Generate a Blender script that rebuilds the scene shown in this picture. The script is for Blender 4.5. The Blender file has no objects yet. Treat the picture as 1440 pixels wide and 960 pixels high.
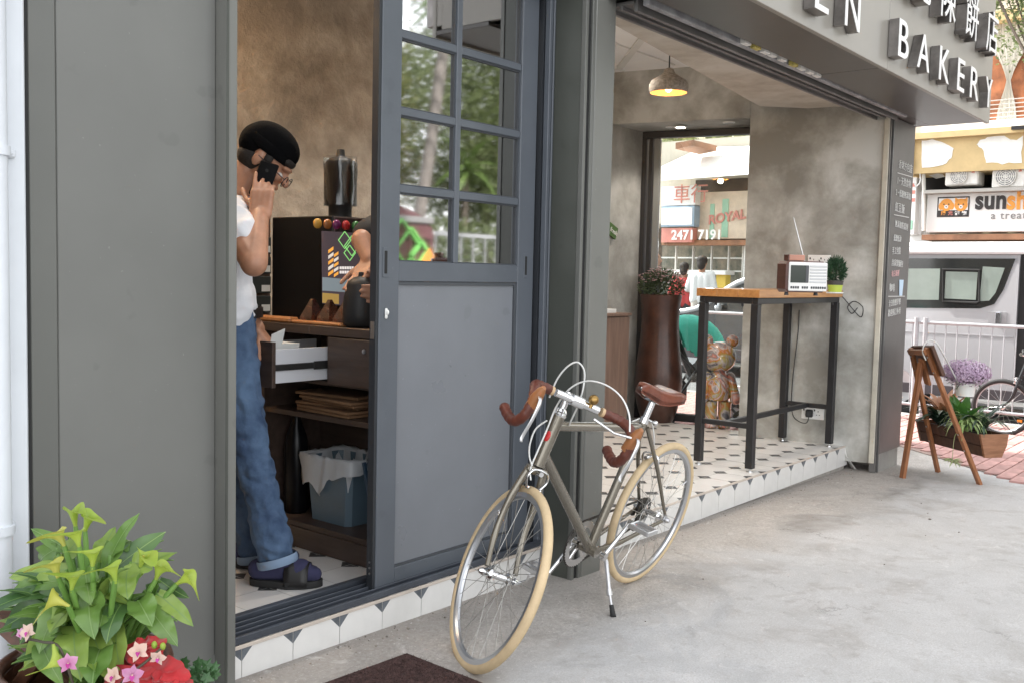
import bpy, bmesh, math, random
from mathutils import Vector, Matrix
V = Vector
rnd = random.Random(7)
R_ = math.radians
scn = bpy.context.scene
col = scn.collection

# ---------------------------------------------------------------- camera
FPX = 1373.8                      # focal length in pixels of the 1440 px wide photograph
YAW, PIT, ROL = R_(50.956), R_(3.931), R_(1.312)
CAM = V((0, 0, 1.235))
_f = V((math.sin(YAW)*math.cos(PIT), math.cos(YAW)*math.cos(PIT), -math.sin(PIT)))
_r = V((math.cos(YAW), -math.sin(YAW), 0)); _u = _r.cross(_f)
CR = _r*math.cos(ROL) + _u*math.sin(ROL); CU = -_r*math.sin(ROL) + _u*math.cos(ROL); CF = _f
cd = bpy.data.cameras.new('camera'); cam = bpy.data.objects.new('camera', cd); col.objects.link(cam)
cd.sensor_width = 36; cd.lens = FPX/1440*36; cd.clip_start = .02; cd.clip_end = 1500
cam.matrix_world = Matrix(((CR.x, CU.x, -CF.x, 0), (CR.y, CU.y, -CF.y, 0), (CR.z, CU.z, -CF.z, CAM.z), (0, 0, 0, 1)))
scn.camera = cam
# a pixel gives a direction; the plane it meets gives the distance
def ray(x, y): return CR*((x-720)/FPX) - CU*((y-480)/FPX) + CF
def onz(x, y, z): d = ray(x, y); return CAM + d*((z-CAM.z)/d.z)
def ony(x, y, Y): d = ray(x, y); return CAM + d*(Y/d.y)
def onx(x, y, X): d = ray(x, y); return CAM + d*(X/d.x)
def atd(x, y, dep): return CAM + ray(x, y)*dep

# ---------------------------------------------------------------- sky, sun, exposure
SUN_EL, SUN_AZ = 50, -9          # azimuth from +Y towards +X: the sun stands behind the shop, which shades its own pavement
w = bpy.data.worlds.new('World'); scn.world = w; w.use_nodes = True
nt = w.node_tree; bg = nt.nodes['Background']
sky = nt.nodes.new('ShaderNodeTexSky'); sky.sky_type = 'NISHITA'; sky.sun_disc = False
sky.sun_elevation = R_(SUN_EL); sky.sun_rotation = R_(SUN_AZ)
sky.air_density = 1.0; sky.dust_density = 1.5; sky.ozone_density = .6
hs = nt.nodes.new('ShaderNodeHueSaturation'); hs.inputs['Saturation'].default_value = .12
nt.links.new(sky.outputs[0], hs.inputs['Color']); nt.links.new(hs.outputs[0], bg.inputs['Color'])
bg.inputs['Strength'].default_value = .15
sd = bpy.data.lights.new('sun', 'SUN'); sd.energy = 2.2; sd.angle = R_(1.0); sd.color = (1, .965, .91)
sun = bpy.data.objects.new('sun', sd); col.objects.link(sun)
_sd = V((math.sin(R_(SUN_AZ))*math.cos(R_(SUN_EL)), math.cos(R_(SUN_AZ))*math.cos(R_(SUN_EL)), math.sin(R_(SUN_EL))))
sun.rotation_euler = _sd.to_track_quat('Z', 'Y').to_euler(); sun.location = (-3, -4, 9)
scn.view_settings.view_transform = 'Standard'; scn.view_settings.look = 'None'
scn.view_settings.gamma = 1; scn.view_settings.use_curve_mapping = False
scn.view_settings.exposure = 2.18
scn.cycles.max_bounces = 10; scn.cycles.diffuse_bounces = 5; scn.cycles.transparent_max_bounces = 12
scn.cycles.caustics_reflective = False; scn.cycles.caustics_refractive = False
scn.cycles.use_denoising = True; scn.cycles.sample_clamp_indirect = 6

# ---------------------------------------------------------------- mesh helpers
ORG = {}
class MB:
    def __init__(s): s.v = []; s.f = []; s.m = []; s.mi = 0
    def add(s, vs, fs):
        n = len(s.v); s.v += [tuple(q) for q in vs]; s.f += [tuple(i+n for i in f) for f in fs]; s.m += [s.mi]*len(fs); return s
    def quad(s, a, b, c, d): return s.add((a, b, c, d), ((0, 1, 2, 3),))
    def box(s, x0, y0, z0, x1, y1, z1, b=0):
        return s.obox(V(((x0+x1)/2, (y0+y1)/2, (z0+z1)/2)), V((abs(x1-x0)/2, 0, 0)), V((0, abs(y1-y0)/2, 0)), V((0, 0, abs(z1-z0)/2)), b)
    def obox(s, c, ax, ay, az, b=0):
        c, ax, ay, az = V(c), V(ax), V(ay), V(az)
        if b <= 0:
            vs = [c+ax*i+ay*j+az*k for i in (-1, 1) for j in (-1, 1) for k in (-1, 1)]
            return s.add(vs, ((0, 1, 3, 2), (4, 6, 7, 5), (0, 4, 5, 1), (2, 3, 7, 6), (0, 2, 6, 4), (1, 5, 7, 3)))
        A = [ax, ay, az]; L = [max(q.length, 1e-6) for q in A]; U = [q/l for q, l in zip(A, L)]
        b = min(b, min(L)*.8); vs = []; idx = {}
        for i in (-1, 1):
            for j in (-1, 1):
                for k in (-1, 1):
                    sg = (i, j, k)
                    for a in range(3):
                        q = c.copy()
                        for t in range(3): q += U[t]*(sg[t]*(L[t] - (0 if t == a else b)))
                        idx[(sg, a)] = len(vs); vs.append(q)
        fs = []
        for a in range(3):
            o = [t for t in range(3) if t != a]
            for sg in (-1, 1):
                l = []
                for p, q in ((-1, -1), (1, -1), (1, 1), (-1, 1)):
                    t = [0, 0, 0]; t[a] = sg; t[o[0]] = p; t[o[1]] = q; l.append(idx[(tuple(t), a)])
                fs.append(l)
            for p in (-1, 1):
                for q in (-1, 1):
                    t0 = [0, 0, 0]; t1 = [0, 0, 0]; t0[a] = -1; t1[a] = 1
                    for t in (t0, t1): t[o[0]] = p; t[o[1]] = q
                    fs.append([idx[(tuple(t0), o[0])], idx[(tuple(t1), o[0])], idx[(tuple(t1), o[1])], idx[(tuple(t0), o[1])]])
        for i in (-1, 1):
            for j in (-1, 1):
                for k in (-1, 1): fs.append([idx[((i, j, k), 0)], idx[((i, j, k), 1)], idx[((i, j, k), 2)]])
        return s.add(vs, fs)
    def bar(s, p, q, w, h, up=(0, 0, 1), b=0):
        p, q = V(p), V(q); d = q-p; up = V(up); sd_ = d.cross(up)
        if sd_.length < 1e-6: sd_ = d.cross(V((1, 0, 0)))
        sd_.normalize(); up = sd_.cross(d).normalized()
        return s.obox((p+q)/2, d/2, sd_*(w/2), up*(h/2), b)
    def tube(s, path, r, n=8, closed=False, cap=True, flat=1.0, flatdir=None):
        P = [V(q) for q in path]; m = len(P); rr = r if isinstance(r, (list, tuple)) else [r]*m
        T = []
        for i in range(m):
            a = P[(i-1) % m] if (closed or i > 0) else P[i]; b = P[(i+1) % m] if (closed or i < m-1) else P[i]
            t = b-a; T.append(t.normalized() if t.length > 1e-9 else V((0, 0, 1)))
        ref = V(flatdir) if flatdir is not None else (V((0, 0, 1)) if abs(T[0].z) < .9 else V((1, 0, 0)))
        nrm = (ref - T[0]*ref.dot(T[0])).normalized(); vs = []; fs = []
        for i in range(m):
            if i > 0:
                nrm = (V(flatdir) if flatdir is not None else nrm); nrm = nrm - T[i]*nrm.dot(T[i])
                nrm = nrm.normalized() if nrm.length > 1e-6 else T[i].orthogonal().normalized()
            bn = T[i].cross(nrm)
            for k in range(n):
                a = 2*math.pi*k/n; vs.append(P[i] + nrm*(math.cos(a)*rr[i]*flat) + bn*(math.sin(a)*rr[i]))
        for i in range(m if closed else m-1):
            j = (i+1) % m
            for k in range(n): fs.append((i*n+k, i*n+(k+1) % n, j*n+(k+1) % n, j*n+k))
        if cap and not closed: fs.append(tuple(range(n))[::-1]); fs.append(tuple((m-1)*n+k for k in range(n)))
        return s.add(vs, fs)
    def lathe(s, prof, c=(0, 0, 0), n=24, ax=(0, 0, 1), cap=True, sx=1, sy=1):
        c = V(c); az = V(ax).normalized(); au = az.orthogonal().normalized() if abs(az.z) < .999 else V((1, 0, 0)); av = az.cross(au); vs = []; fs = []
        for r, z in prof:
            for k in range(n):
                a = 2*math.pi*k/n; vs.append(c + au*(math.cos(a)*r*sx) + av*(math.sin(a)*r*sy) + az*z)
        for i in range(len(prof)-1):
            for k in range(n): fs.append((i*n+k, i*n+(k+1) % n, (i+1)*n+(k+1) % n, (i+1)*n+k))
        if cap: fs.append(tuple(range(n))[::-1]); fs.append(tuple((len(prof)-1)*n+k for k in range(n)))
        return s.add(vs, fs)
    def prism(s, poly, d):
        P = [V(q) for q in poly]; d = V(d); n = len(P)
        fs = [tuple(range(n)), tuple(range(2*n-1, n-1, -1))] + [(i, i+n, (i+1) % n + n, (i+1) % n) for i in range(n)]
        return s.add(P + [q+d for q in P], fs)
    def ell(s, c, r, n=16, m=10, rot=None):
        c = V(c); r = (r, r, r) if not isinstance(r, (tuple, list)) else r; vs = []; fs = []
        for i in range(m+1):
            th = math.pi*i/m
            for k in range(n):
                ph = 2*math.pi*k/n; q = V((math.sin(th)*math.cos(ph)*r[0], math.sin(th)*math.sin(ph)*r[1], math.cos(th)*r[2]))
                vs.append(c + (rot @ q if rot else q))
        for i in range(m):
            for k in range(n): fs.append((i*n+k, (i+1)*n+k, (i+1)*n+(k+1) % n, i*n+(k+1) % n))
        return s.add(vs, fs)
    def cap_(s, p, q, r0, r1, n=12):           # tapered capsule
        p, q = V(p), V(q); d = (q-p); L = d.length; d = d/L if L > 1e-6 else V((0, 0, 1)); path = []; rr = []
        for k in range(5): a = math.pi/2*(k/4); path.append(p - d*(r0*math.cos(a))); rr.append(max(r0*math.sin(a), 1e-4))
        for k in range(5): a = math.pi/2*(k/4); path.append(q + d*(r1*math.sin(a))); rr.append(max(r1*math.cos(a), 1e-4))
        return s.tube(path, rr, n)
    def build(s, name, mat, parent=None, smooth=None, local=False, fix=True):
        me = bpy.data.meshes.new(name)
        o_ = V((0, 0, 0)) if local else ORG.get(parent.name, V((0, 0, 0))) if parent else V((0, 0, 0))
        me.from_pydata([(a-o_.x, b-o_.y, c-o_.z) for a, b, c in s.v], [], s.f)
        for mm in (mat if isinstance(mat, (list, tuple)) else [mat]): me.materials.append(mm)
        if any(s.m): me.polygons.foreach_set('material_index', s.m)
        if fix:
            bm = bmesh.new(); bm.from_mesh(me); bmesh.ops.recalc_face_normals(bm, faces=bm.faces); bm.to_mesh(me); bm.free()
        if smooth is not None:
            me.shade_smooth()
            if smooth < 170: me.set_sharp_from_angle(angle=R_(smooth))
        me.update()
        o = bpy.data.objects.new(name, me); col.objects.link(o)
        if parent: o.parent = parent
        ORG[o.name] = V((0, 0, 0)) if local else o_.copy()
        return o

def tag(o, label=None, cat=None, group=None, kind=None):
    if label: o['label'] = label
    if cat: o['category'] = cat
    if group: o['group'] = group
    if kind: o['kind'] = kind
    return o
def thing(name, label, cat, loc=(0, 0, 0), group=None):
    o = bpy.data.objects.new(name, None); col.objects.link(o); o.location = loc; o.empty_display_size = .1
    ORG[o.name] = V(loc); return tag(o, label, cat, group)
def link_copy(o, parent=None):
    c = o.copy(); col.objects.link(c)
    if parent: c.parent = parent
    return c
def copy_tree(o, parent=None):
    c = link_copy(o, parent)
    for ch in o.children: copy_tree(ch, c)
    return c
def smooth_path(pts, n=6, closed=False):         # Catmull-Rom
    P = [V(p) for p in pts]; out = []; m = len(P)
    for i in range(m if closed else m-1):
        if closed: a, b, c, d = P[i-1], P[i], P[(i+1) % m], P[(i+2) % m]
        else: a, b, c, d = P[max(i-1, 0)], P[i], P[i+1], P[min(i+2, m-1)]
        for k in range(n):
            t = k/n; out.append(.5*((2*b) + (c-a)*t + (2*a-5*b+4*c-d)*t*t + (3*b-a-3*c+d)*t**3))
    if not closed: out.append(P[-1])
    return out
def text_mesh(body, size, depth, align='LEFT', sx=1.0, off=0.0, shear=0.0, sp=1.0):
    c = bpy.data.curves.new('text', 'FONT'); c.body = body; c.size = size; c.extrude = depth/2; c.align_x = align; c.offset = off; c.shear = shear; c.space_character = sp
    o = bpy.data.objects.new('text', c); col.objects.link(o)
    bpy.context.view_layer.update()
    me = bpy.data.meshes.new_from_object(o.evaluated_get(bpy.context.evaluated_depsgraph_get()))
    vs = [(q.co.x*sx, q.co.y, q.co.z) for q in me.vertices]; fs = [tuple(p.vertices) for p in me.polygons]
    bpy.data.objects.remove(o); bpy.data.curves.remove(c); bpy.data.meshes.remove(me)
    return vs, fs
def lettering(name, body, size, org, ux, uy, mat, parent, depth=.002, align='LEFT', sx=1.0, off=0.0, shear=0.0, sp=1.0):
    org, ux, uy = V(org), V(ux).normalized(), V(uy).normalized(); n = ux.cross(uy)
    vs, fs = text_mesh(body, size, depth, align, sx, off, shear, sp); mb = MB()
    mb.add([org + ux*a + uy*b + n*(c+depth/2) for a, b, c in vs], fs)
    return mb.build(name, mat, parent, fix=False)

# ---------------------------------------------------------------- materials
MAT = {}
def mat(name, c, rough=.55, metal=0.0, var=0.0, scale=6.0, bump=0.0, bscale=80.0, c2=None, coat=0.0, spec=.5, trans=0.0, emit=0, sheen=0, rnd_obj=0.0, sss=0, stretch=None, alpha=1, coord='Object', detail=5.0, rvar=0.0, specks=0):
    m = bpy.data.materials.new(name); m.use_nodes = True; n = m.node_tree; P = n.nodes['Principled BSDF']; L = n.links
    P.inputs['Base Color'].default_value = (*c, 1); P.inputs['Roughness'].default_value = rough; P.inputs['Metallic'].default_value = metal
    P.inputs['Specular IOR Level'].default_value = spec; P.inputs['Coat Weight'].default_value = coat; P.inputs['Coat Roughness'].default_value = .12
    P.inputs['Transmission Weight'].default_value = trans; P.inputs['Alpha'].default_value = alpha
    if sheen: P.inputs['Sheen Weight'].default_value = sheen; P.inputs['Sheen Roughness'].default_value = .5
    if sss: P.inputs['Subsurface Weight'].default_value = sss; P.inputs['Subsurface Radius'].default_value = (.012, .005, .003)
    if emit: P.inputs['Emission Color'].default_value = (*c, 1); P.inputs['Emission Strength'].default_value = emit
    tc = n.nodes.new('ShaderNodeTexCoord'); mp = n.nodes.new('ShaderNodeMapping'); L.new(tc.outputs[coord], mp.inputs['Vector'])
    if stretch: mp.inputs['Scale'].default_value = stretch
    cur = None
    if var or c2 or rnd_obj:
        nz = n.nodes.new('ShaderNodeTexNoise'); nz.inputs['Scale'].default_value = scale; nz.inputs['Detail'].default_value = detail; nz.inputs['Roughness'].default_value = .6
        L.new(mp.outputs[0], nz.inputs['Vector'])
        rp = n.nodes.new('ShaderNodeValToRGB'); rp.color_ramp.elements[0].position = .32; rp.color_ramp.elements[1].position = .68
        a = c if c2 else [q*(1-var) for q in c]; b = c2 if c2 else [min(q*(1+var), 1) for q in c]
        rp.color_ramp.elements[0].color = (*a, 1); rp.color_ramp.elements[1].color = (*b, 1)
        L.new(nz.outputs['Fac'], rp.inputs['Fac']); cur = rp.outputs['Color']
        if rnd_obj:
            oi = n.nodes.new('ShaderNodeObjectInfo'); h = n.nodes.new('ShaderNodeHueSaturation')
            mr = n.nodes.new('ShaderNodeMapRange'); mr.inputs['To Min'].default_value = 1-rnd_obj; mr.inputs['To Max'].default_value = 1+rnd_obj
            L.new(oi.outputs['Random'], mr.inputs['Value']); L.new(mr.outputs[0], h.inputs['Value']); L.new(cur, h.inputs['Color']); cur = h.outputs[0]
        if specks:
            for sc_q, thr, cc in ((85, .715, [min(1, q*1.7) for q in c]), (9, .66, [q*.8 for q in c])):
                sn = n.nodes.new('ShaderNodeTexNoise'); sn.inputs['Scale'].default_value = sc_q; sn.inputs['Detail'].default_value = 3; L.new(mp.outputs[0], sn.inputs['Vector'])
                sr = n.nodes.new('ShaderNodeMapRange'); sr.inputs['From Min'].default_value = thr; sr.inputs['From Max'].default_value = thr+.04; sr.inputs['To Max'].default_value = specks; L.new(sn.outputs['Fac'], sr.inputs['Value'])
                sm = n.nodes.new('ShaderNodeMix'); sm.data_type = 'RGBA'; sm.inputs[7].default_value = (*cc, 1); L.new(sr.outputs[0], sm.inputs[0]); L.new(cur, sm.inputs[6]); cur = sm.outputs[2]
        L.new(cur, P.inputs['Base Color'])
        if rvar:
            m2 = n.nodes.new('ShaderNodeMapRange'); m2.inputs['To Min'].default_value = max(rough-rvar, .03); m2.inputs['To Max'].default_value = min(rough+rvar, 1)
            L.new(nz.outputs['Fac'], m2.inputs['Value']); L.new(m2.outputs[0], P.inputs['Roughness'])
    if bump:
        nb = n.nodes.new('ShaderNodeTexNoise'); nb.inputs['Scale'].default_value = bscale; nb.inputs['Detail'].default_value = 4
        L.new(mp.outputs[0], nb.inputs['Vector']); bp = n.nodes.new('ShaderNodeBump'); bp.inputs['Strength'].default_value = min(bump, 1); bp.inputs['Distance'].default_value = .003*max(1, bump)
        L.new(nb.outputs['Fac'], bp.inputs['Height']); L.new(bp.outputs[0], P.inputs['Normal'])
    MAT[name] = m; return m
def wood(name, a, b, rough=.45, scale=(3, 40, 40), coat=0.0, bump=.15, rnd_obj=0.0):
    m = bpy.data.materials.new(name); m.use_nodes = True; n = m.node_tree; P = n.nodes['Principled BSDF']; L = n.links
    tc = n.nodes.new('ShaderNodeTexCoord'); mp = n.nodes.new('ShaderNodeMapping'); mp.inputs['Scale'].default_value = scale
    L.new(tc.outputs['Object'], mp.inputs['Vector'])
    nz = n.nodes.new('ShaderNodeTexNoise'); nz.inputs['Scale'].default_value = 1; nz.inputs['Detail'].default_value = 7; nz.inputs['Roughness'].default_value = .65; nz.inputs['Distortion'].default_value = .4
    L.new(mp.outputs[0], nz.inputs['Vector'])
    rp = n.nodes.new('ShaderNodeValToRGB'); rp.color_ramp.elements[0].position = .3; rp.color_ramp.elements[1].position = .7
    rp.color_ramp.elements[0].color = (*a, 1); rp.color_ramp.elements[1].color = (*b, 1)
    L.new(nz.outputs['Fac'], rp.inputs['Fac']); cur = rp.outputs['Color']
    if rnd_obj:
        oi = n.nodes.new('ShaderNodeObjectInfo'); h = n.nodes.new('ShaderNodeHueSaturation'); mr = n.nodes.new('ShaderNodeMapRange')
        mr.inputs['To Min'].default_value = 1-rnd_obj; mr.inputs['To Max'].default_value = 1+rnd_obj
        L.new(oi.outputs['Random'], mr.inputs['Value']); L.new(mr.outputs[0], h.inputs['Value']); L.new(cur, h.inputs['Color']); cur = h.outputs[0]
    L.new(cur, P.inputs['Base Color'])
    P.inputs['Roughness'].default_value = rough; P.inputs['Coat Weight'].default_value = coat
    bp = n.nodes.new('ShaderNodeBump'); bp.inputs['Strength'].default_value = bump; bp.inputs['Distance'].default_value = .002
    L.new(nz.outputs['Fac'], bp.inputs['Height']); L.new(bp.outputs[0], P.inputs['Normal'])
    MAT[name] = m; return m
def plaster(name, dark, mid, light, s1=1.6, s2=7, bump=.5, trowel=None):
    m = bpy.data.materials.new(name); m.use_nodes = True; n = m.node_tree; P = n.nodes['Principled BSDF']; L = n.links
    tc = n.nodes.new('ShaderNodeTexCoord')
    def noise(s, d, r, dist=0):
        q = n.nodes.new('ShaderNodeTexNoise'); q.inputs['Scale'].default_value = s; q.inputs['Detail'].default_value = d; q.inputs['Roughness'].default_value = r; q.inputs['Distortion'].default_value = dist
        L.new(tc.outputs['Object'], q.inputs['Vector']); return q
    a = noise(s1, 6, .55, .15); b = noise(s2, 8, .62, .2); c = noise(55, 5, .7)
    mx = n.nodes.new('ShaderNodeMath'); mx.operation = 'MULTIPLY_ADD'; mx.inputs[1].default_value = .45
    L.new(b.outputs['Fac'], mx.inputs[0]); 
    ms = n.nodes.new('ShaderNodeMath'); ms.operation = 'MULTIPLY'; ms.inputs[1].default_value = .55; L.new(a.outputs['Fac'], ms.inputs[0]); L.new(ms.outputs[0], mx.inputs[2])
    rp = n.nodes.new('ShaderNodeValToRGB'); e = rp.color_ramp.elements; e[0].position = .41; e[1].position = .59
    e[0].color = (*dark, 1); e[1].color = (*light, 1); q = e.new(.5); q.color = (*mid, 1)
    L.new(mx.outputs[0], rp.inputs['Fac']); L.new(rp.outputs['Color'], P.inputs['Base Color']); P.inputs['Roughness'].default_value = .78
    h = n.nodes.new('ShaderNodeMath'); h.operation = 'MULTIPLY_ADD'; h.inputs[1].default_value = .25; L.new(c.outputs['Fac'], h.inputs[0]); L.new(b.outputs['Fac'], h.inputs[2])
    bp = n.nodes.new('ShaderNodeBump'); bp.inputs['Strength'].default_value = bump; bp.inputs['Distance'].default_value = .012 if not trowel else trowel
    L.new(h.outputs[0], bp.inputs['Height']); L.new(bp.outputs[0], P.inputs['Normal'])
    MAT[name] = m; return m
def glass(name, refl=.12, tint=(.93, .96, .95), rough=0.0):
    m = bpy.data.materials.new(name); m.use_nodes = True; n = m.node_tree; L = n.links
    for q in list(n.nodes):
        if q.type == 'BSDF_PRINCIPLED': n.nodes.remove(q)
    out = [q for q in n.nodes if q.type == 'OUTPUT_MATERIAL'][0]
    t = n.nodes.new('ShaderNodeBsdfTransparent'); t.inputs[0].default_value = (*tint, 1)
    g = n.nodes.new('ShaderNodeBsdfGlossy'); g.inputs['Roughness'].default_value = rough; g.inputs[0].default_value = (1, 1, 1, 1)
    lw = n.nodes.new('ShaderNodeLayerWeight'); lw.inputs['Blend'].default_value = .35
    mr = n.nodes.new('ShaderNodeMapRange'); mr.inputs['To Min'].default_value = refl; mr.inputs['To Max'].default_value = 1
    L.new(lw.outputs['Fresnel'], mr.inputs['Value'])
    mx = n.nodes.new('ShaderNodeMixShader'); L.new(mr.outputs[0], mx.inputs[0]); L.new(t.outputs[0], mx.inputs[1]); L.new(g.outputs[0], mx.inputs[2]); L.new(mx.outputs[0], out.inputs[0])
    MAT[name] = m; return m
def leafmat(name, a, b, rough=.4, trans=.25, rib=None):
    m = bpy.data.materials.new(name); m.use_nodes = True; n = m.node_tree; P = n.nodes['Principled BSDF']; L = n.links
    out = [q for q in n.nodes if q.type == 'OUTPUT_MATERIAL'][0]
    tc = n.nodes.new('ShaderNodeTexCoord'); nz = n.nodes.new('ShaderNodeTexNoise'); nz.inputs['Scale'].default_value = 9; nz.inputs['Detail'].default_value = 4
    L.new(tc.outputs['Object'], nz.inputs['Vector']); rp = n.nodes.new('ShaderNodeValToRGB'); rp.color_ramp.elements[0].position = .3; rp.color_ramp.elements[1].position = .7
    rp.color_ramp.elements[0].color = (*a, 1); rp.color_ramp.elements[1].color = (*b, 1); L.new(nz.outputs['Fac'], rp.inputs['Fac']); L.new(rp.outputs[0], P.inputs['Base Color'])
    P.inputs['Roughness'].default_value = rough
    tr = n.nodes.new('ShaderNodeBsdfTranslucent'); L.new(rp.outputs[0], tr.inputs[0]); mx = n.nodes.new('ShaderNodeMixShader'); mx.inputs[0].default_value = trans
    L.new(P.outputs[0], mx.inputs[1]); L.new(tr.outputs[0], mx.inputs[2]); L.new(mx.outputs[0], out.inputs[0])
    MAT[name] = m; return m
# ================================================================ materials used by the setting
mat('panel_grey', (.15, .151, .141), .45, var=.09, scale=1.3, bump=.06, bscale=30, rvar=.12, specks=.5)
mat('panel_edge', (.155, .156, .143), .42, var=.08, scale=2, specks=.6)
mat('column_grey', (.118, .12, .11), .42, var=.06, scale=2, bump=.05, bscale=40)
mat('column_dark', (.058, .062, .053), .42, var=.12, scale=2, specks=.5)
mat('white_wall', (.66, .69, .73), .6, var=.06, scale=3, bump=.6, bscale=14)
mat('door_blue', (.098, .11, .128), .38, var=.08, scale=3, specks=.4, rvar=.08)
mat('door_panel', (.185, .196, .216), .3, var=.07, scale=2, specks=.4, rvar=.1, bump=.05, bscale=4)
mat('door_dark', (.025, .028, .033), .4)
mat('black_metal', (.018, .018, .02), .42, var=.2, scale=12)
mat('fascia', (.29, .27, .238), .36, var=.05, scale=1.2)
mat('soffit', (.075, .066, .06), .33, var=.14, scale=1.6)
mat('soffit_strip', (.30, .30, .31), .6, var=.4, scale=9)
mat('track', (.16, .155, .15), .4, metal=.3, var=.2, scale=6)
mat('chalk', (.7, .7, .68), .9)
mat('chalk_blue', (.55, .7, .85), .9)
mat('chalk_pink', (.8, .5, .5), .9)
mat('white_plastic', (.8, .8, .78), .4)
mat('off_white', (.74, .73, .7), .5, var=.05, scale=3)
mat('letter_white', (.86, .86, .85), .35)
mat('letter_side', (.22, .205, .195), .3, metal=.75, var=.35, scale=9, rvar=.1)
plaster('concrete_wall', (.255, .245, .215), (.385, .378, .345), (.57, .57, .54), 1.7, 3.6, .3)
plaster('back_plaster', (.25, .24, .215), (.36, .35, .32), (.49, .48, .45), 1.2, 4, .7, .02)
plaster('warm_plaster', (.2, .165, .13), (.3, .255, .205), (.42, .365, .3), 1.4, 6, .9, .03)
plaster('lintel_concrete', (.42, .37, .31), (.52, .475, .41), (.6, .56, .5), 1.2, 6, .2)
mat('ceiling_white', (.88, .87, .86), .8, var=.03)
mat('tile_white', (.73, .715, .69), .32, var=.06, scale=5, rnd_obj=.05, bump=.04, bscale=25)
mat('tile_black', (.055, .055, .058), .38, var=.5, scale=40)
mat('riser_white', (.70, .69, .67), .35, var=.07, scale=6, rnd_obj=.04)
mat('riser_dark', (.13, .145, .165), .4, var=.3, scale=30)
mat('grout', (.33, .31, .28), .9, var=.2, scale=30)
mat('asphalt', (.13, .13, .13), .9, var=.2, scale=3, bump=.5, bscale=200)
mat('kerb', (.34, .33, .31), .85, var=.2, scale=5, bump=.3)
mat('screed', (.35, .34, .32), .9, var=.2, scale=4)
mat('brick_paver', (.43, .25, .225), .85, var=.18, scale=14, rnd_obj=.16, bump=.4, bscale=120)
mat('paver_bed', (.3, .22, .19), .95, var=.2, scale=20)
mat('dark_gap', (.015, .015, .015), .8)
def ground_material():
    m = bpy.data.materials.new('pavement_concrete'); m.use_nodes = True; n = m.node_tree; P = n.nodes['Principled BSDF']; L = n.links
    tc = n.nodes.new('ShaderNodeTexCoord'); sx = n.nodes.new('ShaderNodeSeparateXYZ'); L.new(tc.outputs['Object'], sx.inputs[0])
    def noise(s, d=6, r=.6, dist=0):
        q = n.nodes.new('ShaderNodeTexNoise'); q.inputs['Scale'].default_value = s; q.inputs['Detail'].default_value = d; q.inputs['Roughness'].default_value = r; q.inputs['Distortion'].default_value = dist
        L.new(tc.outputs['Object'], q.inputs['Vector']); return q.outputs['Fac']
    def ramp(f, pts):
        q = n.nodes.new('ShaderNodeValToRGB'); e = q.color_ramp.elements; e[0].position, e[0].color = pts[0][0], (*pts[0][1], 1); e[1].position, e[1].color = pts[-1][0], (*pts[-1][1], 1)
        for p, c in pts[1:-1]: x = e.new(p); x.color = (*c, 1)
        L.new(f, q.inputs['Fac']); return q.outputs['Color']
    def math_(op, a, b=None, c=None):
        q = n.nodes.new('ShaderNodeMath'); q.operation = op
        for i, v in enumerate((a, b, c)):
            if v is None: continue
            if isinstance(v, (int, float)): q.inputs[i].default_value = v
            else: L.new(v, q.inputs[i])
        return q.outputs[0]
    def mix(f, a, b, t='MIX'):
        q = n.nodes.new('ShaderNodeMix'); q.data_type = 'RGBA'; q.blend_type = t
        if isinstance(f, (int, float)): q.inputs[0].default_value = f
        else: L.new(f, q.inputs[0])
        for i, v in ((6, a), (7, b)):
            if isinstance(v, tuple): q.inputs[i].default_value = (*v, 1)
            else: L.new(v, q.inputs[i])
        return q.outputs[2]
    def band0(v): q = n.nodes.new('ShaderNodeMapRange'); q.inputs['From Min'].default_value = .42; q.inputs['From Max'].default_value = .72; q.inputs['To Max'].default_value = .75; L.new(v, q.inputs['Value']); return q.outputs[0]
    big = noise(1.1, 7, .62, .6); mid = noise(4.5, 8, .68, .4); fine = noise(60, 4, .75); vf = noise(170, 3, .8)
    smooth = ramp(mid, [(.28, (.47, .47, .47)), (.5, (.56, .56, .565)), (.72, (.64, .64, .645))])
    smooth = mix(math_('MULTIPLY', big, .5), smooth, (.47, .455, .43))
    agg = ramp(fine, [(.32, (.30, .27, .245)), (.5, (.47, .435, .40)), (.68, (.64, .61, .575))])
    agg = mix(.45, agg, ramp(mid, [(.3, (.34, .3, .27)), (.48, (.50, .465, .43)), (.7, (.60, .575, .545))]))
    # the old rough strip runs along the step; its edge wanders
    edge = math_('ADD', sx.outputs['Y'], math_('MULTIPLY', math_('SUBTRACT', big, .5), 1.1)); edge = math_('ADD', edge, math_('MULTIPLY', math_('SUBTRACT', mid, .5), .35))
    f = n.nodes.new('ShaderNodeMapRange'); f.inputs['From Min'].default_value = 1.72; f.inputs['From Max'].default_value = 2.05; L.new(edge, f.inputs['Value'])
    c = mix(f.outputs[0], smooth, agg)
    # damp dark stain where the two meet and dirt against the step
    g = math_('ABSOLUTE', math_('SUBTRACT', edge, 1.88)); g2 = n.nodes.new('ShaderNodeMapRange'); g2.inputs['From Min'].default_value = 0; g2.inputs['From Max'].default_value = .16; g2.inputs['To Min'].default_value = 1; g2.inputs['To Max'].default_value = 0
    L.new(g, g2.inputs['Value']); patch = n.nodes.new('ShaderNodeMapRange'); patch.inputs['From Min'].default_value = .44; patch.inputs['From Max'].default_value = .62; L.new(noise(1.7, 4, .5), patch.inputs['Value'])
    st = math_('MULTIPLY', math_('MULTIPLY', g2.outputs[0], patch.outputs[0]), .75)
    c = mix(st, c, (.22, .2, .18))
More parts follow.
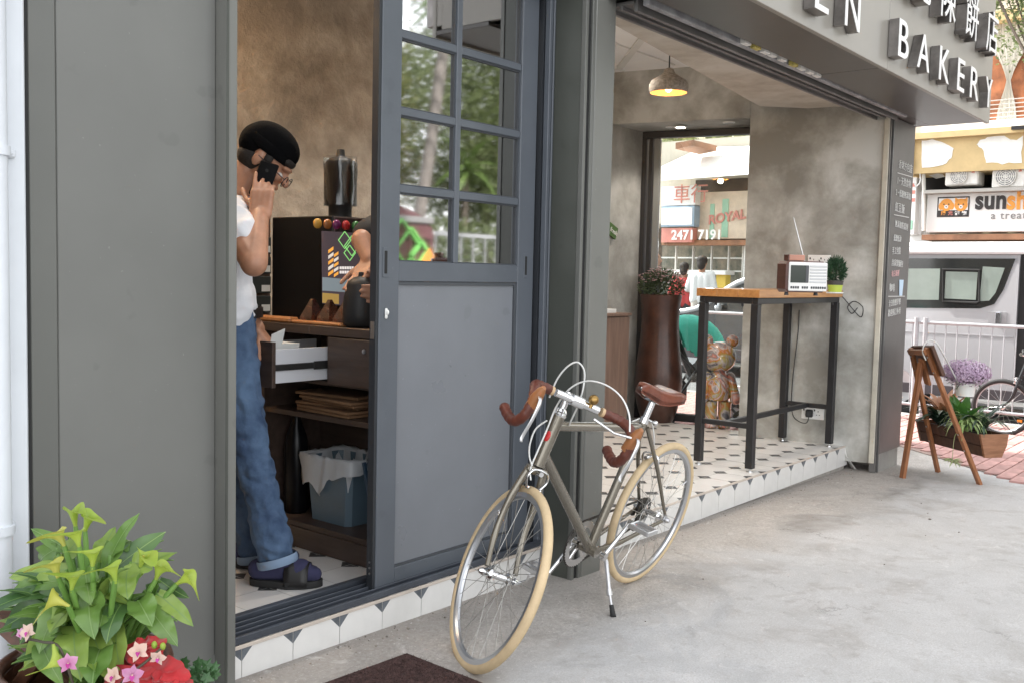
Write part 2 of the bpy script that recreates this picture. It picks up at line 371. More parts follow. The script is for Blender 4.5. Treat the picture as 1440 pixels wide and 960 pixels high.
    d = n.nodes.new('ShaderNodeMapRange'); d.inputs['From Min'].default_value = 2.14; d.inputs['From Max'].default_value = 2.40; L.new(math_('ADD', sx.outputs['Y'], math_('MULTIPLY', math_('SUBTRACT', mid, .5), .5)), d.inputs['Value'])
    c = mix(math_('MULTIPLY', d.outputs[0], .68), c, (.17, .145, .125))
    c = mix(band0(vf), c, (.36, .34, .315))
    # scattered stains, grit and hairline cracks
    def band(v, lo, hi, a=1.0):
        q = n.nodes.new('ShaderNodeMapRange'); q.inputs['From Min'].default_value = lo; q.inputs['From Max'].default_value = hi; q.inputs['To Max'].default_value = a; L.new(v, q.inputs['Value']); return q.outputs[0]
    c = mix(band(noise(2.6, 9, .7, .5), .53, .66, .55), c, (.33, .305, .28))
    c = mix(band(noise(11, 6, .7, .3), .57, .68, .4), c, (.30, .28, .26))
    c = mix(band(noise(7.3, 7, .7, .8), .60, .70, .45), c, (.74, .72, .70))
    c = mix(band(noise(95, 2, .5), .68, .74, .4), c, (.24, .22, .2)); c = mix(band(noise(120, 2, .5), .67, .73, .6), c, (.75, .73, .7))
    vd = n.nodes.new('ShaderNodeTexVoronoi'); vd.feature = 'DISTANCE_TO_EDGE'; vd.inputs['Scale'].default_value = .62
    ds = n.nodes.new('ShaderNodeVectorMath'); ds.operation = 'ADD'; nv = n.nodes.new('ShaderNodeTexNoise'); nv.inputs['Scale'].default_value = 2.5; nv.inputs['Detail'].default_value = 8; nv.inputs['Roughness'].default_value = .7; L.new(tc.outputs['Object'], nv.inputs['Vector'])
    sc2 = n.nodes.new('ShaderNodeVectorMath'); sc2.operation = 'SCALE'; sc2.inputs['Scale'].default_value = .55; L.new(nv.outputs['Color'], sc2.inputs[0]); L.new(tc.outputs['Object'], ds.inputs[0]); L.new(sc2.outputs[0], ds.inputs[1]); L.new(ds.outputs[0], vd.inputs['Vector'])
    ck = n.nodes.new('ShaderNodeMapRange'); ck.inputs['From Min'].default_value = .001; ck.inputs['From Max'].default_value = .0045; ck.inputs['To Min'].default_value = .42; ck.inputs['To Max'].default_value = 0; L.new(vd.outputs['Distance'], ck.inputs['Value'])
    crack = math_('MULTIPLY', ck.outputs[0], band(noise(.9, 3), .5, .6)); c = mix(crack, c, (.12, .11, .1))
    L.new(c, P.inputs['Base Color']); P.inputs['Roughness'].default_value = .85
    bp = n.nodes.new('ShaderNodeBump'); bp.inputs['Strength'].default_value = .85; bp.inputs['Distance'].default_value = .007
    L.new(math_('ADD', math_('MULTIPLY', fine, math_('ADD', .15, f.outputs[0])), mid), bp.inputs['Height']); L.new(bp.outputs[0], P.inputs['Normal'])
    MAT['pavement_concrete'] = m
ground_material()
glass('door_glass', .55, (.80, .82, .80), .035)
glass('clear_glass', .05, (.93, .96, .95))

# ================================================================ ground, road, pavement
def gz(x): return .043 - .0135*max(-2, min(7.3, x))
ZF = .118                                     # shop floor level
b = MB(); b.quad((-400, -400, -.21), (400, -400, -.21), (400, 400, -.21), (-400, 400, -.21))
tag(b.build('ground', MAT['asphalt']), kind='structure')
# pavement slab
b = MB(); xs = [-26] + [-2 + 9.3*i/31 for i in range(32)] + [9.88]; ys = [-1.35] + [0.2*i for i in range(0, 16)] + [6, 30, 70]
nv = len(ys); vs = [(x, y, gz(x)) for x in xs for y in ys]
b.add(vs, [(i*nv+j, (i+1)*nv+j, (i+1)*nv+j+1, i*nv+j+1) for i in range(len(xs)-1) for j in range(nv-1)])
tag(b.build('pavement', MAT['pavement_concrete'], smooth=60), kind='structure')
b = MB(); b.box(9.884, -1.55, -.22, 10.03, 70, gz(8)+.006, .015); b.box(-26, -1.5, -.22, 9.88, -1.354, gz(0)+.004, .015)
tag(b.build('kerb', MAT['kerb'], smooth=40), kind='structure')
b = MB(); b.box(15.2, -30, -.22, 40, 70, -.06)
far_pave = tag(b.build('far_pavement', MAT['kerb']), kind='structure')
# red brick pavement at the corner: bricks that can be picked out are objects
bed = MB(); bl = [(7.95, 2.47), (7.01, 1.36), (5.6, -.3), (9.87, -.3), (9.87, 9), (7.2, 9), (7.2, 2.47)]
bed.prism([(x, y, gz(x)+.002) for x, y in bl], (0, 0, .003)); bedo = tag(bed.build('brick_pavement', MAT['paver_bed']), kind='structure')
bm_ = MB(); bm_.box(-.0965, -.0465, -.004, .0965, .0465, .016, .003); proto = bm_.build('brick', MAT['brick_paver'], bedo, local=True)
cand = []
for j in range(-3, 92):
    for i in range(-2, 26):
        x = 5.2 + i*.2 + (.1 if j % 2 else 0); y = -.1 + j*.1
        if x > 9.77 or y < -.2 or y > 8.9: continue
        if y < 2.5 and (x-7.01)*1.11 - (y-1.36)*.94 < .06: continue
        if y >= 2.5 and x < 7.75 - (y-2.4)*.05: continue
        p = V((x, y, gz(x))) - CAM; dz = p.dot(CF); u = 720+FPX*p.dot(CR)/dz; v_ = 480-FPX*p.dot(CU)/dz
        seen = 1255 < u < 1450 and v_ < 720
        cand.append((0 if seen else 1, dz, x, y))
cand.sort(); rest = MB(); first = True
for k, (s_, dz, x, y) in enumerate(cand):
    if k < 300 and s_ == 0:
        o = proto if first else link_copy(proto, bedo); first = False
        o.location = (x, y, gz(x) + rnd.uniform(-.002, .001)); o.rotation_euler = (rnd.uniform(-.008, .008), rnd.uniform(-.008, .008), rnd.uniform(-.012, .012))
    else: rest.box(x-.0965, y-.0465, gz(x)-.004, x+.0965, y+.0465, gz(x)+.014)
tag(rest.build('brick_field', MAT['brick_paver'], bedo), kind='stuff')

# ================================================================ tiled shop floor and step
S = .19; TX0 = 1.708; TY0 = 2.392; NX = 26; NY = 9
b = MB(); b.box(.9, TY0+.012, -.06, 6.62, 4.3, ZF-.004)
floor = tag(b.build('floor', MAT['grout']), kind='structure')
def tile_mesh(c, h, t, corners, name, mats):
    """square tile in its own plane (x right, y up), dark printed corners, thickness t along +z"""
    g = .0011; w2 = S-g; h2 = h-g; t0 = MB(); e = .0012
    pts = {'bl': (g, g), 'br': (w2, g), 'tr': (w2, h2), 'tl': (g, h2)}
    out = []
    for k, nx, pv in (('bl', (1, 0), (0, 1)), ('br', (0, 1), (-1, 0)), ('tr', (-1, 0), (0, -1)), ('tl', (0, -1), (1, 0))):
        x, y = pts[k]
        if k in corners:
            a_, b_ = (x+pv[0]*c, y+pv[1]*c), (x+nx[0]*c, y+nx[1]*c); out += [a_, b_]
            t0.mi = 1; t0.add([(a_[0], a_[1], t), (x, y, t-e*.5), (b_[0], b_[1], t)], [(0, 1, 2)]); t0.mi = 0
        else: out.append((x, y))
    t0.add([(x, y, t) for x, y in out], [tuple(range(len(out)))])
    q = [pts[k] for k in ('bl', 'br', 'tr', 'tl')]
    for i in range(4):
        (x0, y0), (x1, y1) = q[i], q[(i+1) % 4]; t0.add([(x0, y0, 0), (x1, y1, 0), (x1, y1, t-e*.5), (x0, y0, t-e*.5)], [(0, 1, 2, 3)])
    return t0.build(name, mats, floor, local=True)
C4 = ('bl', 'br', 'tr', 'tl')
proto = tile_mesh(.0437, S, .011, C4, 'floor_tile', [MAT['tile_white'], MAT['tile_black']])
first = True
for i in range(-1, NX):
    for j in range(NY):
        x = TX0 + i*S; y = TY0 + .012 + j*S - (.012 if j else 0)
        if x > 6.60 - (y-2.40)*.2254 and j > 3 and x > 6.7: continue
        o = proto if first else link_copy(proto, floor); first = False
        o.location = (x, y if j else TY0, ZF-.011 + rnd.uniform(-.0004, .0004))
proto = tile_mesh(.0437, .135, .01, ('tr', 'tl'), 'riser_tile', [MAT['riser_white'], MAT['riser_dark']])
first = True
for i in range(-1, NX):
    x = TX0 + i*S
    if 3.16 < x < 3.30: continue
    o = proto if first else link_copy(proto, floor); first = False
    o.location = (x, TY0+.0105, ZF-.135-.0025); o.rotation_euler = (R_(90), 0, 0)
b = MB(); b.box(1.66, TY0-.003, ZF-.0095, 3.19, TY0+.004, ZF+.0015, .001); b.box(3.41, TY0-.003, ZF-.0095, 6.598, TY0+.004, ZF+.0015, .001)
b.build('edge_trim', mat('edge_trim', (.55, .48, .42), .6, var=.1, scale=10), floor)
b = MB(); b.prism([(6.596, 2.395, ZF), (6.596, 2.375, .05), (6.66, 2.33, -.045), (6.70, 2.37, -.045), (6.64, 2.40, .04)], (0, .01, 0))
b.build('mortar_patch', MAT['off_white'], floor)

# ================================================================ the bakery building
bld = thing('bakery_building', 'grey panelled bakery shopfront with concrete walls and open front', 'building', (3.2, 2.4, 0))
HT = 3.6
# right wall: skewed off the square by 12.7 degrees
WD = V((-math.sin(R_(12.7)), math.cos(R_(12.7)), 0)); WN = V((math.cos(R_(12.7)), math.sin(R_(12.7)), 0)); WP = V((6.598, 2.40, 0))
def wallp(Y, off=0.0, z=0.0): p = WP + WN*off; return p + WD*((Y-p.y)/WD.y) + V((0, 0, z))
def onw(x, y, off=0.0): d = ray(x, y); return CAM + d*((WP+WN*off-CAM).dot(WN)/d.dot(WN))
OFF = .47
YB = 4.12
b = MB(); b.prism([wallp(2.235), V((7.09, 2.235, 0)), V((7.09, 3.11, 0)), wallp(3.11)], (0, 0, 2.80))
for v_ in range(len(b.v)):
    x, y, z = b.v[v_]
    if z < 1: b.v[v_] = (x, y, .015)
b.build('right_pier', MAT['concrete_wall'], bld)
b = MB(); b.prism([wallp(3.112, 0, 2.37), wallp(3.112, OFF+.12, 2.37), wallp(YB+.1, OFF+.12, 2.37), wallp(YB+.1, 0, 2.37)], (0, 0, .45))
b.build('bulkhead', MAT['concrete_wall'], bld)
b = MB(); b.box(.8, YB, -.06, 6.9, YB+.18, 2.80); b.build('back_wall', MAT['back_plaster'], bld)
b = MB(); b.prism([(.8, 4.0, 0), (.8, YB, 0), (4.2, YB, 0), (4.2, YB-.02, 0), (1.1, YB-.02, 0)], (0, 0, 2.78)); 
b = MB(); b.box(1.2, YB-.02, .1, 4.35, YB-.001, 2.748); b.build('warm_wall', MAT['warm_plaster'], bld)
b = MB(); b.box(.8, 2.5, -.06, 1.0, YB, 2.80); b.build('left_wall', MAT['warm_plaster'], bld)
b = MB(); b.prism([(.8, 2.4, 2.752), (6.62, 2.4, 2.752), (6.5, YB, 2.752), (.8, YB, 2.752)], (0, 0, .15)); ceil = b.build('ceiling', MAT['ceiling_white'], bld)
b = MB()
for k in range(4): b.box(1.6, 2.75+k*.42, 2.742, 6.2, 2.757+k*.42, 2.7515)
b.bar((4.55, 2.6, 2.748), (6.1, 4.0, 2.748), .05, .012); b.build('ceiling_seam', MAT['off_white'], ceil)
# lintel over the open bay and the shutter track below it
b = MB(); b.prism([(3.41, 2.395, 2.412), (6.60, 2.395, 2.412), (6.535, 2.72, 2.412), (6.28, 2.97, 2.412), (3.41, 2.52, 2.412)], (0, 0, .34)); b.build('lintel', MAT['lintel_concrete'], bld)
b = MB(); b.box(3.405, 2.16, 2.33, 6.62, 2.30, 2.345, .003); b.box(3.405, 2.155, 2.298, 6.62, 2.172, 2.36, .003); b.box(3.405, 2.285, 2.31, 6.62, 2.30, 2.42, .003); b.box(3.405, 2.225, 2.312, 6.62, 2.237, 2.331, .002)
b.build('shutter_track', MAT['track'], bld)
b = MB(); b.box(3.405, 2.10, 2.315, 6.64, 2.13, 2.44, .004); strip = b.build('wiring_strip', MAT['soffit_strip'], bld)
jbx = MB(); jb = []
for k, px in enumerate((1046, 1060, 1073, 1083, 1097, 1113, 1124, 1136, 1146)):
    p = ony(px, 56 + (px-1046)*.46, 2.098); jb.append(p); q = MB(); q.box(p.x-.035, 2.072, p.z-.026, p.x+.03, 2.0995, p.z+.028, .003)
    q.build('junction_box', (MAT['off_white'], mat('label_yellow', (.5, .42, .12), .6, var=.5, scale=60))[k in (1, 5)], strip)
b = MB(); b.box(.9, 2.302, 2.43, 6.6, 2.392, 3.4); b.build('beam_front', MAT['column_dark'], bld)
# fascia and soffit panels
FY = 1.725; SZ = 2.326
for x0, x1 in ((3.33, 5.098), (5.102, 7.16)):
    b = MB(); b.box(x0, FY, SZ-.012, x1, FY+.025, HT, .002); b.build('fascia_panel', MAT['fascia'], bld)
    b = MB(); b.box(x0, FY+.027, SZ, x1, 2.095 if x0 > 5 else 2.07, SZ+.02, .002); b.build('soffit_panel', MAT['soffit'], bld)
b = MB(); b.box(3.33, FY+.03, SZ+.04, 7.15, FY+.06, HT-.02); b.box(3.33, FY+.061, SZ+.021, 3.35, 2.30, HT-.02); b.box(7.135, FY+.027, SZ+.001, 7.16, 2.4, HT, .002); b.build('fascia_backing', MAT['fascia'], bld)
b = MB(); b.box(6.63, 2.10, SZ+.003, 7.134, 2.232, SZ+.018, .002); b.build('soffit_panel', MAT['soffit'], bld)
b = MB(); b.box(3.33, FY, HT+.002, 7.16, 2.405, HT+.2); b.box(-1.2, 2.41, 2.91, 7.1, 4.4, HT); b.build('roof_slab', MAT['column_dark'], bld)
b = MB(); b.box(-1.2, 2.41, HT+.21, 7.1, 9, 9); b.build('upper_storeys', MAT['kerb'], bld)
# left: white neighbour wall, grey panel, post
b = MB(); b.box(1.165, 2.39, -.02, 1.613, 2.46, 2.33, .002); b.build('front_panel', MAT['panel_grey'], bld)
b = MB(); b.box(1.095, 2.386, -.02, 1.163, 2.46, 2.33, .003); b.build('panel_border', MAT['column_grey'], bld)
b = MB(); b.box(1.614, 2.34, -.02, 1.650, 2.56, 2.33, .0025); b.build('door_post', MAT['panel_edge'], bld)
b = MB(); b.box(1.6128, 2.3375, -.02, 1.6205, 2.3392, 2.33); b.build('post_edge', MAT['column_dark'], bld)
b = MB(); b.box(1.0, 2.461, -.02, 1.613, 2.60, 2.45); b.build('panel_backing', MAT['column_dark'], bld)
# column between the two bays
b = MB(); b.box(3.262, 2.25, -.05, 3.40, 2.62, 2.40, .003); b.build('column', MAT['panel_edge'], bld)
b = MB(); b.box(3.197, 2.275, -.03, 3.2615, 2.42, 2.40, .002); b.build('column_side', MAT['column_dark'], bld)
b = MB(); b.box(3.194, 2.252, -.04, 3.212, 2.274, 2.40, .002); b.box(3.240, 2.252, -.04, 3.2605, 2.274, 2.40, .002); b.build('shutter_guide', MAT['column_grey'], bld)
b = MB(); b.box(3.2125, 2.262, -.04, 3.2395, 2.2745, 2.40); b.build('guide_slot', MAT['dark_gap'], bld)
# door frame beside the column and sill tracks
b = MB()
for x0, x1, y0, y1 in ((3.163, 3.182, 2.405, 2.43), (3.186, 3.196, 2.402, 2.425), (3.152, 3.18, 2.515, 2.56), (3.184, 3.25, 2.44, 2.56)): b.box(x0, y0, ZF+.01, x1, y1, 2.40, .002)
b.build('door_jamb', MAT['door_blue'], bld)
b = MB(); b.box(3.158, 2.432, ZF+.012, 3.183, 2.513, 2.40); b.build('jamb_gap', MAT['door_dark'], bld)
b = MB(); b.box(1.652, 2.398, ZF+.0022, 3.196, 2.572, ZF+.008)
for y0, y1, h in ((2.399, 2.412, .024), (2.44, 2.446, .022), (2.474, 2.480, .022), (2.508, 2.514, .022), (2.545, 2.573, .026), (2.422, 2.43, .016)): b.box(1.652, y0, ZF+.007, 3.196, y1, ZF+h, .0012)
b.build('door_sill', mat('sill_metal', (.085, .095, .115), .35, metal=.4, var=.15, scale=8), bld)
b = MB(); b.box(1.652, 2.40, 2.345, 3.196, 2.58, 2.43); b.build('door_header', MAT['door_blue'], bld)
# right edge: shutter guide and the panel with chalk writing
b = MB(); b.box(6.622, 2.192, -.045, 6.632, 2.234, 2.326, .001); b.box(6.654, 2.185, -.045, 6.668, 2.234, 2.326, .001); b.build('shutter_guide', MAT['track'], bld)
b = MB(); b.box(6.632, 2.216, -.04, 6.654, 2.2345, 2.326); b.build('guide_slot', MAT['dark_gap'], bld)
b = MB(); b.box(6.606, 2.20, .02, 6.6215, 2.234, 2.326, .003); b.build('pier_trim', mat('cream_trim', (.55, .52, .44), .7, var=.15, scale=8), bld)
b = MB(); b.box(6.672, 2.185, .078, 7.10, 2.232, 2.324, .002); board = b.build('chalk_panel', mat('chalk_panel', (.115, .108, .104), .45, var=.12, scale=3), bld)
b = MB(); b.box(6.68, 2.195, -.06, 7.088, 2.234, .077); b.build('panel_footing', MAT['screed'], bld)
yy = 2.182
for px, py, body, sz, mt in ((1262, 235, '香樂方包店', .075, 'chalk'), (1260, 258, '1・天然食材', .07, 'chalk'), (1258, 274, '2・低糖無添加', .065, 'chalk'), (1257, 296, '紅豆飯', .075, 'chalk'),
        (1257, 318, '無添加防腐劑', .06, 'chalk'), (1255, 338, '低鹽低油', .058, 'chalk'), (1253, 357, '手工包點', .06, 'chalk'), (1252, 373, '自家製麵包', .055, 'chalk'),
        (1252, 389, '每日新鮮', .055, 'chalk_pink'), (1249, 409, '咖啡', .07, 'chalk'), (1248, 431, '全日供應早餐', .055, 'chalk'), (1247, 445, '歡迎預訂外賣', .055, 'chalk')):
    p = ony(px, py, yy); lettering('chalk_writing', body, sz*rnd.uniform(.82, .95), (p.x+.02, yy, p.z), (1, 0, rnd.uniform(-.06, .06)), (rnd.uniform(-.05, .14), 0, 1), MAT[mt], board, .0015, sx=rnd.uniform(.8, .95), off=-.0004, sp=rnd.uniform(.95, 1.08))
b = MB()
for px, py, L in ((1261, 243, .33), (1256, 302, .33), (1248, 417, .36)):
    p = ony(px, py, yy); b.box(p.x+.015, yy-.0016, p.z-.003, p.x+L, yy, p.z+.002)
b.build('chalk_line', MAT['chalk'], board)
p = ony(1267, 406, yy); b = MB(); b.prism([(p.x-.03, yy, p.z-.05), (p.x+.03, yy, p.z-.05), (p.x+.045, yy, p.z+.06), (p.x-.045, yy, p.z+.06)], (0, -.0016, 0)); b.build('chalk_cup', MAT['chalk_blue'], board)

# neighbour's white wall and its pipe
nb = thing('neighbour_wall', 'white painted rough wall beside the grey shop panel', 'wall', (.5, 2.5, 0))
b = MB(); b.box(-2.5, 2.38, -.05, 1.088, 2.9, 3.5, .006); b.build('wall_face', MAT['white_wall'], nb, smooth=40)
b = MB(); b.box(1.0885, 2.384, -.03, 1.0945, 2.9, 3.5); b.build('wall_joint', MAT['dark_gap'], nb)
dp = thing('drain_pipe', 'white painted pipe clipped to the white wall', 'pipe', (.99, 2.35, 0))
px0 = ony(-6, 480, 2.345).x; b = MB(); b.tube([(px0, 2.345, -.02), (px0, 2.345, 3.4)], .03, 14); b.build('pipe', MAT['white_wall'], dp, smooth=60)
for py in (213, 743):
    p = ony(4, py, 2.345); b = MB(); b.obox((p.x+.012, 2.372, p.z), (.028, 0, 0), (0, .006, 0), (0, 0, .011), .004); b.lathe([(.036, -.011), (.036, .011)], (px0, 2.345, p.z), 16); b.ell((p.x+.026, 2.364, p.z), (.006, .004, .006), 8, 6)
    b.build('pipe_bracket', MAT['white_wall'], dp, smooth=40)

# grit and pebbles lying along the step
b = MB(); g = random.Random(77)
for k in range(230):
    x = g.uniform(1.7, 6.6); y = 2.378 - abs(g.gauss(0, .055)) if k % 10 else g.uniform(1.2, 2.3)
    if 3.15 < x < 3.45 and y > 2.22: continue
    r = g.uniform(.001, .004) if k % 12 else g.uniform(.004, .008); b.ell((x, y, gz(x)+r*.4), (r*g.uniform(.7, 1.3), r*g.uniform(.7, 1.3), r*.6), 6, 4, Matrix.Rotation(g.uniform(0, 6), 3, 'Z'))
tag(tag(b.build('grit', mat('grit', (.26, .23, .2), .9, var=.6, scale=25), smooth=60), 'loose grit and pebbles scattered along the tiled step', 'grit'), kind='stuff')
# ================================================================ sliding door
door = thing('sliding_door', 'slate blue sliding door with eight glass panes over a solid panel', 'door', (2.72, 2.47, ZF))
DX0, DX1, DY0, DY1, DZ0, DZ1 = 2.300, 3.150, 2.452, 2.490, ZF+.014, 2.40
SL, SR = 2.392, 3.050                          # inner edges of the stiles
zr = [ony(556, y, DY0).z for y in (367.5, 270, 160, 50)]   # lower edges of the glazing bars
zm = [ony(553, 367.5, DY0).z, ony(553, 391, DY0).z]
b = MB(); b.box(DX0, DY0, DZ0, SL, DY1, DZ1, .002); b.build('stile', MAT['door_blue'], door)
b = MB(); b.box(SR, DY0, DZ0, DX1, DY1, DZ1, .002); b.build('stile', MAT['door_blue'], door)
b = MB(); b.box(DX0-.012, DY0+.004, DZ0, DX0-.0005, DY1-.004, DZ1); b.build('door_edge', MAT['door_dark'], door)
zg = zm[0]; zp1 = zm[1]-.012; zp0 = ony(548, 800, DY0).z
b = MB(); b.box(SL+.0005, DY0+.001, zp1, SR-.0005, DY1-.001, zg, .002); b.build('mid_rail', MAT['door_blue'], door)
b = MB(); b.box(SL+.0005, DY0+.001, DZ0, SR-.0005, DY1-.001, zp0, .002); b.build('bottom_rail', MAT['door_blue'], door)
b = MB(); b.box(SL+.0005, DY0+.014, zp0+.0005, SR-.0005, DY1-.01, zp1-.0005); b.build('lower_panel', MAT['door_panel'], door)
b = MB(); g = .006
b.box(SL+.001, DY0+.006, zp1-.012, SR-.001, DY0+.0135, zp1-.001); b.box(SL+.001, DY0+.006, zp0+.001, SR-.001, DY0+.0135, zp0+.008)
b.box(SR-.012, DY0+.006, zp0+.008, SR-.001, DY0+.0135, zp1-.012); b.build('panel_gasket', mat('gasket', (.06, .066, .075), .6), door)
bars = [zg] + zr[1:] + [DZ1]
XM = ony(644, 270, DY0).x; hw = .0135
b = MB(); b.box(XM-hw, DY0+.003, zg+.0005, XM+hw, DY1-.004, DZ1, .002); b.build('glazing_bar', MAT['door_blue'], door)
for z in zr[1:]:
    for x0, x1 in ((SL+.0005, XM-hw-.0005), (XM+hw+.0005, SR-.0005)):
        b = MB(); b.box(x0, DY0+.004, z, x1, DY1-.005, z+.0265, .002); b.build('glazing_bar', MAT['door_blue'], door)
lo = [zg] + [z+.0265 for z in zr[1:]]; hi = zr[1:] + [DZ1]
for z0, z1 in zip(lo, hi):
    for x0, x1 in ((SL, XM-hw), (XM+hw, SR)):
        b = MB(); b.box(x0-.004, DY0+.020, z0-.004, x1+.004, DY0+.0225, z1+.004); b.build('pane', MAT['door_glass'], door)
        q = MB(); e = .005
        q.box(x0, DY0+.012, z0, x1, DY0+.0198, z0+e); q.box(x0, DY0+.012, z1-e, x1, DY0+.0198, z1); q.box(x0, DY0+.012, z0+e, x0+e, DY0+.0198, z1-e); q.box(x1-e, DY0+.012, z0+e, x1, DY0+.0198, z1-e)
        q.build('pane_gasket', MAT['gasket'], door)
def pull(px, py0, py1):
    a, c = ony(px, py0, DY0), ony(px, py1, DY0); q = MB(); q.box(a.x-.013, DY0-.003, c.z-.012, a.x+.013, DY0-.0002, a.z+.012, .001); o = q.build('pull_plate', MAT['door_blue'], door)
    q = MB(); q.box(a.x-.006, DY0-.0042, c.z, a.x+.006, DY0-.0031, a.z); q.build('pull_slot', MAT['dark_gap'], o)
pull(542, 353, 385); pull(739, 361, 387)
p = ony(542, 441, DY0); b = MB(); b.box(p.x-.006, DY0-.008, p.z-.018, p.x+.006, DY0-.0005, p.z+.018, .004); b.ell((p.x, DY0-.011, p.z+.004), (.005, .006, .009), 8, 6); b.build('latch', MAT['white_plastic'], door, smooth=50)
p = ony(529, 465, DY0); b = MB(); b.box(DX0-.0135, DY0+.01, p.z-.03, DX0-.0122, DY1-.01, p.z+.03); b.build('lock_plate', mat('steel', (.6, .6, .6), .3, metal=1), door)
for dz in (.055, .075, .095):
    b = MB(); b.lathe([(.004, 0), (.004, .002), (.001, .003)], (DX0-.012, DY0+.018, DZ0+dz), 8, (-1, 0, 0)); b.build('screw', MAT['steel'], door)

# ================================================================ sign letters on the fascia
sign = thing('shop_sign', 'raised white faced metal letters of the bakery sign on grey fascia', 'sign', (5.5, FY, 2.45))
def letter(ch, x, w, z, h, dep=.048):
    vs, fs = text_mesh(ch, 1, 1); X = [v[0] for v in vs]; Yq = [v[1] for v in vs]; x0, x1, y0, y1 = min(X), max(X), min(Yq), max(Yq)
    m = MB(); m.add([(x+(a-x0)/(x1-x0)*w, FY-.004-dep*(.5+c), z+(bq-y0)/(y1-y0)*h) for a, bq, c in vs], fs); o = m.build('letter', MAT['letter_side'], sign)
    m = MB(); m.add([(x+(a-x0)/(x1-x0)*w, FY-.004-dep-.003-.003*c, z+(bq-y0)/(y1-y0)*h) for a, bq, c in vs], fs); m.build('letter_face', MAT['letter_white'], o)
for ch, x, wd in (('D', 3.35, .16), ('E', 4.02, .145), ('N', 4.36, .18), ('B', 5.09, .155), ('A', 5.40, .205), ('K', 5.79, .19), ('E', 6.155, .145), ('R', 6.435, .19), ('Y', 6.79, .165)): letter(ch, x, wd, 2.376, .185)
for ch, x in (('記', 5.26), ('陳', 5.73), ('餅', 6.22), ('店', 6.70)): letter(ch, x, .275, 2.71, .265, .06)

# ================================================================ window in the recess
win = thing('recess_window', 'black framed shop window set back beside the brown vase', 'window', tuple(wallp(3.7, OFF, ZF)))
def wbox(m, Y0, Y1, z0, z1, o0, o1, bev=.002):
    a = wallp(Y0, o0); c = wallp(Y1, o0); d = WN*(o1-o0); m.obox((a+c)/2+d/2+V((0, 0, (z0+z1)/2)), (c-a)/2, d/2, V((0, 0, (z1-z0)/2)), bev)
WY0, WY1 = 3.115, 4.115; WZ0, WZ1 = ZF+.002, 2.368
b = MB(); wbox(b, WY0, WY1, WZ1-.05, WZ1, OFF-.05, OFF+.02); wbox(b, WY1-.035, WY1, WZ0, WZ1-.051, OFF-.05, OFF+.02); wbox(b, WY0, WY0+.035, WZ0, WZ1-.051, OFF-.05, OFF+.02); wbox(b, WY0+.036, WY1-.036, WZ0, WZ0+.055, OFF-.05, OFF+.02)
b.build('frame', MAT['black_metal'], win)
b = MB(); wbox(b, WY1-.075, WY1-.045, WZ0+.056, WZ1-.052, OFF-.035, OFF+.01); b.build('mullion', MAT['black_metal'], win)
b = MB(); wbox(b, WY1-.125, WY1-.08, WZ0+.056, WZ1-.052, OFF-.02, OFF+.015); b.build('sash_stile', mat('sash_grey', (.22, .225, .215), .4), win)
b = MB(); wbox(b, WY0+.036, WY1-.126, WZ0+.056, WZ1-.052, OFF-.002, OFF+.003, 0); b.build('pane', MAT['clear_glass'], win)
for px, py, lb in ((944, 179, 'small round white downlight in the recess soffit by the back wall'), (1025, 172.5, 'small round white downlight in the recess soffit by the wall pier')):
    p = onz(px, py, 2.366); dl = thing('downlight', lb, 'light', tuple(p), 'downlights over the recess')
    b = MB(); b.lathe([(.045, 0), (.045, -.006), (.036, -.008)], p + V((0, 0, .003)), 20); b.build('ring', MAT['white_plastic'], dl, smooth=40)
    b = MB(); b.lathe([(.033, 0), (.033, -.0015)], p + V((0, 0, -.006)), 16); b.build('lens', mat('lens', (.75, .75, .72), .2), dl)

# ================================================================ pendant lamps
mat('lamp_shade', (.36, .32, .275), .9, var=.35, scale=60, bump=.5, bscale=150)
mat('lamp_inner', (.6, .33, .1), .6)
mat('bulb', (1, .62, .25), .3, emit=2.5)
mat('cord_black', (.02, .02, .02), .5)
def pendant(p, label, r=.105, power=.55):
    t = thing('pendant_lamp', label, 'lamp', tuple(p), 'speckled pendant lamps'); h = r*1.22
    b = MB(); b.lathe([(r*.93, 0), (r*1.0, h*.12), (r*1.0, h*.32), (r*.88, h*.5), (r*.55, h*.66), (r*.32, h*.8), (r*.24, h*.96), (r*.12, h*1.02), (.004, h*1.03)], p, 28, cap=False); b.build('shade', MAT['lamp_shade'], t, smooth=60)
    b = MB(); b.lathe([(r*.93, 0), (r*.95, h*.14), (r*.93, h*.32), (r*.8, h*.48), (r*.45, h*.62), (.004, h*.7)], p, 28, cap=False); b.build('shade_lining', MAT['lamp_inner'], t, smooth=60)
    b = MB(); b.ell(p + V((0, 0, h*.22)), (.024, .024, .03), 12, 8); b.build('bulb', MAT['bulb'], t, smooth=180)
    b = MB(); b.tube([p + V((0, 0, h)), V((p.x, p.y, 2.751))], .004, 6); b.build('cord', MAT['cord_black'], t)
    L = bpy.data.lights.new('lamp_light', 'POINT'); L.energy = power; L.color = (1, .72, .46); L.shadow_soft_size = .03
    lo_ = bpy.data.objects.new('lamp_light', L); col.objects.link(lo_); lo_.parent = t; lo_.location = (0, 0, -.02)
pendant(atd(940, 131, 6.1), 'speckled brown pendant lamp hanging over the bar table bay', r=.122)
pendant(atd(717, 66, 5.0), 'speckled brown pendant lamp hanging behind the door glass')
pendant(V((2.15, 3.68, 2.45)), 'speckled brown pendant lamp above the man on the phone', power=11)  # added lamp, hidden by the door post, to warm the back wall

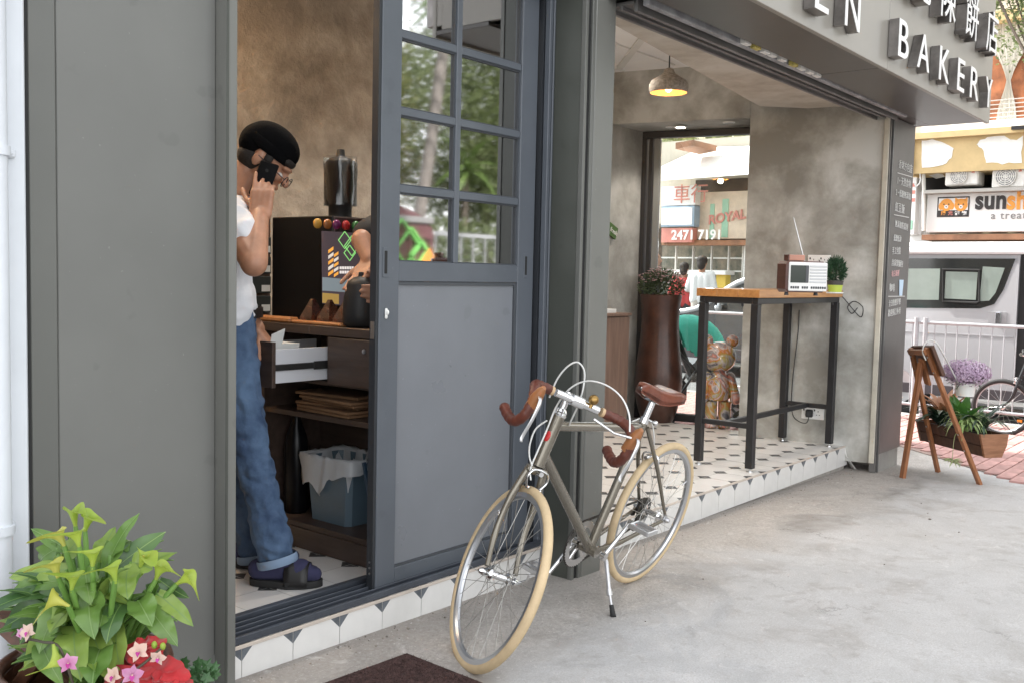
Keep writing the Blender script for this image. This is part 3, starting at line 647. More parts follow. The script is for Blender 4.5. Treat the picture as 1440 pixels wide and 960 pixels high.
# lit ceiling downlights: one shows through the door glass, the rest added to brighten
mat('lens_lit', (1, .86, .68), .3, emit=3)
for x, y, lb in ((2.0, 3.05, 'lit downlight in the ceiling above the open drawer'), (3.05, 3.1, 'lit downlight in the ceiling behind the door glass'), (4.3, 3.2, 'lit downlight in the ceiling behind the grey column'), (5.2, 3.55, 'lit downlight in the ceiling behind the pendant lamp'), (6.5, 3.7, 'lit spot under the recess soffit over the vase')):
    z = 2.75 if x < 6.3 else 2.36; dl = thing('ceiling_downlight', lb, 'light', (x, y, z), 'lit ceiling downlights'); b = MB(); b.lathe([(.05, .0), (.05, -.006), (.04, -.008)], (x, y, z), 20); b.build('ring', MAT['white_plastic'], dl, smooth=40); b = MB(); b.lathe([(.036, -.0085), (.036, -.010)], (x, y, z), 16); b.build('lens', MAT['lens_lit'], dl)
    L = bpy.data.lights.new('downlight_lamp', 'SPOT'); L.energy = 15 if 2.5 < x < 6.3 else 6; L.color = (1, .92, .82); L.spot_size = R_(120); L.spot_blend = .6; L.shadow_soft_size = .04; lo_ = bpy.data.objects.new('downlight_lamp', L); col.objects.link(lo_); lo_.parent = dl; lo_.location = (0, 0, -.02)
# ================================================================ furniture of the open bay
wood('table_oak', (.36, .15, .045), (.56, .28, .095), .35, (4, 30, 30), coat=.3)
wood('cabinet_walnut', (.16, .10, .075), (.27, .18, .14), .5, (40, 40, 3))
wood('counter_walnut', (.045, .03, .024), (.085, .058, .046), .42, (30, 3, 30))
wood('radio_wood', (.06, .018, .012), (.12, .035, .022), .35, (30, 5, 30), coat=.3)
mat('vase_brown', (.055, .022, .014), .38, var=.45, scale=7, bump=.7, bscale=28, coat=.15)
mat('soil', (.03, .022, .016), .95, bump=.6)
TZ = 1.178
tb = thing('bar_table', 'tall bar table with orange wood top and black steel frame', 'table', (5.87, 2.64, ZF))
ta, tc_ = (5.235, 2.43), (6.525, 2.835)
b = MB()
for k in range(3):
    y0 = 2.43 + k*.135; b.box(5.235, y0, TZ-.048, 6.525, y0+.1345, TZ, .0025)
b.build('table_top', MAT['table_oak'], tb)
b = MB(); zb = TZ-.049
for x0, y0, x1, y1 in ((5.25, 2.445, 6.51, 2.48), (5.25, 2.785, 6.51, 2.82), (5.25, 2.481, 5.285, 2.784), (6.475, 2.481, 6.51, 2.784)): b.box(x0, y0, zb-.035, x1, y1, zb, .002)
b.build('top_frame', MAT['black_metal'], tb)
LG = [(5.27, 2.465), (5.27, 2.80), (6.49, 2.465), (6.49, 2.80)]
for x, y in LG:
    b = MB(); b.box(x-.0225, y-.0225, ZF+.02, x+.0225, y+.0225, zb-.036, .002); lg = b.build('leg', MAT['black_metal'], tb)
    b = MB(); b.lathe([(.006, .019), (.006, .008), (.019, .006), (.02, 0)], (x, y, ZF), 14); b.build('levelling_foot', MAT['steel'], lg, smooth=40)
b = MB(); b.box(5.255, 2.486, .37, 5.285, 2.779, .40, .002); b.build('end_rung', MAT['black_metal'], tb)
b = MB(); b.box(6.475, 2.486, .37, 6.505, 2.779, .40, .002); b.build('end_rung', MAT['black_metal'], tb)
b = MB(); b.box(5.286, 2.617, .37, 6.474, 2.647, .40, .002); b.build('stretcher', MAT['black_metal'], tb)
for x, y in ((5.32, 2.463), (6.44, 2.463), (5.268, 2.55), (5.268, 2.72)):
    b = MB(); b.lathe([(.008, 0), (.008, -.014), (.004, -.018)], (x, y, zb-.0352), 8); b.build('bolt', MAT['black_metal'], tb)

# radio
p = onz(1134, 416, TZ); an = R_(236); n_ = V((math.cos(an), math.sin(an), 0)); s_ = V((-n_.y, n_.x, 0)); rc = p + V((.02, .03, 0)); U3 = V((0, 0, 1))
rad = thing('table_radio', 'small wooden radio with white front and dark screen on bar table', 'radio', tuple(rc))
hw, hh, hd = .088, .06, .042; K_ = .85; cz = rc + U3*(hh+.012)
b = MB(); b.obox(cz - n_*.004, s_*hw, n_*hd, U3*hh, .012); b.build('case', MAT['radio_wood'], rad, smooth=30)
b = MB(); b.obox(cz + n_*(hd-.001), s_*(hw-.004), n_*.004, U3*(hh-.005), .003); fr = b.build('front_panel', MAT['off_white'], rad)
b = MB(); b.obox(cz + n_*(hd+.004) - s_*.04 + U3*.010, s_*.039, n_*.0015, U3*.033, .001); b.build('screen', mat('screen_black', (.012, .02, .014), .12), fr)
b = MB(); b.obox(cz + n_*(hd+.0055) - s_*.0075 + U3*.010, s_*.0066, n_*.0015, U3*.032, .001); b.build('screen_strip', mat('dark_grey', (.06, .06, .065), .4), fr)
for k in range(6):
    b = MB(); b.obox(cz + n_*(hd+.0035) + s_*.042 + U3*(.04-k*.012), s_*.037, n_*.0012, U3*.0037, .001); b.build('grille_slot', mat('grille', (.5, .5, .5), .5) if k == 0 else MAT['grille'], fr)
for k in range(16):
    if k in (4, 8): continue
    b = MB(); b.obox(cz + n_*(hd+.004) + s_*(-.074 + k*.0099) - U3*.041, s_*.0035, n_*.0018, U3*.0045, .001); b.build('button', MAT['dark_grey'], fr)
for k in (-1, 1):
    b = MB(); b.lathe([(.009, 0), (.007, .013)], rc + s_*(k*.065), 10); b.build('foot', MAT['black_metal'], rad)
b = MB(); b.tube([cz + U3*hh - n_*.04 + s_*.035, cz + U3*(hh+.07) - n_*.045 + s_*.015, cz + U3*(hh+.17) - n_*.055 - s_*.012], [.003, .0024, .0012], 6); b.build('antenna', MAT['steel'], rad, smooth=60)
q = cz + U3*(hh+.0005) - s_*.04 + n_*.01; bx = thing('wooden_block', 'small pinkish wooden block lying on top of the radio', 'block', tuple(q))
b = MB(); b.obox(q + U3*.0115, s_*.034, n_*.016, U3*.011, .002); b.build('block', mat('block_pink', (.42, .2, .14), .5, var=.1, scale=20), bx)
b = MB(); b.obox(q + U3*.0115 - s_*.0365, s_*.0022, n_*.0165, U3*.0115, .001); b.build('end_cap', MAT['radio_wood'], bx)

# potted conifer
def blades(m, c, n, rmin, rmax, ln, wd, up=.5, seed=1, sq=(1, 1, 1)):
    rg = random.Random(seed)
    for i in range(n):
        d = V((rg.gauss(0, 1), rg.gauss(0, 1), rg.gauss(0, 1))).normalized(); rr = rmin + (rmax-rmin)*rg.random()**.5
        p = V(c) + V((d.x*rr*sq[0], d.y*rr*sq[1], d.z*rr*sq[2])); t = (d + V((0, 0, up)) + V((rg.uniform(-.4, .4), rg.uniform(-.4, .4), rg.uniform(-.3, .3)))).normalized()
        s0 = t.orthogonal().normalized(); s0.rotate(Matrix.Rotation(rg.uniform(0, 6.28), 3, t)); l = ln*rg.uniform(.6, 1.3); w_ = wd*rg.uniform(.7, 1.2)
        m.add([p, p + t*(l*.45) + s0*w_, p + t*l, p + t*(l*.45) - s0*w_], [(0, 1, 2, 3)])
leafmat('conifer', (.025, .065, .03), (.06, .125, .06), .5, .15)
p = onz(1174, 413, TZ); p = V((min(p.x, 6.46), p.y, TZ)) ; pp = thing('potted_conifer', 'little bushy conifer in a lime green and dark pot beside the radio', 'potted plant', tuple(p))
b = MB(); b.lathe([(.036, 0), (.04, .003), (.04, .0065), (.03, .0065)], p, 20); b.build('saucer', MAT['off_white'], pp, smooth=40)
b = MB(); b.lathe([(.029, .007), (.035, .04)], p, 24); b.build('pot', mat('lime', (.42, .5, .07), .4), pp, smooth=40)
b = MB(); b.lathe([(.0351, .0402), (.0375, .061), (.0335, .061), (.032, .054), (.001, .053)], p, 24, cap=False); b.build('pot_rim', mat('pot_dark', (.05, .042, .038), .5), pp, smooth=40)
b = MB(); b.tube([p + V((0, 0, .05)), p + V((.003, 0, .13))], [.006, .003], 6); b.build('stem', MAT['soil'], pp)
b = MB(); blades(b, p + V((0, 0, .108)), 1700, .01, .044, .02, .0024, .7, 3, (.95, .95, 1.35)); b.build('foliage', MAT['conifer'], pp, fix=False)

# sockets on the right wall
def socket(px, py, label, plug):
    q = onw(px, py, -.006); t = thing('wall_socket', label, 'socket', tuple(q), 'double sockets on the concrete wall')
    b = MB(); b.obox(q, WD*.076, WN*.005, V((0, 0, .044)), .003); pl = b.build('plate', MAT['white_plastic'], t)
    for sg in (-1, 1):
        for dx, dz, w_, h_ in ((0, .012, .003, .006), (-.012, -.012, .005, .003), (.012, -.012, .005, .003), (.03, .02, .006, .008)):
            b = MB(); b.obox(q - WN*.0055 + WD*(sg*.036+dx*.8) + V((0, 0, dz)), WD*w_*.7, WN*.001, V((0, 0, h_*.8))); b.build('slot', MAT['dark_gap'], pl)
    if plug:
        b = MB(); b.obox(q - WN*.022 + WD*.02 + V((0, 0, -.002)), WD*.024, WN*.016, V((0, 0, .026)), .006); b.build('plug', MAT['black_metal'], t)
    return q
s1 = socket(1152, 368, 'white double socket above the bar table behind the radio', False)
s2 = socket(1143, 580, 'white double socket low under the bar table with black plug', True)
cb = thing('power_cable', 'thin black cable running down the wall with a loop at table end', 'cable', tuple(s1))
e_ = wallp(2.47, -.012, TZ-.06)
b = MB(); lp = [s1 - WN*.012 + V((0, 0, .01)), s1 - WN*.02 + V((0, -.04, -.05)), onw(1165, 400, -.015), onw(1185, 418, -.02), onw(1200, 436, -.02), onw(1211, 446, -.02), onw(1213, 432, -.02), onw(1201, 424, -.02), onw(1192, 432, -.02), onw(1198, 441, -.02), onw(1206, 433, -.02)]
b.tube(smooth_path(lp, 6), .0032, 6); b.build('loop', MAT['cord_black'], cb, smooth=60)
b = MB(); b.tube(smooth_path([onw(1124, 436, -.01), onw(1122, 470, -.01), onw(1116, 520, -.012), onw(1113, 560, -.012), onw(1115, 583, -.014), onw(1124, 592, -.02), onw(1134, 594, -.03), s2 - WN*.03 + WD*.02 + V((0, 0, -.025))], 6), .0032, 6); b.build('drop', MAT['cord_black'], cb, smooth=60)

# tall vase with flowers
vp = onz(923, 590, ZF); vp = V((min(vp.x, 6.62), min(vp.y, 3.89), ZF))
sc_ = (vp-CAM).dot(CF)/FPX
va = thing('tall_vase', 'tall dark brown waisted vase holding small pink flowers', 'vase', tuple(vp))
prof = [(.0, 0), (21, 0), (23, 3), (28, 18), (32, 36), (33.5, 52), (32.5, 72), (29, 100), (26.5, 125), (26, 140), (27, 160), (29, 176), (27.5, 177), (26, 174)]
b = MB(); b.lathe([(r*sc_, z*sc_) for r, z in prof[1:]] + [(24*sc_, 168*sc_), (.002, 167*sc_)], vp, 40, cap=True); b.build('body', MAT['vase_brown'], va, smooth=50)
leafmat('tiny_leaf', (.03, .05, .025), (.09, .12, .05), .6, .2); leafmat('pink_petal', (.55, .34, .36), (.68, .5, .5), .6, .3)
tp = vp + V((0, 0, 188*sc_)); b = MB(); blades(b, tp, 1500, .02, .17, .026, .0065, .3, 5, (1.05, 1.05, .75))
tr = [q for q in b.v]; b.build('foliage', MAT['tiny_leaf'], va, fix=False)
b = MB(); rg = random.Random(8)
for k in range(170):
    a = rg.uniform(0, 6.28); rr = rg.uniform(.02, .18); z = rg.uniform(.03, .14)*(1.2-rr*3); q = tp + V((math.cos(a)*rr, math.sin(a)*rr, z))
    for j in range(4):
        a2 = j*1.57+k; t = V((math.cos(a2), math.sin(a2), .5)).normalized(); s0 = t.cross(U3).normalized(); b.add([q, q+t*.010+s0*.007, q+t*.018, q+t*.010-s0*.007], [(0, 1, 2, 3)])
b.build('blossom', MAT['pink_petal'], va, fix=False)
b = MB(); rg = random.Random(9)
for k in range(16):
    a = rg.uniform(0, 6.28); q1 = tp + V((math.cos(a)*.1, math.sin(a)*.1, rg.uniform(-.02, .1))); b.tube([tp - V((0, 0, .05)), (tp+q1)/2 + V((0, 0, .03)), q1 + V((math.cos(a)*.04, math.sin(a)*.04, rg.uniform(-.05, .02)))], .0018, 4)
b.build('stem', MAT['tiny_leaf'], va)

# low cabinet by the back wall
c1 = ony(885, 440, 3.92); cab = thing('low_cabinet', 'low walnut cabinet standing by the plaster back wall', 'cabinet', (5.7, 4.0, ZF))
b = MB(); b.box(4.9, 3.922, ZF, c1.x-.006, YB-.002, c1.z-.022, .002); b.build('carcass', MAT['cabinet_walnut'], cab)
b = MB(); b.box(4.88, 3.90, c1.z-.021, c1.x+.004, YB-.002, c1.z, .002); b.build('cabinet_top', MAT['cabinet_walnut'], cab)
for k in range(3):
    x1 = c1.x-.012-k*.42; b = MB(); b.box(x1-.412, 3.908, ZF+.05, x1, 3.921, c1.z-.028, .002); b.build('cabinet_door', MAT['cabinet_walnut'], cab)
q = ony(858, 433, 3.97); nbk = thing('white_box', 'flat white paper box on the low walnut cabinet', 'box', (q.x, 3.98, c1.z)); b = MB(); b.box(q.x-.14, 3.94, c1.z+.0005, q.x+.04, 4.04, c1.z+.03, .002); b.build('lid', MAT['white_plastic'], nbk)
q = ony(861, 325, 4.10); gt = thing('green_wall_tag', 'small tilted green sign pinned on the plaster back wall', 'sign', tuple(q))
b = MB(); b.obox(q, V((.055, 0, -.022)), V((0, .008, 0)), V((.018, 0, .042)), .002); bo = b.build('plate', mat('tag_green', (.06, .12, .03), .5), gt)
lettering('lettering', 'fresh', .05, q + V((-.045, -.009, 0)), (1, 0, -.4), (.4, 0, 1), MAT['chalk'], bo)

# glossy painted bear statue
def bear():
    m = bpy.data.materials.new('bear_gloss'); m.use_nodes = True; n = m.node_tree; P = n.nodes['Principled BSDF']; L = n.links
    tc = n.nodes.new('ShaderNodeTexCoord'); nz = n.nodes.new('ShaderNodeTexNoise'); nz.inputs['Scale'].default_value = 5; nz.inputs['Detail'].default_value = 5; nz.inputs['Distortion'].default_value = 1.6
    L.new(tc.outputs['Object'], nz.inputs['Vector']); r = n.nodes.new('ShaderNodeValToRGB'); e = r.color_ramp.elements
    e[0].position = .33; e[0].color = (.1, .1, .12, 1); e[1].position = .66; e[1].color = (.62, .56, .56, 1)
    for p_, c in ((.39, (.45, .4, .4)), (.44, (.36, .31, .1)), (.48, (.5, .17, .04)), (.52, (.58, .5, .48)), (.56, (.22, .22, .23)), (.6, (.55, .2, .15))): x = e.new(p_); x.color = (*c, 1)
    L.new(nz.outputs['Fac'], r.inputs['Fac']); L.new(r.outputs[0], P.inputs['Base Color']); P.inputs['Roughness'].default_value = .12; P.inputs['Coat Weight'].default_value = .6
    MAT['bear_gloss'] = m
    bp = onz(1008, 601, ZF); bp = V((min(bp.x, 6.66), bp.y, ZF)); h = .70
    t = thing('bear_statue', 'glossy bear statue in swirled orange and grey paint by the window', 'statue', tuple(bp))
    f = V((-.78, -.62, 0)).normalized(); s = V((-f.y, f.x, 0)); rot = Matrix((( s.x, f.x, 0), (s.y, f.y, 0), (0, 0, 1)))
    def P3(x, y, z): return bp + s*x + f*y + V((0, 0, z))
    G = MAT['bear_gloss']
    for k in (-1, 1):
        b = MB(); b.lathe([(.045, 0), (.05, .015), (.049, .13), (.05, .2), (.03, .21)], P3(k*.052, 0, 0), 20, sy=1.0); b.ell(P3(k*.052, .03, .026), (.046, .05, .026), 14, 8, rot); b.build('leg', G, t, smooth=60)
        b = MB(); b.cap_(P3(k*.088, .0, .39), P3(k*.125, .03, .22), .034, .04); b.build('arm', G, t, smooth=60)
        b = MB(); b.ell(P3(k*.095, -.01, .655), (.047, .026, .047), 16, 10, rot); b.build('ear', G, t, smooth=180)
    b = MB(); b.lathe([(.085, .212), (.1, .23), (.098, .3), (.085, .38), (.06, .425), (.03, .43)], bp, 24, sx=1, sy=.85); b.build('torso', G, t, smooth=60)
    b = MB(); b.ell(P3(0, .0, .535), (.125, .112, .115), 24, 16, rot); b.build('head', G, t, smooth=180)
    b = MB(); b.ell(P3(0, .1, .51), (.05, .035, .038), 16, 10, rot); b.build('muzzle', G, t, smooth=180)
bear()
# ================================================================ counter side of the shop
CX = 2.474; CT = 1.018
mat('black_gloss', (.004, .004, .005), .3, spec=.25)
mat('black_matte', (.012, .012, .013), .55)
mat('steel_white', (.72, .73, .76), .35, metal=.1)
mat('rail_grey', (.09, .09, .09), .35, metal=.8)
wood('tray_wood', (.42, .17, .06), (.6, .29, .12), .4, (4, 30, 30))
ct = thing('service_counter', 'dark walnut service counter with open shelves and a pulled out drawer', 'counter', (2.7, 3.0, ZF))
W_ = MAT['counter_walnut']
b = MB(); b.box(CX-.012, 2.60, CT-.035, 2.80, 3.02, CT, .002); b.box(CX-.012, 3.0205, CT-.035, 3.03, 3.60, CT, .002); b.build('counter_top', W_, ct)
b = MB(); b.box(CX+.004, 2.61, ZF+.085, 2.79, 3.59, ZF+.105, .001); b.build('bottom_shelf', W_, ct)
b = MB(); b.box(CX, 2.61, ZF+.001, CX+.018, 3.59, ZF+.084, .001); b.build('plinth', W_, ct)
b = MB(); b.box(CX+.004, 2.631, .648, 2.77, 3.319, .668, .001); b.build('shelf', W_, ct)
b = MB(); b.box(CX, 2.61, ZF+.106, 2.79, 2.63, CT-.036, .001); b.build('side_panel', W_, ct)
b = MB(); b.box(CX, 3.32, ZF+.106, 2.79, 3.34, CT-.036, .001); b.build('side_panel', W_, ct)
b = MB(); b.box(2.772, 2.631, ZF+.106, 2.79, 3.319, CT-.036, .001); b.build('back_panel', W_, ct)
b = MB(); b.box(CX+.004, 2.632, .79, 2.77, 3.318, .805, .001); b.build('drawer_divider', W_, ct)
b = MB(); b.box(CX-.016, 2.632, .80, CX-.0005, 2.905, CT-.04, .0015); df = b.build('drawer_front', W_, ct)
lk = onx(512, 494, CX-.017); b = MB(); b.lathe([(.009, 0), (.009, .003), (.006, .004)], lk, 14, (-1, 0, 0)); b.build('lock', MAT['steel'], df, smooth=40)
# open drawer: slides out towards the man (-X)
b = MB(); b.box(2.205, 2.912, .80, 2.222, 3.312, .968, .0015); od = b.build('open_drawer', W_, ct)
b = MB(); b.box(2.2225, 2.925, .815, CX+.25, 2.934, .94, .001); b.build('drawer_side', MAT['steel_white'], od)
b = MB(); b.box(2.2225, 3.29, .815, CX+.25, 3.299, .94, .001); b.build('drawer_side', MAT['steel_white'], od)
b = MB(); b.box(2.2225, 2.9345, .82, CX+.25, 3.2895, .828); b.build('drawer_base', MAT['steel_white'], od)
b = MB(); b.box(2.225, 2.916, .862, CX+.1, 2.9245, .885, .001); b.box(2.40, 2.9135, .858, CX+.05, 2.9158, .889, .001); b.build('drawer_rail', MAT['rail_grey'], od)
b = MB(); b.box(2.26, 3.0, .828, 2.40, 3.1, .952, .001); b.obox((2.28, 2.99, .95), (.03, 0, .01), (0, .002, 0), (.012, 0, .05)); pc = b.build('receipt', mat('paper', (.72, .74, .72), .7), None)
tag(pc, 'pale folded slips of paper standing in the open drawer', 'paper'); 
# things under and on the counter
pb = thing('paper_bags', 'pile of brown paper bags lying on the counter shelf', 'paper bags', (2.62, 2.98, .67))
mat('kraft', (.22, .12, .06), .8, var=.15, scale=6)
rg = random.Random(4)
for k in range(6):
    b = MB(); z = .669 + k*.013; a = rg.uniform(-.12, .12); b.obox((2.63+rg.uniform(-.02, .02), 2.98+rg.uniform(-.04, .04), z+.006), (.12*math.cos(a), .12*math.sin(a), 0), (-.17*math.sin(a), .17*math.cos(a), 0), (0, 0, .0058), .003); b.build('bag', MAT['kraft'], pb)
can = thing('red_tin', 'small red tin with white label on the counter shelf', 'tin', (2.56, 2.70, .669)); b = MB(); b.lathe([(.045, 0), (.045, .12), (.04, .125)], (2.56, 2.70, .6685), 20); b.build('body', mat('tin_red', (.3, .015, .015), .35), can, smooth=40)
b = MB(); b.box(2.512, 2.69, .70, 2.516, 2.712, .74); b.build('tin_label', MAT['paper'], can)
bp = V((2.64, 3.0, ZF+.1055)); bn = thing('waste_bin', 'blue grey waste bin with a loose white plastic liner', 'bin', tuple(bp))
def frus(m, c, w0, d0, w1, d1, z0, z1, bev=.02):
    def ring(w, d, z): return [V((c.x+sx*(w-bx_), c.y+sy*(d-by_), c.z+z)) for sx, sy, bx_, by_ in ((-1, -1, 0, bev), (-1, -1, bev, 0), (1, -1, bev, 0), (1, -1, 0, bev), (1, 1, 0, bev), (1, 1, bev, 0), (-1, 1, bev, 0), (-1, 1, 0, bev))]
    r0, r1 = ring(w0, d0, z0), ring(w1, d1, z1); m.add(r0+r1, [tuple(range(8))[::-1]] + [(i, (i+1) % 8, (i+1) % 8+8, i+8) for i in range(8)])
b = MB(); frus(b, bp, .088, .118, .102, .14, 0, .255); b.build('bucket', mat('bin_blue', (.10, .15, .19), .4), bn, smooth=30)
leafmat('liner', (.62, .64, .66), (.75, .76, .77), .35, .3)
b = MB(); N = 48; rg = random.Random(12); rows = []
for j, (sc, z) in enumerate(((.86, .14), (.94, .2), (1.0, .262), (1.05, .272), (1.09, .25), (1.1, .2), (1.11, .15), (1.12, .1))):
    row = []
    for k in range(N):
        a = 2*math.pi*k/N; ca, sa = math.cos(a), math.sin(a); q = max(abs(ca)/.102, abs(sa)/.14); x, y = ca/q*sc, sa/q*sc
        hang = .35 + .65*(.5+.5*math.sin(a*2.0+2.6))*(.75+.25*math.sin(a*7)); zz = z if j < 4 else .272 - (.272-z)*hang
        wv = .007*math.sin(a*11+j*.8)+.006*math.sin(a*19+j)*(j > 2); row.append(bp + V((x*(1+wv*6), y*(1+wv*5), zz + rg.uniform(-.004, .004))))
    rows.append(row)
b.add([q for r in rows for q in r], [(j*N+k, j*N+(k+1) % N, (j+1)*N+(k+1) % N, (j+1)*N+k) for j in range(len(rows)-1) for k in range(N)]); b.build('liner', MAT['liner'], bn, smooth=180, fix=False)
for y_, nm in ((2.68, 0),):
    t = thing('folded_stool', 'dark blue folding step stool leaning under the counter', 'stool', (2.60, 2.70, ZF+.106)); b = MB(); b.obox((2.60, 2.715, ZF+.106+.14), (.07, 0, 0), (0, .009, .0), (0, .035, .14), .004); b.build('panel', mat('stool_blue', (.03, .06, .1), .4), t); b = MB(); b.bar((2.53, 2.70, ZF+.1065), (2.53, 2.77, ZF+.386), .012, .012); b.build('edge_rail', MAT['stool_blue'], t)
bt = thing('dark_bottle', 'tall dark glass bottle in the shadow under the counter', 'bottle', (2.58, 3.24, ZF+.106)); b = MB(); b.lathe([(.045, 0), (.05, .01), (.05, .28), (.04, .33), (.02, .38), (.018, .44), (.022, .445)], (2.58, 3.24, ZF+.1055), 20); b.build('body', MAT['black_gloss'], bt, smooth=50)
# pyramids on a tray
tp = onx(455, 454, CX+.06); tr = thing('wooden_tray', 'long narrow orange wooden tray on the counter edge', 'tray', (CX+.07, 2.96, CT))
b = MB(); b.box(CX+.01, 2.86, CT+.0005, CX+.14, 3.16, CT+.014, .004); b.build('tray_base', MAT['tray_wood'], tr)
mat('truffle', (.075, .026, .014), .1, var=.7, scale=20, bump=6, bscale=16, coat=1.0)
for y_, lb in ((2.905, 'wrapped chocolate coloured pyramid pastry beside the black jug'), (3.0, 'wrapped chocolate coloured pyramid pastry between two others on the tray'), (3.105, 'wrapped chocolate coloured pyramid pastry by the black cabinet')):
    t = thing('pyramid_pastry', lb, 'pastry', (CX+.075, y_, CT+.014), 'pyramid pastries on the tray'); c = V((CX+.075, y_, CT+.0145)); w2 = .037
    b = MB(); q = [c + V((sx*w2, sy*w2, 0)) for sx, sy in ((-1, -1), (1, -1), (1, 1), (-1, 1))] + [c + V((sx*w2*.96, sy*w2*.96, .012)) for sx, sy in ((-1, -1), (1, -1), (1, 1), (-1, 1))] + [c + V((sx*.006, sy*.006, .085)) for sx, sy in ((-1, -1), (1, -1), (1, 1), (-1, 1))]
    b.add(q, [(0, 3, 2, 1), (8, 9, 10, 11)] + [(i, (i+1) % 4, (i+1) % 4+4, i+4) for i in range(4)] + [(i+4, (i+1) % 4+4, (i+1) % 4+8, i+8) for i in range(4)]); b.build('pastry', MAT['truffle'], t)
b = MB(); b.bar((CX+.03, 3.165, CT+.012), (CX+.03, 3.55, CT+.012), .05, .022, b=.006); tag(b.build('wooden_board', MAT['tray_wood']), 'orange wooden board lying along the counter by the drawers', 'board')
# coffee machine: black cabinet with mirror-like front
mc = thing('coffee_machine', 'black coffee machine with glossy front and a row of coloured caps', 'machine', (2.8, 3.24, CT))
MX, MY0, MY1, MZ = 2.60, 3.05, 3.44, 1.452
b = MB(); b.box(MX, MY0, CT+.003, 3.02, MY1, MZ, .004); b.build('cabinet', MAT['black_gloss'], mc)
b = MB(); b.box(MX+.018, MY0-.012, CT+.03, 3.0, MY0-.0005, MZ-.07, .003); b.build('front_glass', mat('mirror_front', (.42, .42, .43), .04, metal=1.0), mc)
b = MB(); b.box(MX+.004, MY0-.008, MZ-.066, 3.015, MY0-.0005, MZ-.004, .002); b.build('top_strip', mat('strip_brown', (.06, .035, .035), .35), mc)
for k, (px, cc) in enumerate(((446, (.55, .3, .05)), (460, (.3, .11, .03)), (473, (.15, .02, .1)), (486, (.5, .03, .03)), (500, (.05, .2, .05)), (513, (.6, .35, .06)))):
    p = ony(px, 313, MY0-.009); p.z = MZ-.036; b = MB(); b.lathe([(.02, 0), (.02, .006), (.014, .012), (.002, .014)], p, 16, (0, -1, 0)); b.build('cap', mat('cap%d' % k, cc, .25), mc, smooth=50)
# hoarding mirrored in the machine's front, painted as glowing shapes
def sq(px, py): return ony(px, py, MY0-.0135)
def glow_shape(pts, nm, c, e, lift=0.0):
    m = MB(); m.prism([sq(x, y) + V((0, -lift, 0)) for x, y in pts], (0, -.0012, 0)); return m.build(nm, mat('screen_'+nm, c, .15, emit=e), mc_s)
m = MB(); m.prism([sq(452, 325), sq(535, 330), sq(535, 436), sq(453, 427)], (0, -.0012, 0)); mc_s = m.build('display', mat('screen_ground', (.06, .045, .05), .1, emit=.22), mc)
glow_shape([(453, 390), (500, 394), (498, 412), (453, 409)], 'lower_picture', (.12, .14, .15), .35, .0014); glow_shape([(453, 412), (476, 414), (476, 428), (453, 426)], 'amber_box', (.22, .14, .04), .35, .0014)
for k in range(5): glow_shape([(461, 384-k*8), (468, 379-k*8), (468, 383.5-k*8), (461, 388.5-k*8)], 'stripe', ((.6, .27, .05), (.5, .45, .4))[k % 2], .3, .0028); glow_shape([(469, 386-k*7), (475, 382-k*7), (475, 386-k*7), (469, 390-k*7)], 'stripe', ((.6, .27, .05), (.5, .45, .4))[k % 2], .3, .0028)
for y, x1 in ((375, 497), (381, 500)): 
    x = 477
    while x < x1: glow_shape([(x, y), (x+2.6, y+.1), (x+2.6, y+4), (x, y+3.9)], 'caption_block', (.55, .5, .48), .3, .0028); x += 3.4
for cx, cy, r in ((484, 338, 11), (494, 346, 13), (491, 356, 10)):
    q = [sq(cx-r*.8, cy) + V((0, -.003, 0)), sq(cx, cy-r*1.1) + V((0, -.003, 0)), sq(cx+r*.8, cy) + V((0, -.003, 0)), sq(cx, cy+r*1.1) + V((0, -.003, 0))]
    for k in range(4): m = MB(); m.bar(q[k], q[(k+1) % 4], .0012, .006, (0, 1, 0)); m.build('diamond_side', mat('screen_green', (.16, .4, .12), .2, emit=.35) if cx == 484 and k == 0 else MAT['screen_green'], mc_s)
# grinder wrapped in clear plastic on top
gp = V((2.83, 3.27, MZ+.0005)); gr = thing('coffee_grinder', 'black coffee grinder under a loose clear plastic wrap', 'grinder', tuple(gp))
b = MB(); b.lathe([(.05, 0), (.05, .075), (.056, .08), (.06, .2), (.064, .205), (.064, .245), (.05, .26), (.02, .27), (.016, .30), (.002, .302)], gp, 24); b.build('body', MAT['black_matte'], gr, smooth=50)
b = MB(); rows = []
for j, z in enumerate((.06, .09, .14, .19, .24, .268)):
    rows.append([gp + V((math.cos(a)*(.071+.004*math.sin(a*9+j)), math.sin(a)*(.071+.004*math.sin(a*7+j*2)), z)) for a in [2*math.pi*k/30 for k in range(30)]])
b.add([q for r in rows for q in r], [(j*30+k, j*30+(k+1) % 30, (j+1)*30+(k+1) % 30, (j+1)*30+k) for j in range(5) for k in range(30)]); b.build('plastic_wrap', glass('film', .03, (.72, .72, .72), .2), gr, smooth=180, fix=False)
# black jug
jp = V((2.545, 2.815, CT)); jg = thing('black_jug', 'rounded matte black jug held by the barista', 'jug', tuple(jp))
b = MB(); b.lathe([(.05, .001), (.066, .01), (.07, .05), (.066, .11), (.055, .16), (.05, .175), (.03, .19), (.012, .195), (.01, .21), (.002, .212)], jp, 28); b.build('body', MAT['black_matte'], jg, smooth=60)
b = MB(); b.tube(smooth_path([jp + V((.05, .03, .16)), jp + V((.10, .05, .15)), jp + V((.10, .05, .07)), jp + V((.06, .03, .04))], 5), .008, 8); b.build('handle', MAT['black_matte'], jg, smooth=60)
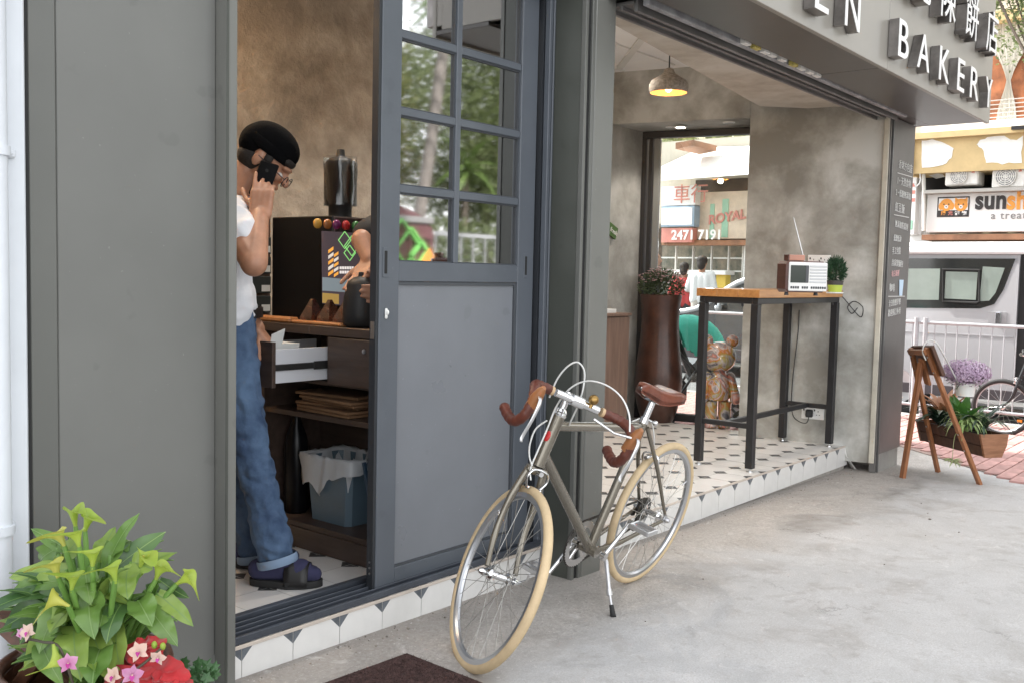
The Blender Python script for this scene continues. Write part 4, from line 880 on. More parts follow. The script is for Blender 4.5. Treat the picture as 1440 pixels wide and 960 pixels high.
# chest of small dark drawers behind the man
dc = thing('drawer_chest', 'tall chest of dark drawers with white labels by the plaster wall', 'drawers', (2.6, 3.8, ZF))
dx1 = ony(384, 400, 3.66).x; dx0 = dx1-.42
b = MB(); b.box(dx0, 3.68, ZF, dx1, 4.05, 1.475, .002); b.build('carcass', wood('chest_wood', (.07, .035, .02), (.12, .06, .035), .5), dc)
zz = [ony(370, y, 3.66).z for y in (442, 414.5, 388, 361, 334, 308)]
hgt = zz[1]-zz[0]; mat('drawer_black', (.02, .024, .022), .5)
for k in range(9):
    z = zz[0] + (k-5)*hgt + (hgt*.0); 
    if z+hgt > 1.472 or z < ZF+.02: continue
    b = MB(); b.box(dx0+.012, 3.664, z+.006, dx1-.008, 3.6795, z+hgt-.006, .002); d_ = b.build('drawer', MAT['drawer_black'], dc)
    b = MB(); b.box(dx1-.06, 3.6625, z+.014, dx1-.014, 3.6638, z+.043); b.build('drawer_label', MAT['paper'], d_)
    b = MB(); b.tube(smooth_path([(dx1-.235, 3.663, z+hgt*.62), (dx1-.2, 3.65, z+hgt*.74), (dx1-.165, 3.663, z+hgt*.62)], 5), .004, 6); b.build('drawer_pull', mat('brass', (.35, .22, .08), .35, metal=1), d_)
# door mat
m0, m1, m2 = onz(572, 923, .014), onz(493, 960, .014), onz(668, 961, .014); e1 = (m1-m0).normalized(); e2 = (m2-m0).normalized(); e1 = (e1 - e2*e1.dot(e2)).normalized()
mt = thing('door_mat', 'dark brown coir door mat on the pavement before the front wheel', 'mat', tuple(m0))
b = MB(); gz0 = gz(m0.x); q = [m0, m0+e1*.65, m0+e1*.65+e2*.95, m0+e2*.95]; b.prism([(v.x, v.y, gz(v.x)+.001) for v in q], (0, 0, .012)); b.build('backing', mat('mat_brown', (.075, .04, .036), .95, var=.4, scale=60, bump=1, bscale=180), mt)
b = MB(); rg = random.Random(3)
for k in range(26000):
    a, c = rg.random()*.65, rg.random()*.95; p = m0 + e1*a + e2*c; p.z = gz(p.x)+.0125; d = V((rg.uniform(-1, 1), rg.uniform(-1, 1), 1.1)).normalized()*rg.uniform(.005, .010); s0 = d.orthogonal().normalized()*.0016; b.add([p-s0, p+s0, p+d], [(0, 1, 2)])
tag(b.build('pile', MAT['mat_brown'], mt, fix=False), kind='stuff')
# ================================================================ bicycles
mat('frame_champagne', (.2, .178, .142), .25, metal=.6, coat=.5)
mat('tyre_tan', (.6, .46, .28), .7, var=.08, scale=20, bump=.25, bscale=200)
mat('alloy', (.62, .62, .63), .28, metal=.9)
mat('alloy_bright', (.75, .75, .75), .16, metal=1)
mat('rim_alloy', (.5, .51, .53), .3, metal=.85)
mat('leather', (.16, .042, .02), .35, var=.25, scale=14, bump=.35, bscale=60, coat=.25)
mat('leather_tan', (.3, .12, .042), .45, var=.12, scale=20)
mat('bar_tape', (.11, .028, .016), .45, var=.25, scale=30, bump=.5, bscale=45)
mat('tape_end', (.55, .38, .22), .6)
mat('cable_white', (.72, .72, .7), .35)
mat('chain_dark', (.06, .055, .05), .4, metal=.8, var=.5, scale=90)
mat('rubber', (.02, .02, .02), .7)
mat('badge_red', (.5, .02, .02), .3)
mat('spoke', (.5, .49, .47), .3, metal=.9)
mat('reflector_orange', (.8, .25, .02), .2)
def bicycle(label, Mw, mats, sig=0.0, full=True, group=None, cables=None, kick=None, nsp=32, name='bicycle', tr=.0152):
    R, WB, LS, HTb, HA, SA, FL, OFFS, SLs, SX, CS = .303, 1.056, .513, .173, 1.266, 1.253, .368, .055, .066, .079, .429
    t = thing(name, label, 'bicycle', (0, 0, 0), group); t.matrix_world = Mw; ORG[t.name] = V((0, 0, 0))
    Minv = Mw.inverted()
    a = V((-math.cos(HA), 0, math.sin(HA))); p = V((math.sin(HA), 0, math.cos(HA))); Yl = V((0, 1, 0))
    hub = V((WB, 0, R)); ax = hub - p*OFFS
    rm = Matrix.Rotation(sig, 3, a)
    def st(v): return ax + rm @ (V(v)-ax)
    def sv(v): return rm @ V(v)
    bb = V((math.sqrt(CS**2-.065**2), 0, R-.065)); seat = bb + V((-math.cos(SA), 0, math.sin(SA)))*LS; sdir = V((-math.cos(SA), 0, math.sin(SA)))
    hb = ax + a*FL; ht = ax + a*(FL+HTb); rh = V((0, 0, R))
    B_ = lambda m, n, mt, par=t, s=50: m.build(n, mt, par, smooth=s, local=True)
    fm, al = mats['frame'], MAT['alloy']
    # frame
    f = MB(); f.tube([bb, seat + sdir*.012], .0172, 14); frame = B_(f, 'seat_tube', fm)
    f = MB(); tt = ht - a*.035; f.tube([tt, seat - sdir*.025], .0165, 14); B_(f, 'top_tube', fm)
    f = MB(); f.tube([hb + a*.04, bb], .0190, 14); B_(f, 'down_tube', fm)
    f = MB(); f.tube([hb, ht], .0205, 16); f.tube([hb - a*.001, hb + a*.008], .0225, 16); hd = B_(f, 'head_tube', fm)
    f = MB(); f.tube([bb - Yl*.036, bb + Yl*.036], .021, 16); B_(f, 'bottom_bracket', fm)
    for s in (-1, 1):
        dr = rh + Yl*(s*.062)
        f = MB(); f.tube([bb + V((-.03, s*.022, .0)), bb + V((-.12, s*.042, .012)), dr + V((.02, 0, -.004))], [.011, .009, .007], 10); B_(f, 'chain_stay', fm)
        f = MB(); f.tube([seat + V((-.005, s*.017, -.02)), seat*.55 + rh*.45 + V((0, s*.045, 0)), dr + V((.006, 0, .02))], [.0085, .008, .0065], 10); B_(f, 'seat_stay', fm)
        f = MB(); f.prism([dr + V((.03, 0, -.01)), dr + V((.012, 0, .03)), dr + V((-.012, 0, .012)), dr + V((-.012, 0, -.018))], (0, s*.005, 0)); f.lathe([(.011, 0), (.011, .006), (.007, .016)], dr + Yl*(s*.006), 10, (0, s, 0)); B_(f, 'dropout', al)
        # fork blade
        f = MB(); pts = [hb + V((0, s*.028, 0)) - a*.02, ax + a*.24 + Yl*(s*.046), ax + a*.12 + p*.008 + Yl*(s*.050), hub + Yl*(s*.052) + a*.02]
        f.tube(smooth_path([st(q) for q in pts], 5), [.0135]*6 + [.011]*6 + [.009]*4, 10); B_(f, 'fork_blade', fm)
        f = MB(); h_ = hub + Yl*(s*.056); f.lathe([(.012, 0), (.012, .006), (.008, .016), (.003, .02)], st(h_), 10, sv(Yl*s)); B_(f, 'axle_nut', MAT['alloy_bright'])
    f = MB(); f.obox(st(hb - a*.018), sv(Yl)*.038, sv(p)*.016, sv(a)*.014, .006); B_(f, 'fork_crown', fm)
    if full:
        f = MB(); f.ell(hd_ := (hb + a*.10 + p*.019), (.004, .011, .019), 12, 8, Matrix.Rotation(-(math.pi/2-HA), 3, 'Y')); B_(f, 'head_badge', MAT['badge_red'], hd)
    # wheels
    def wheel(c, ef, eu, el, nm):
        circ = lambda r, n: [c + ef*(math.cos(2*math.pi*k/n)*r) + eu*(math.sin(2*math.pi*k/n)*r) for k in range(n)]
        h = MB(); h.lathe([(.009, -.048), (.021, -.034), (.021, -.029), (.011, -.024), (.011, .024), (.021, .029), (.021, .034), (.009, .048)], c, 16, el); wh = B_(h, 'wheel', MAT['alloy_bright']); 
        m = MB(); m.tube(circ(R-.0155, 72), tr, 12, closed=True); B_(m, 'tyre', mats['tyre'], wh, 180)
        m = MB(); rr = R-.036
        vs, fs = [], []; n = 72
        for k in range(n):
            d = ef*math.cos(2*math.pi*k/n) + eu*math.sin(2*math.pi*k/n)
            for r_, l_ in ((rr+.012, -.0105), (rr-.004, -.0105), (rr-.010, -.004), (rr-.010, .004), (rr-.004, .0105), (rr+.012, .0105)): vs.append(c + d*r_ + el*l_)
        for k in range(n):
            for j in range(6): fs.append((k*6+j, k*6+(j+1) % 6, ((k+1) % n)*6+(j+1) % 6, ((k+1) % n)*6+j))
        m.add(vs, fs); B_(m, 'rim', MAT['rim_alloy'], wh, 30)
        for k in range(nsp):
            s = 1 if k % 2 else -1; ar = 2*math.pi*(k+.5)/nsp; ah = ar + (.95 if (k//2) % 2 else -.95)
            q0 = c + (ef*math.cos(ah) + eu*math.sin(ah))*.019 + el*(s*.031); q1 = c + (ef*math.cos(ar) + eu*math.sin(ar))*(rr-.008)
            m = MB(); m.tube([q0, q1], .0011, 4, cap=False); B_(m, 'spoke', MAT['spoke'], wh, None)
        if full:
            vq = 2.75; d = ef*math.cos(vq) + eu*math.sin(vq); m = MB(); m.tube([c + d*(rr-.008), c + d*(rr-.04)], [.0035, .002], 6); B_(m, 'valve', MAT['alloy_bright'], wh)
        return wh
    wheel(rh, V((1, 0, 0)), V((0, 0, 1)), Yl, 'rear')
    wheel(st(hub), sv(V((1, 0, 0))), sv(V((0, 0, 1))), sv(Yl), 'front')
    # drivetrain (right side)
    cr = bb - Yl*.044; m = MB(); N = 44; vs = []; fs = []
    for k in range(N*2):
        r_ = .094 if k % 2 else .089; aa = math.pi*k/N; d = V((math.cos(aa), 0, math.sin(aa)))
        vs += [cr + d*r_ + Yl*.002, cr + d*.066 + Yl*.002, cr + d*.066 - Yl*.002, cr + d*r_ - Yl*.002]
    for k in range(N*2):
        k2 = (k+1) % (N*2)
        for j in range(4): fs.append((k*4+j, k*4+(j+1) % 4, k2*4+(j+1) % 4, k2*4+j))
    m.add(vs, fs); ring = B_(m, 'chainring', al, t, None)
    for k in range(5):
        aa = 2*math.pi*k/5 + .4; m = MB(); m.bar(cr, cr + V((math.cos(aa), 0, math.sin(aa)))*.072, .016, .006, (0, 1, 0), b=.002); B_(m, 'spider_arm', MAT['alloy_bright'], ring, None)
    th = R_(46); cd_ = V((-math.cos(th), 0, math.sin(th)))*.165
    for s, dd in ((1, cd_), (-1, -cd_)):
        q0 = bb + Yl*(s*(.066)); q1 = q0 + dd + Yl*(s*.012); m = MB(); m.tube([q0, q0 + (q1-q0)*.5, q1], [.012, .0095, .009], 10, flat=.75, flatdir=(0, 1, 0)); m.lathe([(.016, -.009), (.016, .009)], q0, 14, (0, 1, 0)); m.lathe([(.012, -.008), (.012, .008)], q1, 12, (0, 1, 0)); cra = B_(m, 'crank_arm', MAT['alloy_bright'])
        m = MB(); pc = q1 + Yl*(s*.052); m.tube([q1, pc + Yl*(s*.045)], .006, 8)
        for sg in (-1, 1): m.bar(pc + V((sg*.032, -s*.04, 0)), pc + V((sg*.032, s*.042, 0)), .008, .018, b=.002)
        m.bar(pc + V((-.035, s*.042, 0)), pc + V((.035, s*.042, 0)), .008, .018, b=.002); m.bar(pc + V((-.035, -s*.038, 0)), pc + V((.035, -s*.038, 0)), .008, .018, b=.002); B_(m, 'pedal', al, cra, None)
    m = MB()
    for k, r_ in enumerate((.052, .046, .040, .034, .029, .025)): m.lathe([(r_, 0), (r_, .0022)], rh + V((0, -.036 - k*.0042, 0)), 22, (0, -1, 0))
    B_(m, 'cassette', MAT['chain_dark'])
    m = MB(); cy = -.046; m.tube([bb + V((0, cy, .092)), rh + V((0, cy, .044))], .0045, 6, flat=1.2); m.tube([bb + V((0, cy, -.092)), rh + V((.03, cy, -.075)), rh + V((.012, cy, -.09)), rh + V((-.004, cy, -.075)), rh + V((.012, cy, -.045)), rh + V((-.04, cy, -.02))], .0045, 6)
    m.tube([bb + V((math.sin(q)*.093, cy, math.cos(q)*.093)) for q in [math.pi*k/14 for k in range(15)]], .0045, 6); m.tube([rh + V((-math.sin(q)*.044, cy, math.cos(q)*.044)) for q in [math.pi*k/8 for k in range(6)]], .0045, 6); B_(m, 'chain', MAT['chain_dark'], t, None)
    m = MB(); m.bar(rh + V((.01, -.05, -.03)), rh + V((.012, -.05, -.085)), .012, .02, (1, 0, 0), b=.003); m.lathe([(.016, -.004), (.016, .004)], rh + V((.012, -.052, -.085)), 12, (0, 1, 0)); m.bar(rh + V((.0, -.07, .0)), rh + V((.03, -.068, -.035)), .018, .018, (0, 1, 0), b=.005); B_(m, 'derailleur', MAT['chain_dark'], t, None)
    # seat post and saddle
    m = MB(); sp_ = seat + sdir*.085; m.tube([seat, sp_], .0128, 14); m.lathe([(.0185, -.012), (.0185, .010)], seat + sdir*.004, 14, sdir); m.tube([seat + V((-.02, -.022, .004)), seat + V((-.02, .03, .004))], .006, 8); m.ell(seat + V((-.02, .036, .004)), .011, 10, 8); B_(m, 'seat_post', MAT['alloy_bright'])
    so = sp_ + V((-.01, 0, .045)); tl = R_(13); ex = V((math.cos(tl), 0, math.sin(tl))); ez = V((-math.sin(tl), 0, math.cos(tl)))
    secs = [(.135, .010, -.006, .016), (.125, .019, .004, .03), (.09, .023, .008, .04), (.045, .029, .006, .045), (0, .036, .001, .046), (-.045, .05, .002, .04), (-.085, .066, .010, .032), (-.115, .07, .016, .026), (-.132, .054, .013, .018), (-.138, .03, .006, .010)]
    vs = []; nn = 15
    for x, w_, z, dr in secs:
        for k in range(nn):
            u_ = -1 + 2*k/(nn-1); aa = abs(u_); yy_ = math.copysign(w_*math.sin(min(aa*1.25, 1)*math.pi/2), u_); zz_ = z - dr*max(0, (aa-.5)/.5)**1.5 - (1-math.cos(u_*1.2))*.006
            vs.append(so + ex*x + Yl*yy_ + ez*zz_)
    fs = [(i*nn+k, i*nn+k+1, (i+1)*nn+k+1, (i+1)*nn+k) for i in range(len(secs)-1) for k in range(nn-1)]
    m = MB(); m.add(vs, fs); m.add([v - ez*.005 for v in vs], fs)
    sdl = m.build('saddle', mats['saddle'], t, smooth=70, local=True)
    m = MB()
    for s in (-1, 1): m.tube(smooth_path([so + ex*.115 + Yl*(s*.006) - ez*.012, so + ex*.06 + Yl*(s*.02) - ez*.035, so - ex*.02 + Yl*(s*.022) - ez*.04, so - ex*.09 + Yl*(s*.04) - ez*.022, so - ex*.12 + Yl*(s*.05) + ez*.0], 5), .0036, 6)
    m.ell(so + ex*.118 - ez*.012, (.012, .01, .01), 10, 8); m.obox(so - ex*.0 - ez*.042, ex*.02, Yl*.03, ez*.012, .004)
    m.tube([so - ex*.11 + Yl*-.06 + ez*.0, so - ex*.125 + Yl*0 - ez*.006, so - ex*.11 + Yl*.06 + ez*.0], .005, 6); B_(m, 'saddle_rail', MAT['alloy_bright'], sdl)
    # headset, stem, handlebar
    top = ht; Bc = top + a*SLs + p*SX
    m = MB(); m.lathe([(.021, 0), (.023, .006), (.019, .012), (.021, .016), (.016, .026), (.0115, .028), (.0115, .085)], st(top), 18, a); m.tube([st(top + a*.07), st(top + a*SLs + p*.03), st(Bc)], [.0125, .0135, .013], 12); m.lathe([(.018, -.022), (.019, 0), (.018, .022)], st(Bc), 16, sv(Yl)); B_(m, 'stem', MAT['alloy_bright'])
    prof = [(0, 0, 0), (.07, 0, 0), (.13, .004, 0), (.165, .025, -.003), (.18, .07, -.02), (.183, .094, -.058), (.186, .083, -.104), (.19, .04, -.13), (.194, -.01, -.124), (.198, -.062, -.105)]
    br = lambda l, fq, u: st(Bc + Yl*l + p*fq + a*u)
    for s in (-1, 1):
        pts = smooth_path([br(s*l, fq, u) for l, fq, u in prof], 6)
        if full:
            m = MB(); m.tube(pts[:8], .0128, 12); B_(m, 'handlebar', MAT['alloy_bright'])
            m = MB(); m.tube(pts[8:10], .0150, 12); B_(m, 'tape_end', MAT['tape_end'])
            m = MB(); rr_ = [.0165 + .0011*((k % 3) - 1) for k in range(len(pts[9:]))]; m.tube(pts[9:], rr_, 12); B_(m, 'bar_tape', mats['tape'])
            hp = br(s*.181, .10, -.035); fwd = sv(p); up = sv(a)
            m = MB(); m.tube([hp - fwd*.015 - up*.045, hp + fwd*.004 - up*.005, hp + fwd*.018 + up*.022, hp + fwd*.028 + up*.034], [.017, .019, .014, .007], 12, flat=1.15, flatdir=fwd); B_(m, 'brake_hood', MAT['leather_tan'])
            m = MB(); m.tube(smooth_path([hp + fwd*.015 + up*.008, hp + fwd*.042 - up*.012, hp + fwd*.040 - up*.065, hp + fwd*.022 - up*.125, hp + fwd*.028 - up*.14], 5), [.006]*8+[.0055]*9+[.005]*4, 8, flat=.6, flatdir=fwd); lv = B_(m, 'brake_lever', MAT['alloy'])
            if s > 0: m = MB(); m.tube([hp + fwd*.02, br(.12, .085, -.045), br(.05, .055, -.03)], [.005, .004, .005], 8); B_(m, 'extension_lever', MAT['alloy_bright'])
        else:
            m = MB(); m.tube([br(0, 0, .05), br(s*.12, -.02, .06), br(s*.27, -.06, .06)], .011, 10); B_(m, 'handlebar', MAT['rubber'])
    # brakes
    m = MB(); bc = hb + p*.038 - a*.02
    for s in (-1, 1): m.tube(smooth_path([st(bc + a*.012), st(bc + Yl*(s*.026) + a*.006), st(bc + Yl*(s*.036) - a*.02 - p*.004), st(bc + Yl*(s*.024) - a*.05 - p*.01)], 4), .0055, 8, flat=.7)
    m.tube([st(bc - p*.02), st(bc + p*.012)], .008, 10); m.obox(st(bc + Yl*.022 - a*.052 - p*.01), sv(p)*.018, sv(Yl)*.004, sv(a)*.005, .002); m.obox(st(bc - Yl*.022 - a*.052 - p*.01), sv(p)*.018, sv(Yl)*.004, sv(a)*.005, .002); B_(m, 'front_brake', MAT['alloy_bright'])
    m = MB(); rb = rh*.34 + seat*.66 + V((-.028, 0, -.015))
    for s in (-1, 1): m.tube(smooth_path([rb + V((-.012, 0, .014)), rb + V((-.012, s*.03, .006)), rb + V((-.014, s*.036, -.018)), rb + V((-.016, s*.024, -.042))], 4), .0055, 8, flat=.7)
    m.tube([rb + V((.03, 0, 0)), rb + V((-.018, 0, 0))], .008, 10); B_(m, 'rear_brake', MAT['alloy_bright'])
    if full:
        m = MB(); m.ell(br(.045, .012, .026), .017, 16, 10); m.lathe([(.006, -.02), (.006, 0)], br(.045, .012, .018), 8, a); B_(m, 'bell', MAT['brass'])
        # quick release lever in front
        m = MB(); q0 = st(hub + Yl*.072); m.tube(smooth_path([q0, q0 + sv(Yl)*.01 + sv(V((.02, 0, .03))), q0 + sv(V((.03, 0, .06)))], 4), .0045, 8); m.tube([st(hub - Yl*.068), q0], .005, 8); B_(m, 'quick_release', MAT['alloy_bright'])
    if cables:
        for nm, pts in cables: m = MB(); m.tube(smooth_path([Minv @ q for q in pts], 8), .0029, 6); B_(m, nm, MAT['cable_white'], t, 60)
    if kick is not None:
        k1 = Minv @ kick; k0 = bb + V((-.055, .035, -.02)); m = MB(); mid = k0.lerp(k1, .62); d = (k1-k0).normalized()
        m.tube([k0, k0.lerp(k1, .1) + Yl*.008, mid], [.009, .0085, .008], 10); m.lathe([(.011, -.012), (.011, .012)], mid, 10, d); m.tube([mid, k1 - d*.03], .0055, 8); ks = B_(m, 'kickstand', MAT['alloy'])
        m = MB(); m.tube([k1 - d*.04, k1 - d*.004, k1 + V((.004, .006, 0))], [.0085, .011, .010], 10); B_(m, 'kickstand_foot', MAT['rubber'], ks)
    return t
def bike_matrix(xr, yr, psi, lam, s=1.0, z0=None):
    cl, sl = math.cos(lam), math.sin(lam); fw = V((-math.cos(psi), -math.sin(psi), .0135)); lf = V((math.sin(psi), -math.cos(psi), 0)); Zv = V((0, 0, 1))
    x = fw*s; y = (lf*cl - Zv*sl)*s; z = (lf*sl + Zv*cl)*s; o = V((xr, yr, gz(xr) if z0 is None else z0))
    return Matrix(((x.x, y.x, z.x, o.x), (x.y, y.y, z.y, o.y), (x.z, y.z, z.z, o.z), (0, 0, 0, 1)))
Mw = bike_matrix(3.373, 2.07, .017, .25)
kf = onz(862, 866, gz(2.95)); kf.z = gz(kf.x) + .004
dB = (V((2.515, 1.774, .844))-CAM).dot(CF)
cab1 = [atd(x, y, dB+o) for x, y, o in ((771, 556, .1), (782, 530, .08), (797, 512, .06), (811, 507, .05), (820, 520, .05), (818, 545, .05), (810, 570, .06), (800, 592, .1), (798, 602, .16), (812, 601, .25))]
cab2 = [atd(x, y, dB+o) for x, y, o in ((884, 604, -.12), (883, 580, -.11), (873, 557, -.09), (855, 541, -.06), (832, 533, -.03), (812, 536, 0), (795, 548, .02), (780, 570, .05), (768, 600, .05), (756, 628, .04), (745, 655, .03), (745, 672, .02))]
cab3 = [atd(x, y, dB+o) for x, y, o in ((768, 588, .05), (752, 600, .05), (744, 620, .04), (743, 638, .03), (747, 652, .02))]
rb_w = Mw @ (V((0, 0, .303))*.34 + V((.265, 0, .725))*.66)
cab4 = [atd(888, 592, dB+.72), atd(905, 587, dB+.80), atd(916, 596, dB+.88), atd(919, 615, dB+.90), atd(919, 630, dB+.92)]
bicycle('champagne road bicycle with tan tyres and brown drop bar tape on kickstand', Mw, dict(frame=MAT['frame_champagne'], tyre=MAT['tyre_tan'], saddle=MAT['leather'], tape=MAT['bar_tape']), sig=.989, cables=[('brake_cable', cab1), ('brake_cable', cab2), ('brake_cable', cab3), ('brake_cable', cab4)], kick=kf, name='road_bicycle')
# ================================================================ people
mat('skin', (.44, .225, .14), .5, var=.18, scale=14, sss=.12, bump=.1, bscale=90)
mat('tee_white', (.74, .75, .78), .85, var=.03, bump=5, bscale=9)
mat('tee_black', (.012, .012, .014), .85, bump=.4, bscale=25)
mat('denim', (.03, .058, .12), .85, c2=(.085, .145, .245), scale=9, bump=5, bscale=13)
mat('denim_hem', (.2, .28, .4), .85)
mat('beanie', (.003, .003, .0035), 1.0, spec=.1, bump=.6, bscale=120)
mat('hair', (.018, .014, .012), .75, bump=.6, bscale=150)
mat('sock_navy', (.03, .03, .075), .9, bump=.4, bscale=100)
mat('trousers', (.03, .03, .035), .85, bump=.4, bscale=25)
mat('belt', (.012, .011, .011), .5)
def remesh(m, name, mt, parent, vox=.006, it=4, fold=0, fsize=.05):
    o = m.build(name+'_raw', mt, None, fix=True)
    md = o.modifiers.new('r', 'REMESH'); md.mode = 'VOXEL'; md.voxel_size = vox; md.use_smooth_shade = True
    ms = o.modifiers.new('s', 'SMOOTH'); ms.factor = .5; ms.iterations = it
    if fold:
        tx = bpy.data.textures.new('folds', 'WOOD'); tx.wood_type = 'BANDNOISE'; tx.noise_basis_2 = 'SIN'; tx.noise_scale = fsize; tx.turbulence = 14
        dm = o.modifiers.new('folds', 'DISPLACE'); dm.texture = tx; dm.strength = fold; dm.mid_level = .5; dm.texture_coords = 'LOCAL'
        m2 = o.modifiers.new('s2', 'SMOOTH'); m2.factor = .5; m2.iterations = 2
    bpy.context.view_layer.update()
    me = bpy.data.meshes.new_from_object(o.evaluated_get(bpy.context.evaluated_depsgraph_get()))
    raw = o.data; bpy.data.objects.remove(o); bpy.data.meshes.remove(raw)
    me.name = name; me.materials.clear(); me.materials.append(mt); me.shade_smooth()
    ob = bpy.data.objects.new(name, me); col.objects.link(ob)
    if parent: ob.parent = parent
    ORG[ob.name] = V((0, 0, 0)); return ob
def hand(m, wrist, palm_dir, across, normal, curl, L=.185, thumb=1, spread=.0):
    """palm + five fingers added to a body mesh; palm_dir wrist->fingers, across towards the little finger, normal out of the palm"""
    d, s, n = V(palm_dir).normalized(), V(across).normalized(), V(normal).normalized(); k = L/.185
    for j in range(4): m.cap_(wrist + s*((j-1.5)*.017*k), wrist + d*(.088*k) + s*((j-1.5)*.0205*k), .0145*k, .0125*k, 10)
    for j, ln in enumerate((.072, .081, .075, .058)):
        p = wrist + d*(.088*k) + s*((j-1.5)*(.0205+spread)*k); c = curl[j] if isinstance(curl, (list, tuple)) else curl; dd = d.copy(); r = .0092*k
        for q in (.44, .32, .24):
            ax = dd.cross(n).normalized(); dd = (Matrix.Rotation(c, 3, ax) @ dd).normalized(); p2 = p + dd*(ln*q*k*1.05); m.cap_(p, p2, r, r*.93, 10); p = p2; r *= .93
    p = wrist + d*(.03*k) - s*(.028*k) + n*(.008*k); dd = (d*.65 - s*.75*thumb + n*.35).normalized()
    for ln, r in ((.042, .013), (.034, .0105), (.026, .0095)):
        p2 = p + dd*(ln*k); m.cap_(p, p2, r*k, r*.9*k, 10); p = p2; dd = (dd + d*.35 + n*.18).normalized()
def head(m, c, fwd, up, s=1.0):
    f, u = V(fwd).normalized(), V(up).normalized(); r = f.cross(u).normalized(); rot = Matrix(((r.x, f.x, u.x), (r.y, f.y, u.y), (r.z, f.z, u.z)))
    P = lambda x, y, z: V(c) + (r*x + f*y + u*z)*s
    m.ell(P(0, -.012, .03), (.074*s, .092*s, .085*s), 20, 14, rot); m.ell(P(0, .022, -.035), (.058*s, .066*s, .08*s), 20, 14, rot); m.ell(P(0, .05, -.09), (.032*s, .03*s, .026*s), 14, 10, rot)
    m.cap_(P(0, .083, .012), P(0, .108, -.026), .009*s, .0135*s, 10); m.ell(P(0, .083, .022), (.05*s, .016*s, .011*s), 14, 8, rot)
    for k in (-1, 1):
        m.ell(P(k*.03, .078, -.02), (.024*s, .016*s, .018*s), 10, 8, rot); m.ell(P(k*.077, -.008, -.005), (.008*s, .02*s, .032*s), 12, 8, rot); m.ell(P(k*.02, .085, -.058), (.014*s, .011*s, .006*s), 10, 6, rot)
    m.ell(P(0, .089, -.058), (.02*s, .01*s, .009*s), 10, 6, rot)
    return P, rot
# --- man on the phone: he stands side-on, facing along the picture plane
D0 = 3.556
def J(x, y, d=0.0): return atd(x, y, D0+d)
FW_ = V((CR.x, CR.y, 0)).normalized(); RT_ = V((-CF.x, -CF.y, 0)).normalized(); UP = V((0, 0, 1))       # his front, his right (towards the street)
base = onz(395, 800, ZF)
hc = J(374, 226); hf = (FW_*.80 - UP*.60).normalized(); hu = (UP*.80 + FW_*.60).normalized()
bd = MB(); P, hrot = head(bd, hc, hf, hu, 1.0)
bd.cap_(J(352, 255), J(326, 296), .056, .062); bd.cap_(J(350, 236), J(318, 292), .05, .066); 
sh_r, sh_l = J(322, 306, -.165), J(322, 306, .165); el_r, wr_r = J(357, 370, -.30), J(366, 303, -.175); el_l, wr_l = J(318, 398, .20), J(362, 462, .10)
for k in (-.10, -.03, .03, .10): bd.cap_(J(315, 312, k), J(318, 440, k*.9), .085, .075)
bd.cap_(sh_r, el_r, .052, .045); bd.cap_(el_r, wr_r, .047, .030); bd.cap_(sh_l, el_l, .05, .042); bd.cap_(el_l, wr_l, .042, .029)
ph_c = J(371, 253, -.105); ph_d = (J(376, 231, -.105)-J(360, 274, -.125)).normalized()
hand(bd, wr_r, (J(371, 250, -.135)-wr_r), FW_, -RT_*.9 + UP*.1, [.05, .30, .42, .5], .185, 1)
hand(bd, wr_l, V((FW_.x*.6, FW_.y*.6, -.75)), -RT_, -FW_*.5 - UP*.5, [.35, .4, .45, .5], .18, 1)
hip_r, kn_r, an_r = J(320, 462, -.085), J(349, 615, -.10), J(386, 770, -.10); hip_l, kn_l, an_l = J(318, 462, .085), J(335, 615, .10), J(358, 765, .11)
for h_, k_, a_ in ((hip_r, kn_r, an_r), (hip_l, kn_l, an_l)): bd.cap_(h_, k_, .075, .05); bd.cap_(k_, a_, .05, .037)
man = remesh(bd, 'person', MAT['skin'], None, .0052, 3); man.name = 'person'
tag(man, 'person in black beanie, white tee and jeans bowing over a phone call', 'person')
m = MB()
for k in (-.12, -.04, .04, .12): m.cap_(J(314, 318, k), J(318, 400, k*.95), .098, .088); m.cap_(J(318, 400, k*.95), J(321, 436, k*.95), .088, .09)
m.cap_(J(322, 300, -.14), J(322, 300, .14), .07, .07); m.cap_(J(335, 285), J(325, 300), .066, .07)
m.cap_(sh_r, sh_r.lerp(el_r, .42), .07, .074); m.cap_(sh_l, sh_l.lerp(el_l, .45), .07, .072); m.cap_(J(330, 410, -.05), J(338, 432, -.05), .07, .062); m.cap_(J(330, 410, .05), J(338, 432, .05), .07, .062)
remesh(m, 'shirt', MAT['tee_white'], man, .007, 4, .009, .1)
m = MB()
for k in (-.075, 0, .075): m.cap_(J(322, 446, k), J(321, 475, k), .093, .1)
for h_, k_, a_ in ((hip_r, kn_r, an_r), (hip_l, kn_l, an_l)):
    m.cap_(h_, k_, .1, .068); m.cap_(k_, k_.lerp(a_, .55), .068, .062); m.cap_(k_.lerp(a_, .55), a_ - UP*.0, .062, .068)
remesh(m, 'jeans', MAT['denim'], man, .006, 3, .0085, .08)
m = MB(); m.tube([J(322, 438, 0) + (FW_*math.cos(a) * .103 + RT_*math.sin(a)*.175) for a in [2*math.pi*k/32 for k in range(32)]], .017, 8, closed=True, flat=.4, flatdir=UP); 
b2 = MB(); cpt = J(322, 439, 0); vs = []; fs = []
for k in range(40):
    a = 2*math.pi*k/40; q = cpt + FW_*(math.cos(a)*.112) + RT_*(math.sin(a)*.178); n_o = (FW_*math.cos(a) + RT_*math.sin(a))*.004
    vs += [q - UP*.018, q + UP*.018, q + UP*.018 + n_o, q - UP*.018 + n_o]
for k in range(40):
    k2 = (k+1) % 40
    for j in range(4): fs.append((k*4+j, k*4+(j+1) % 4, k2*4+(j+1) % 4, k2*4+j))
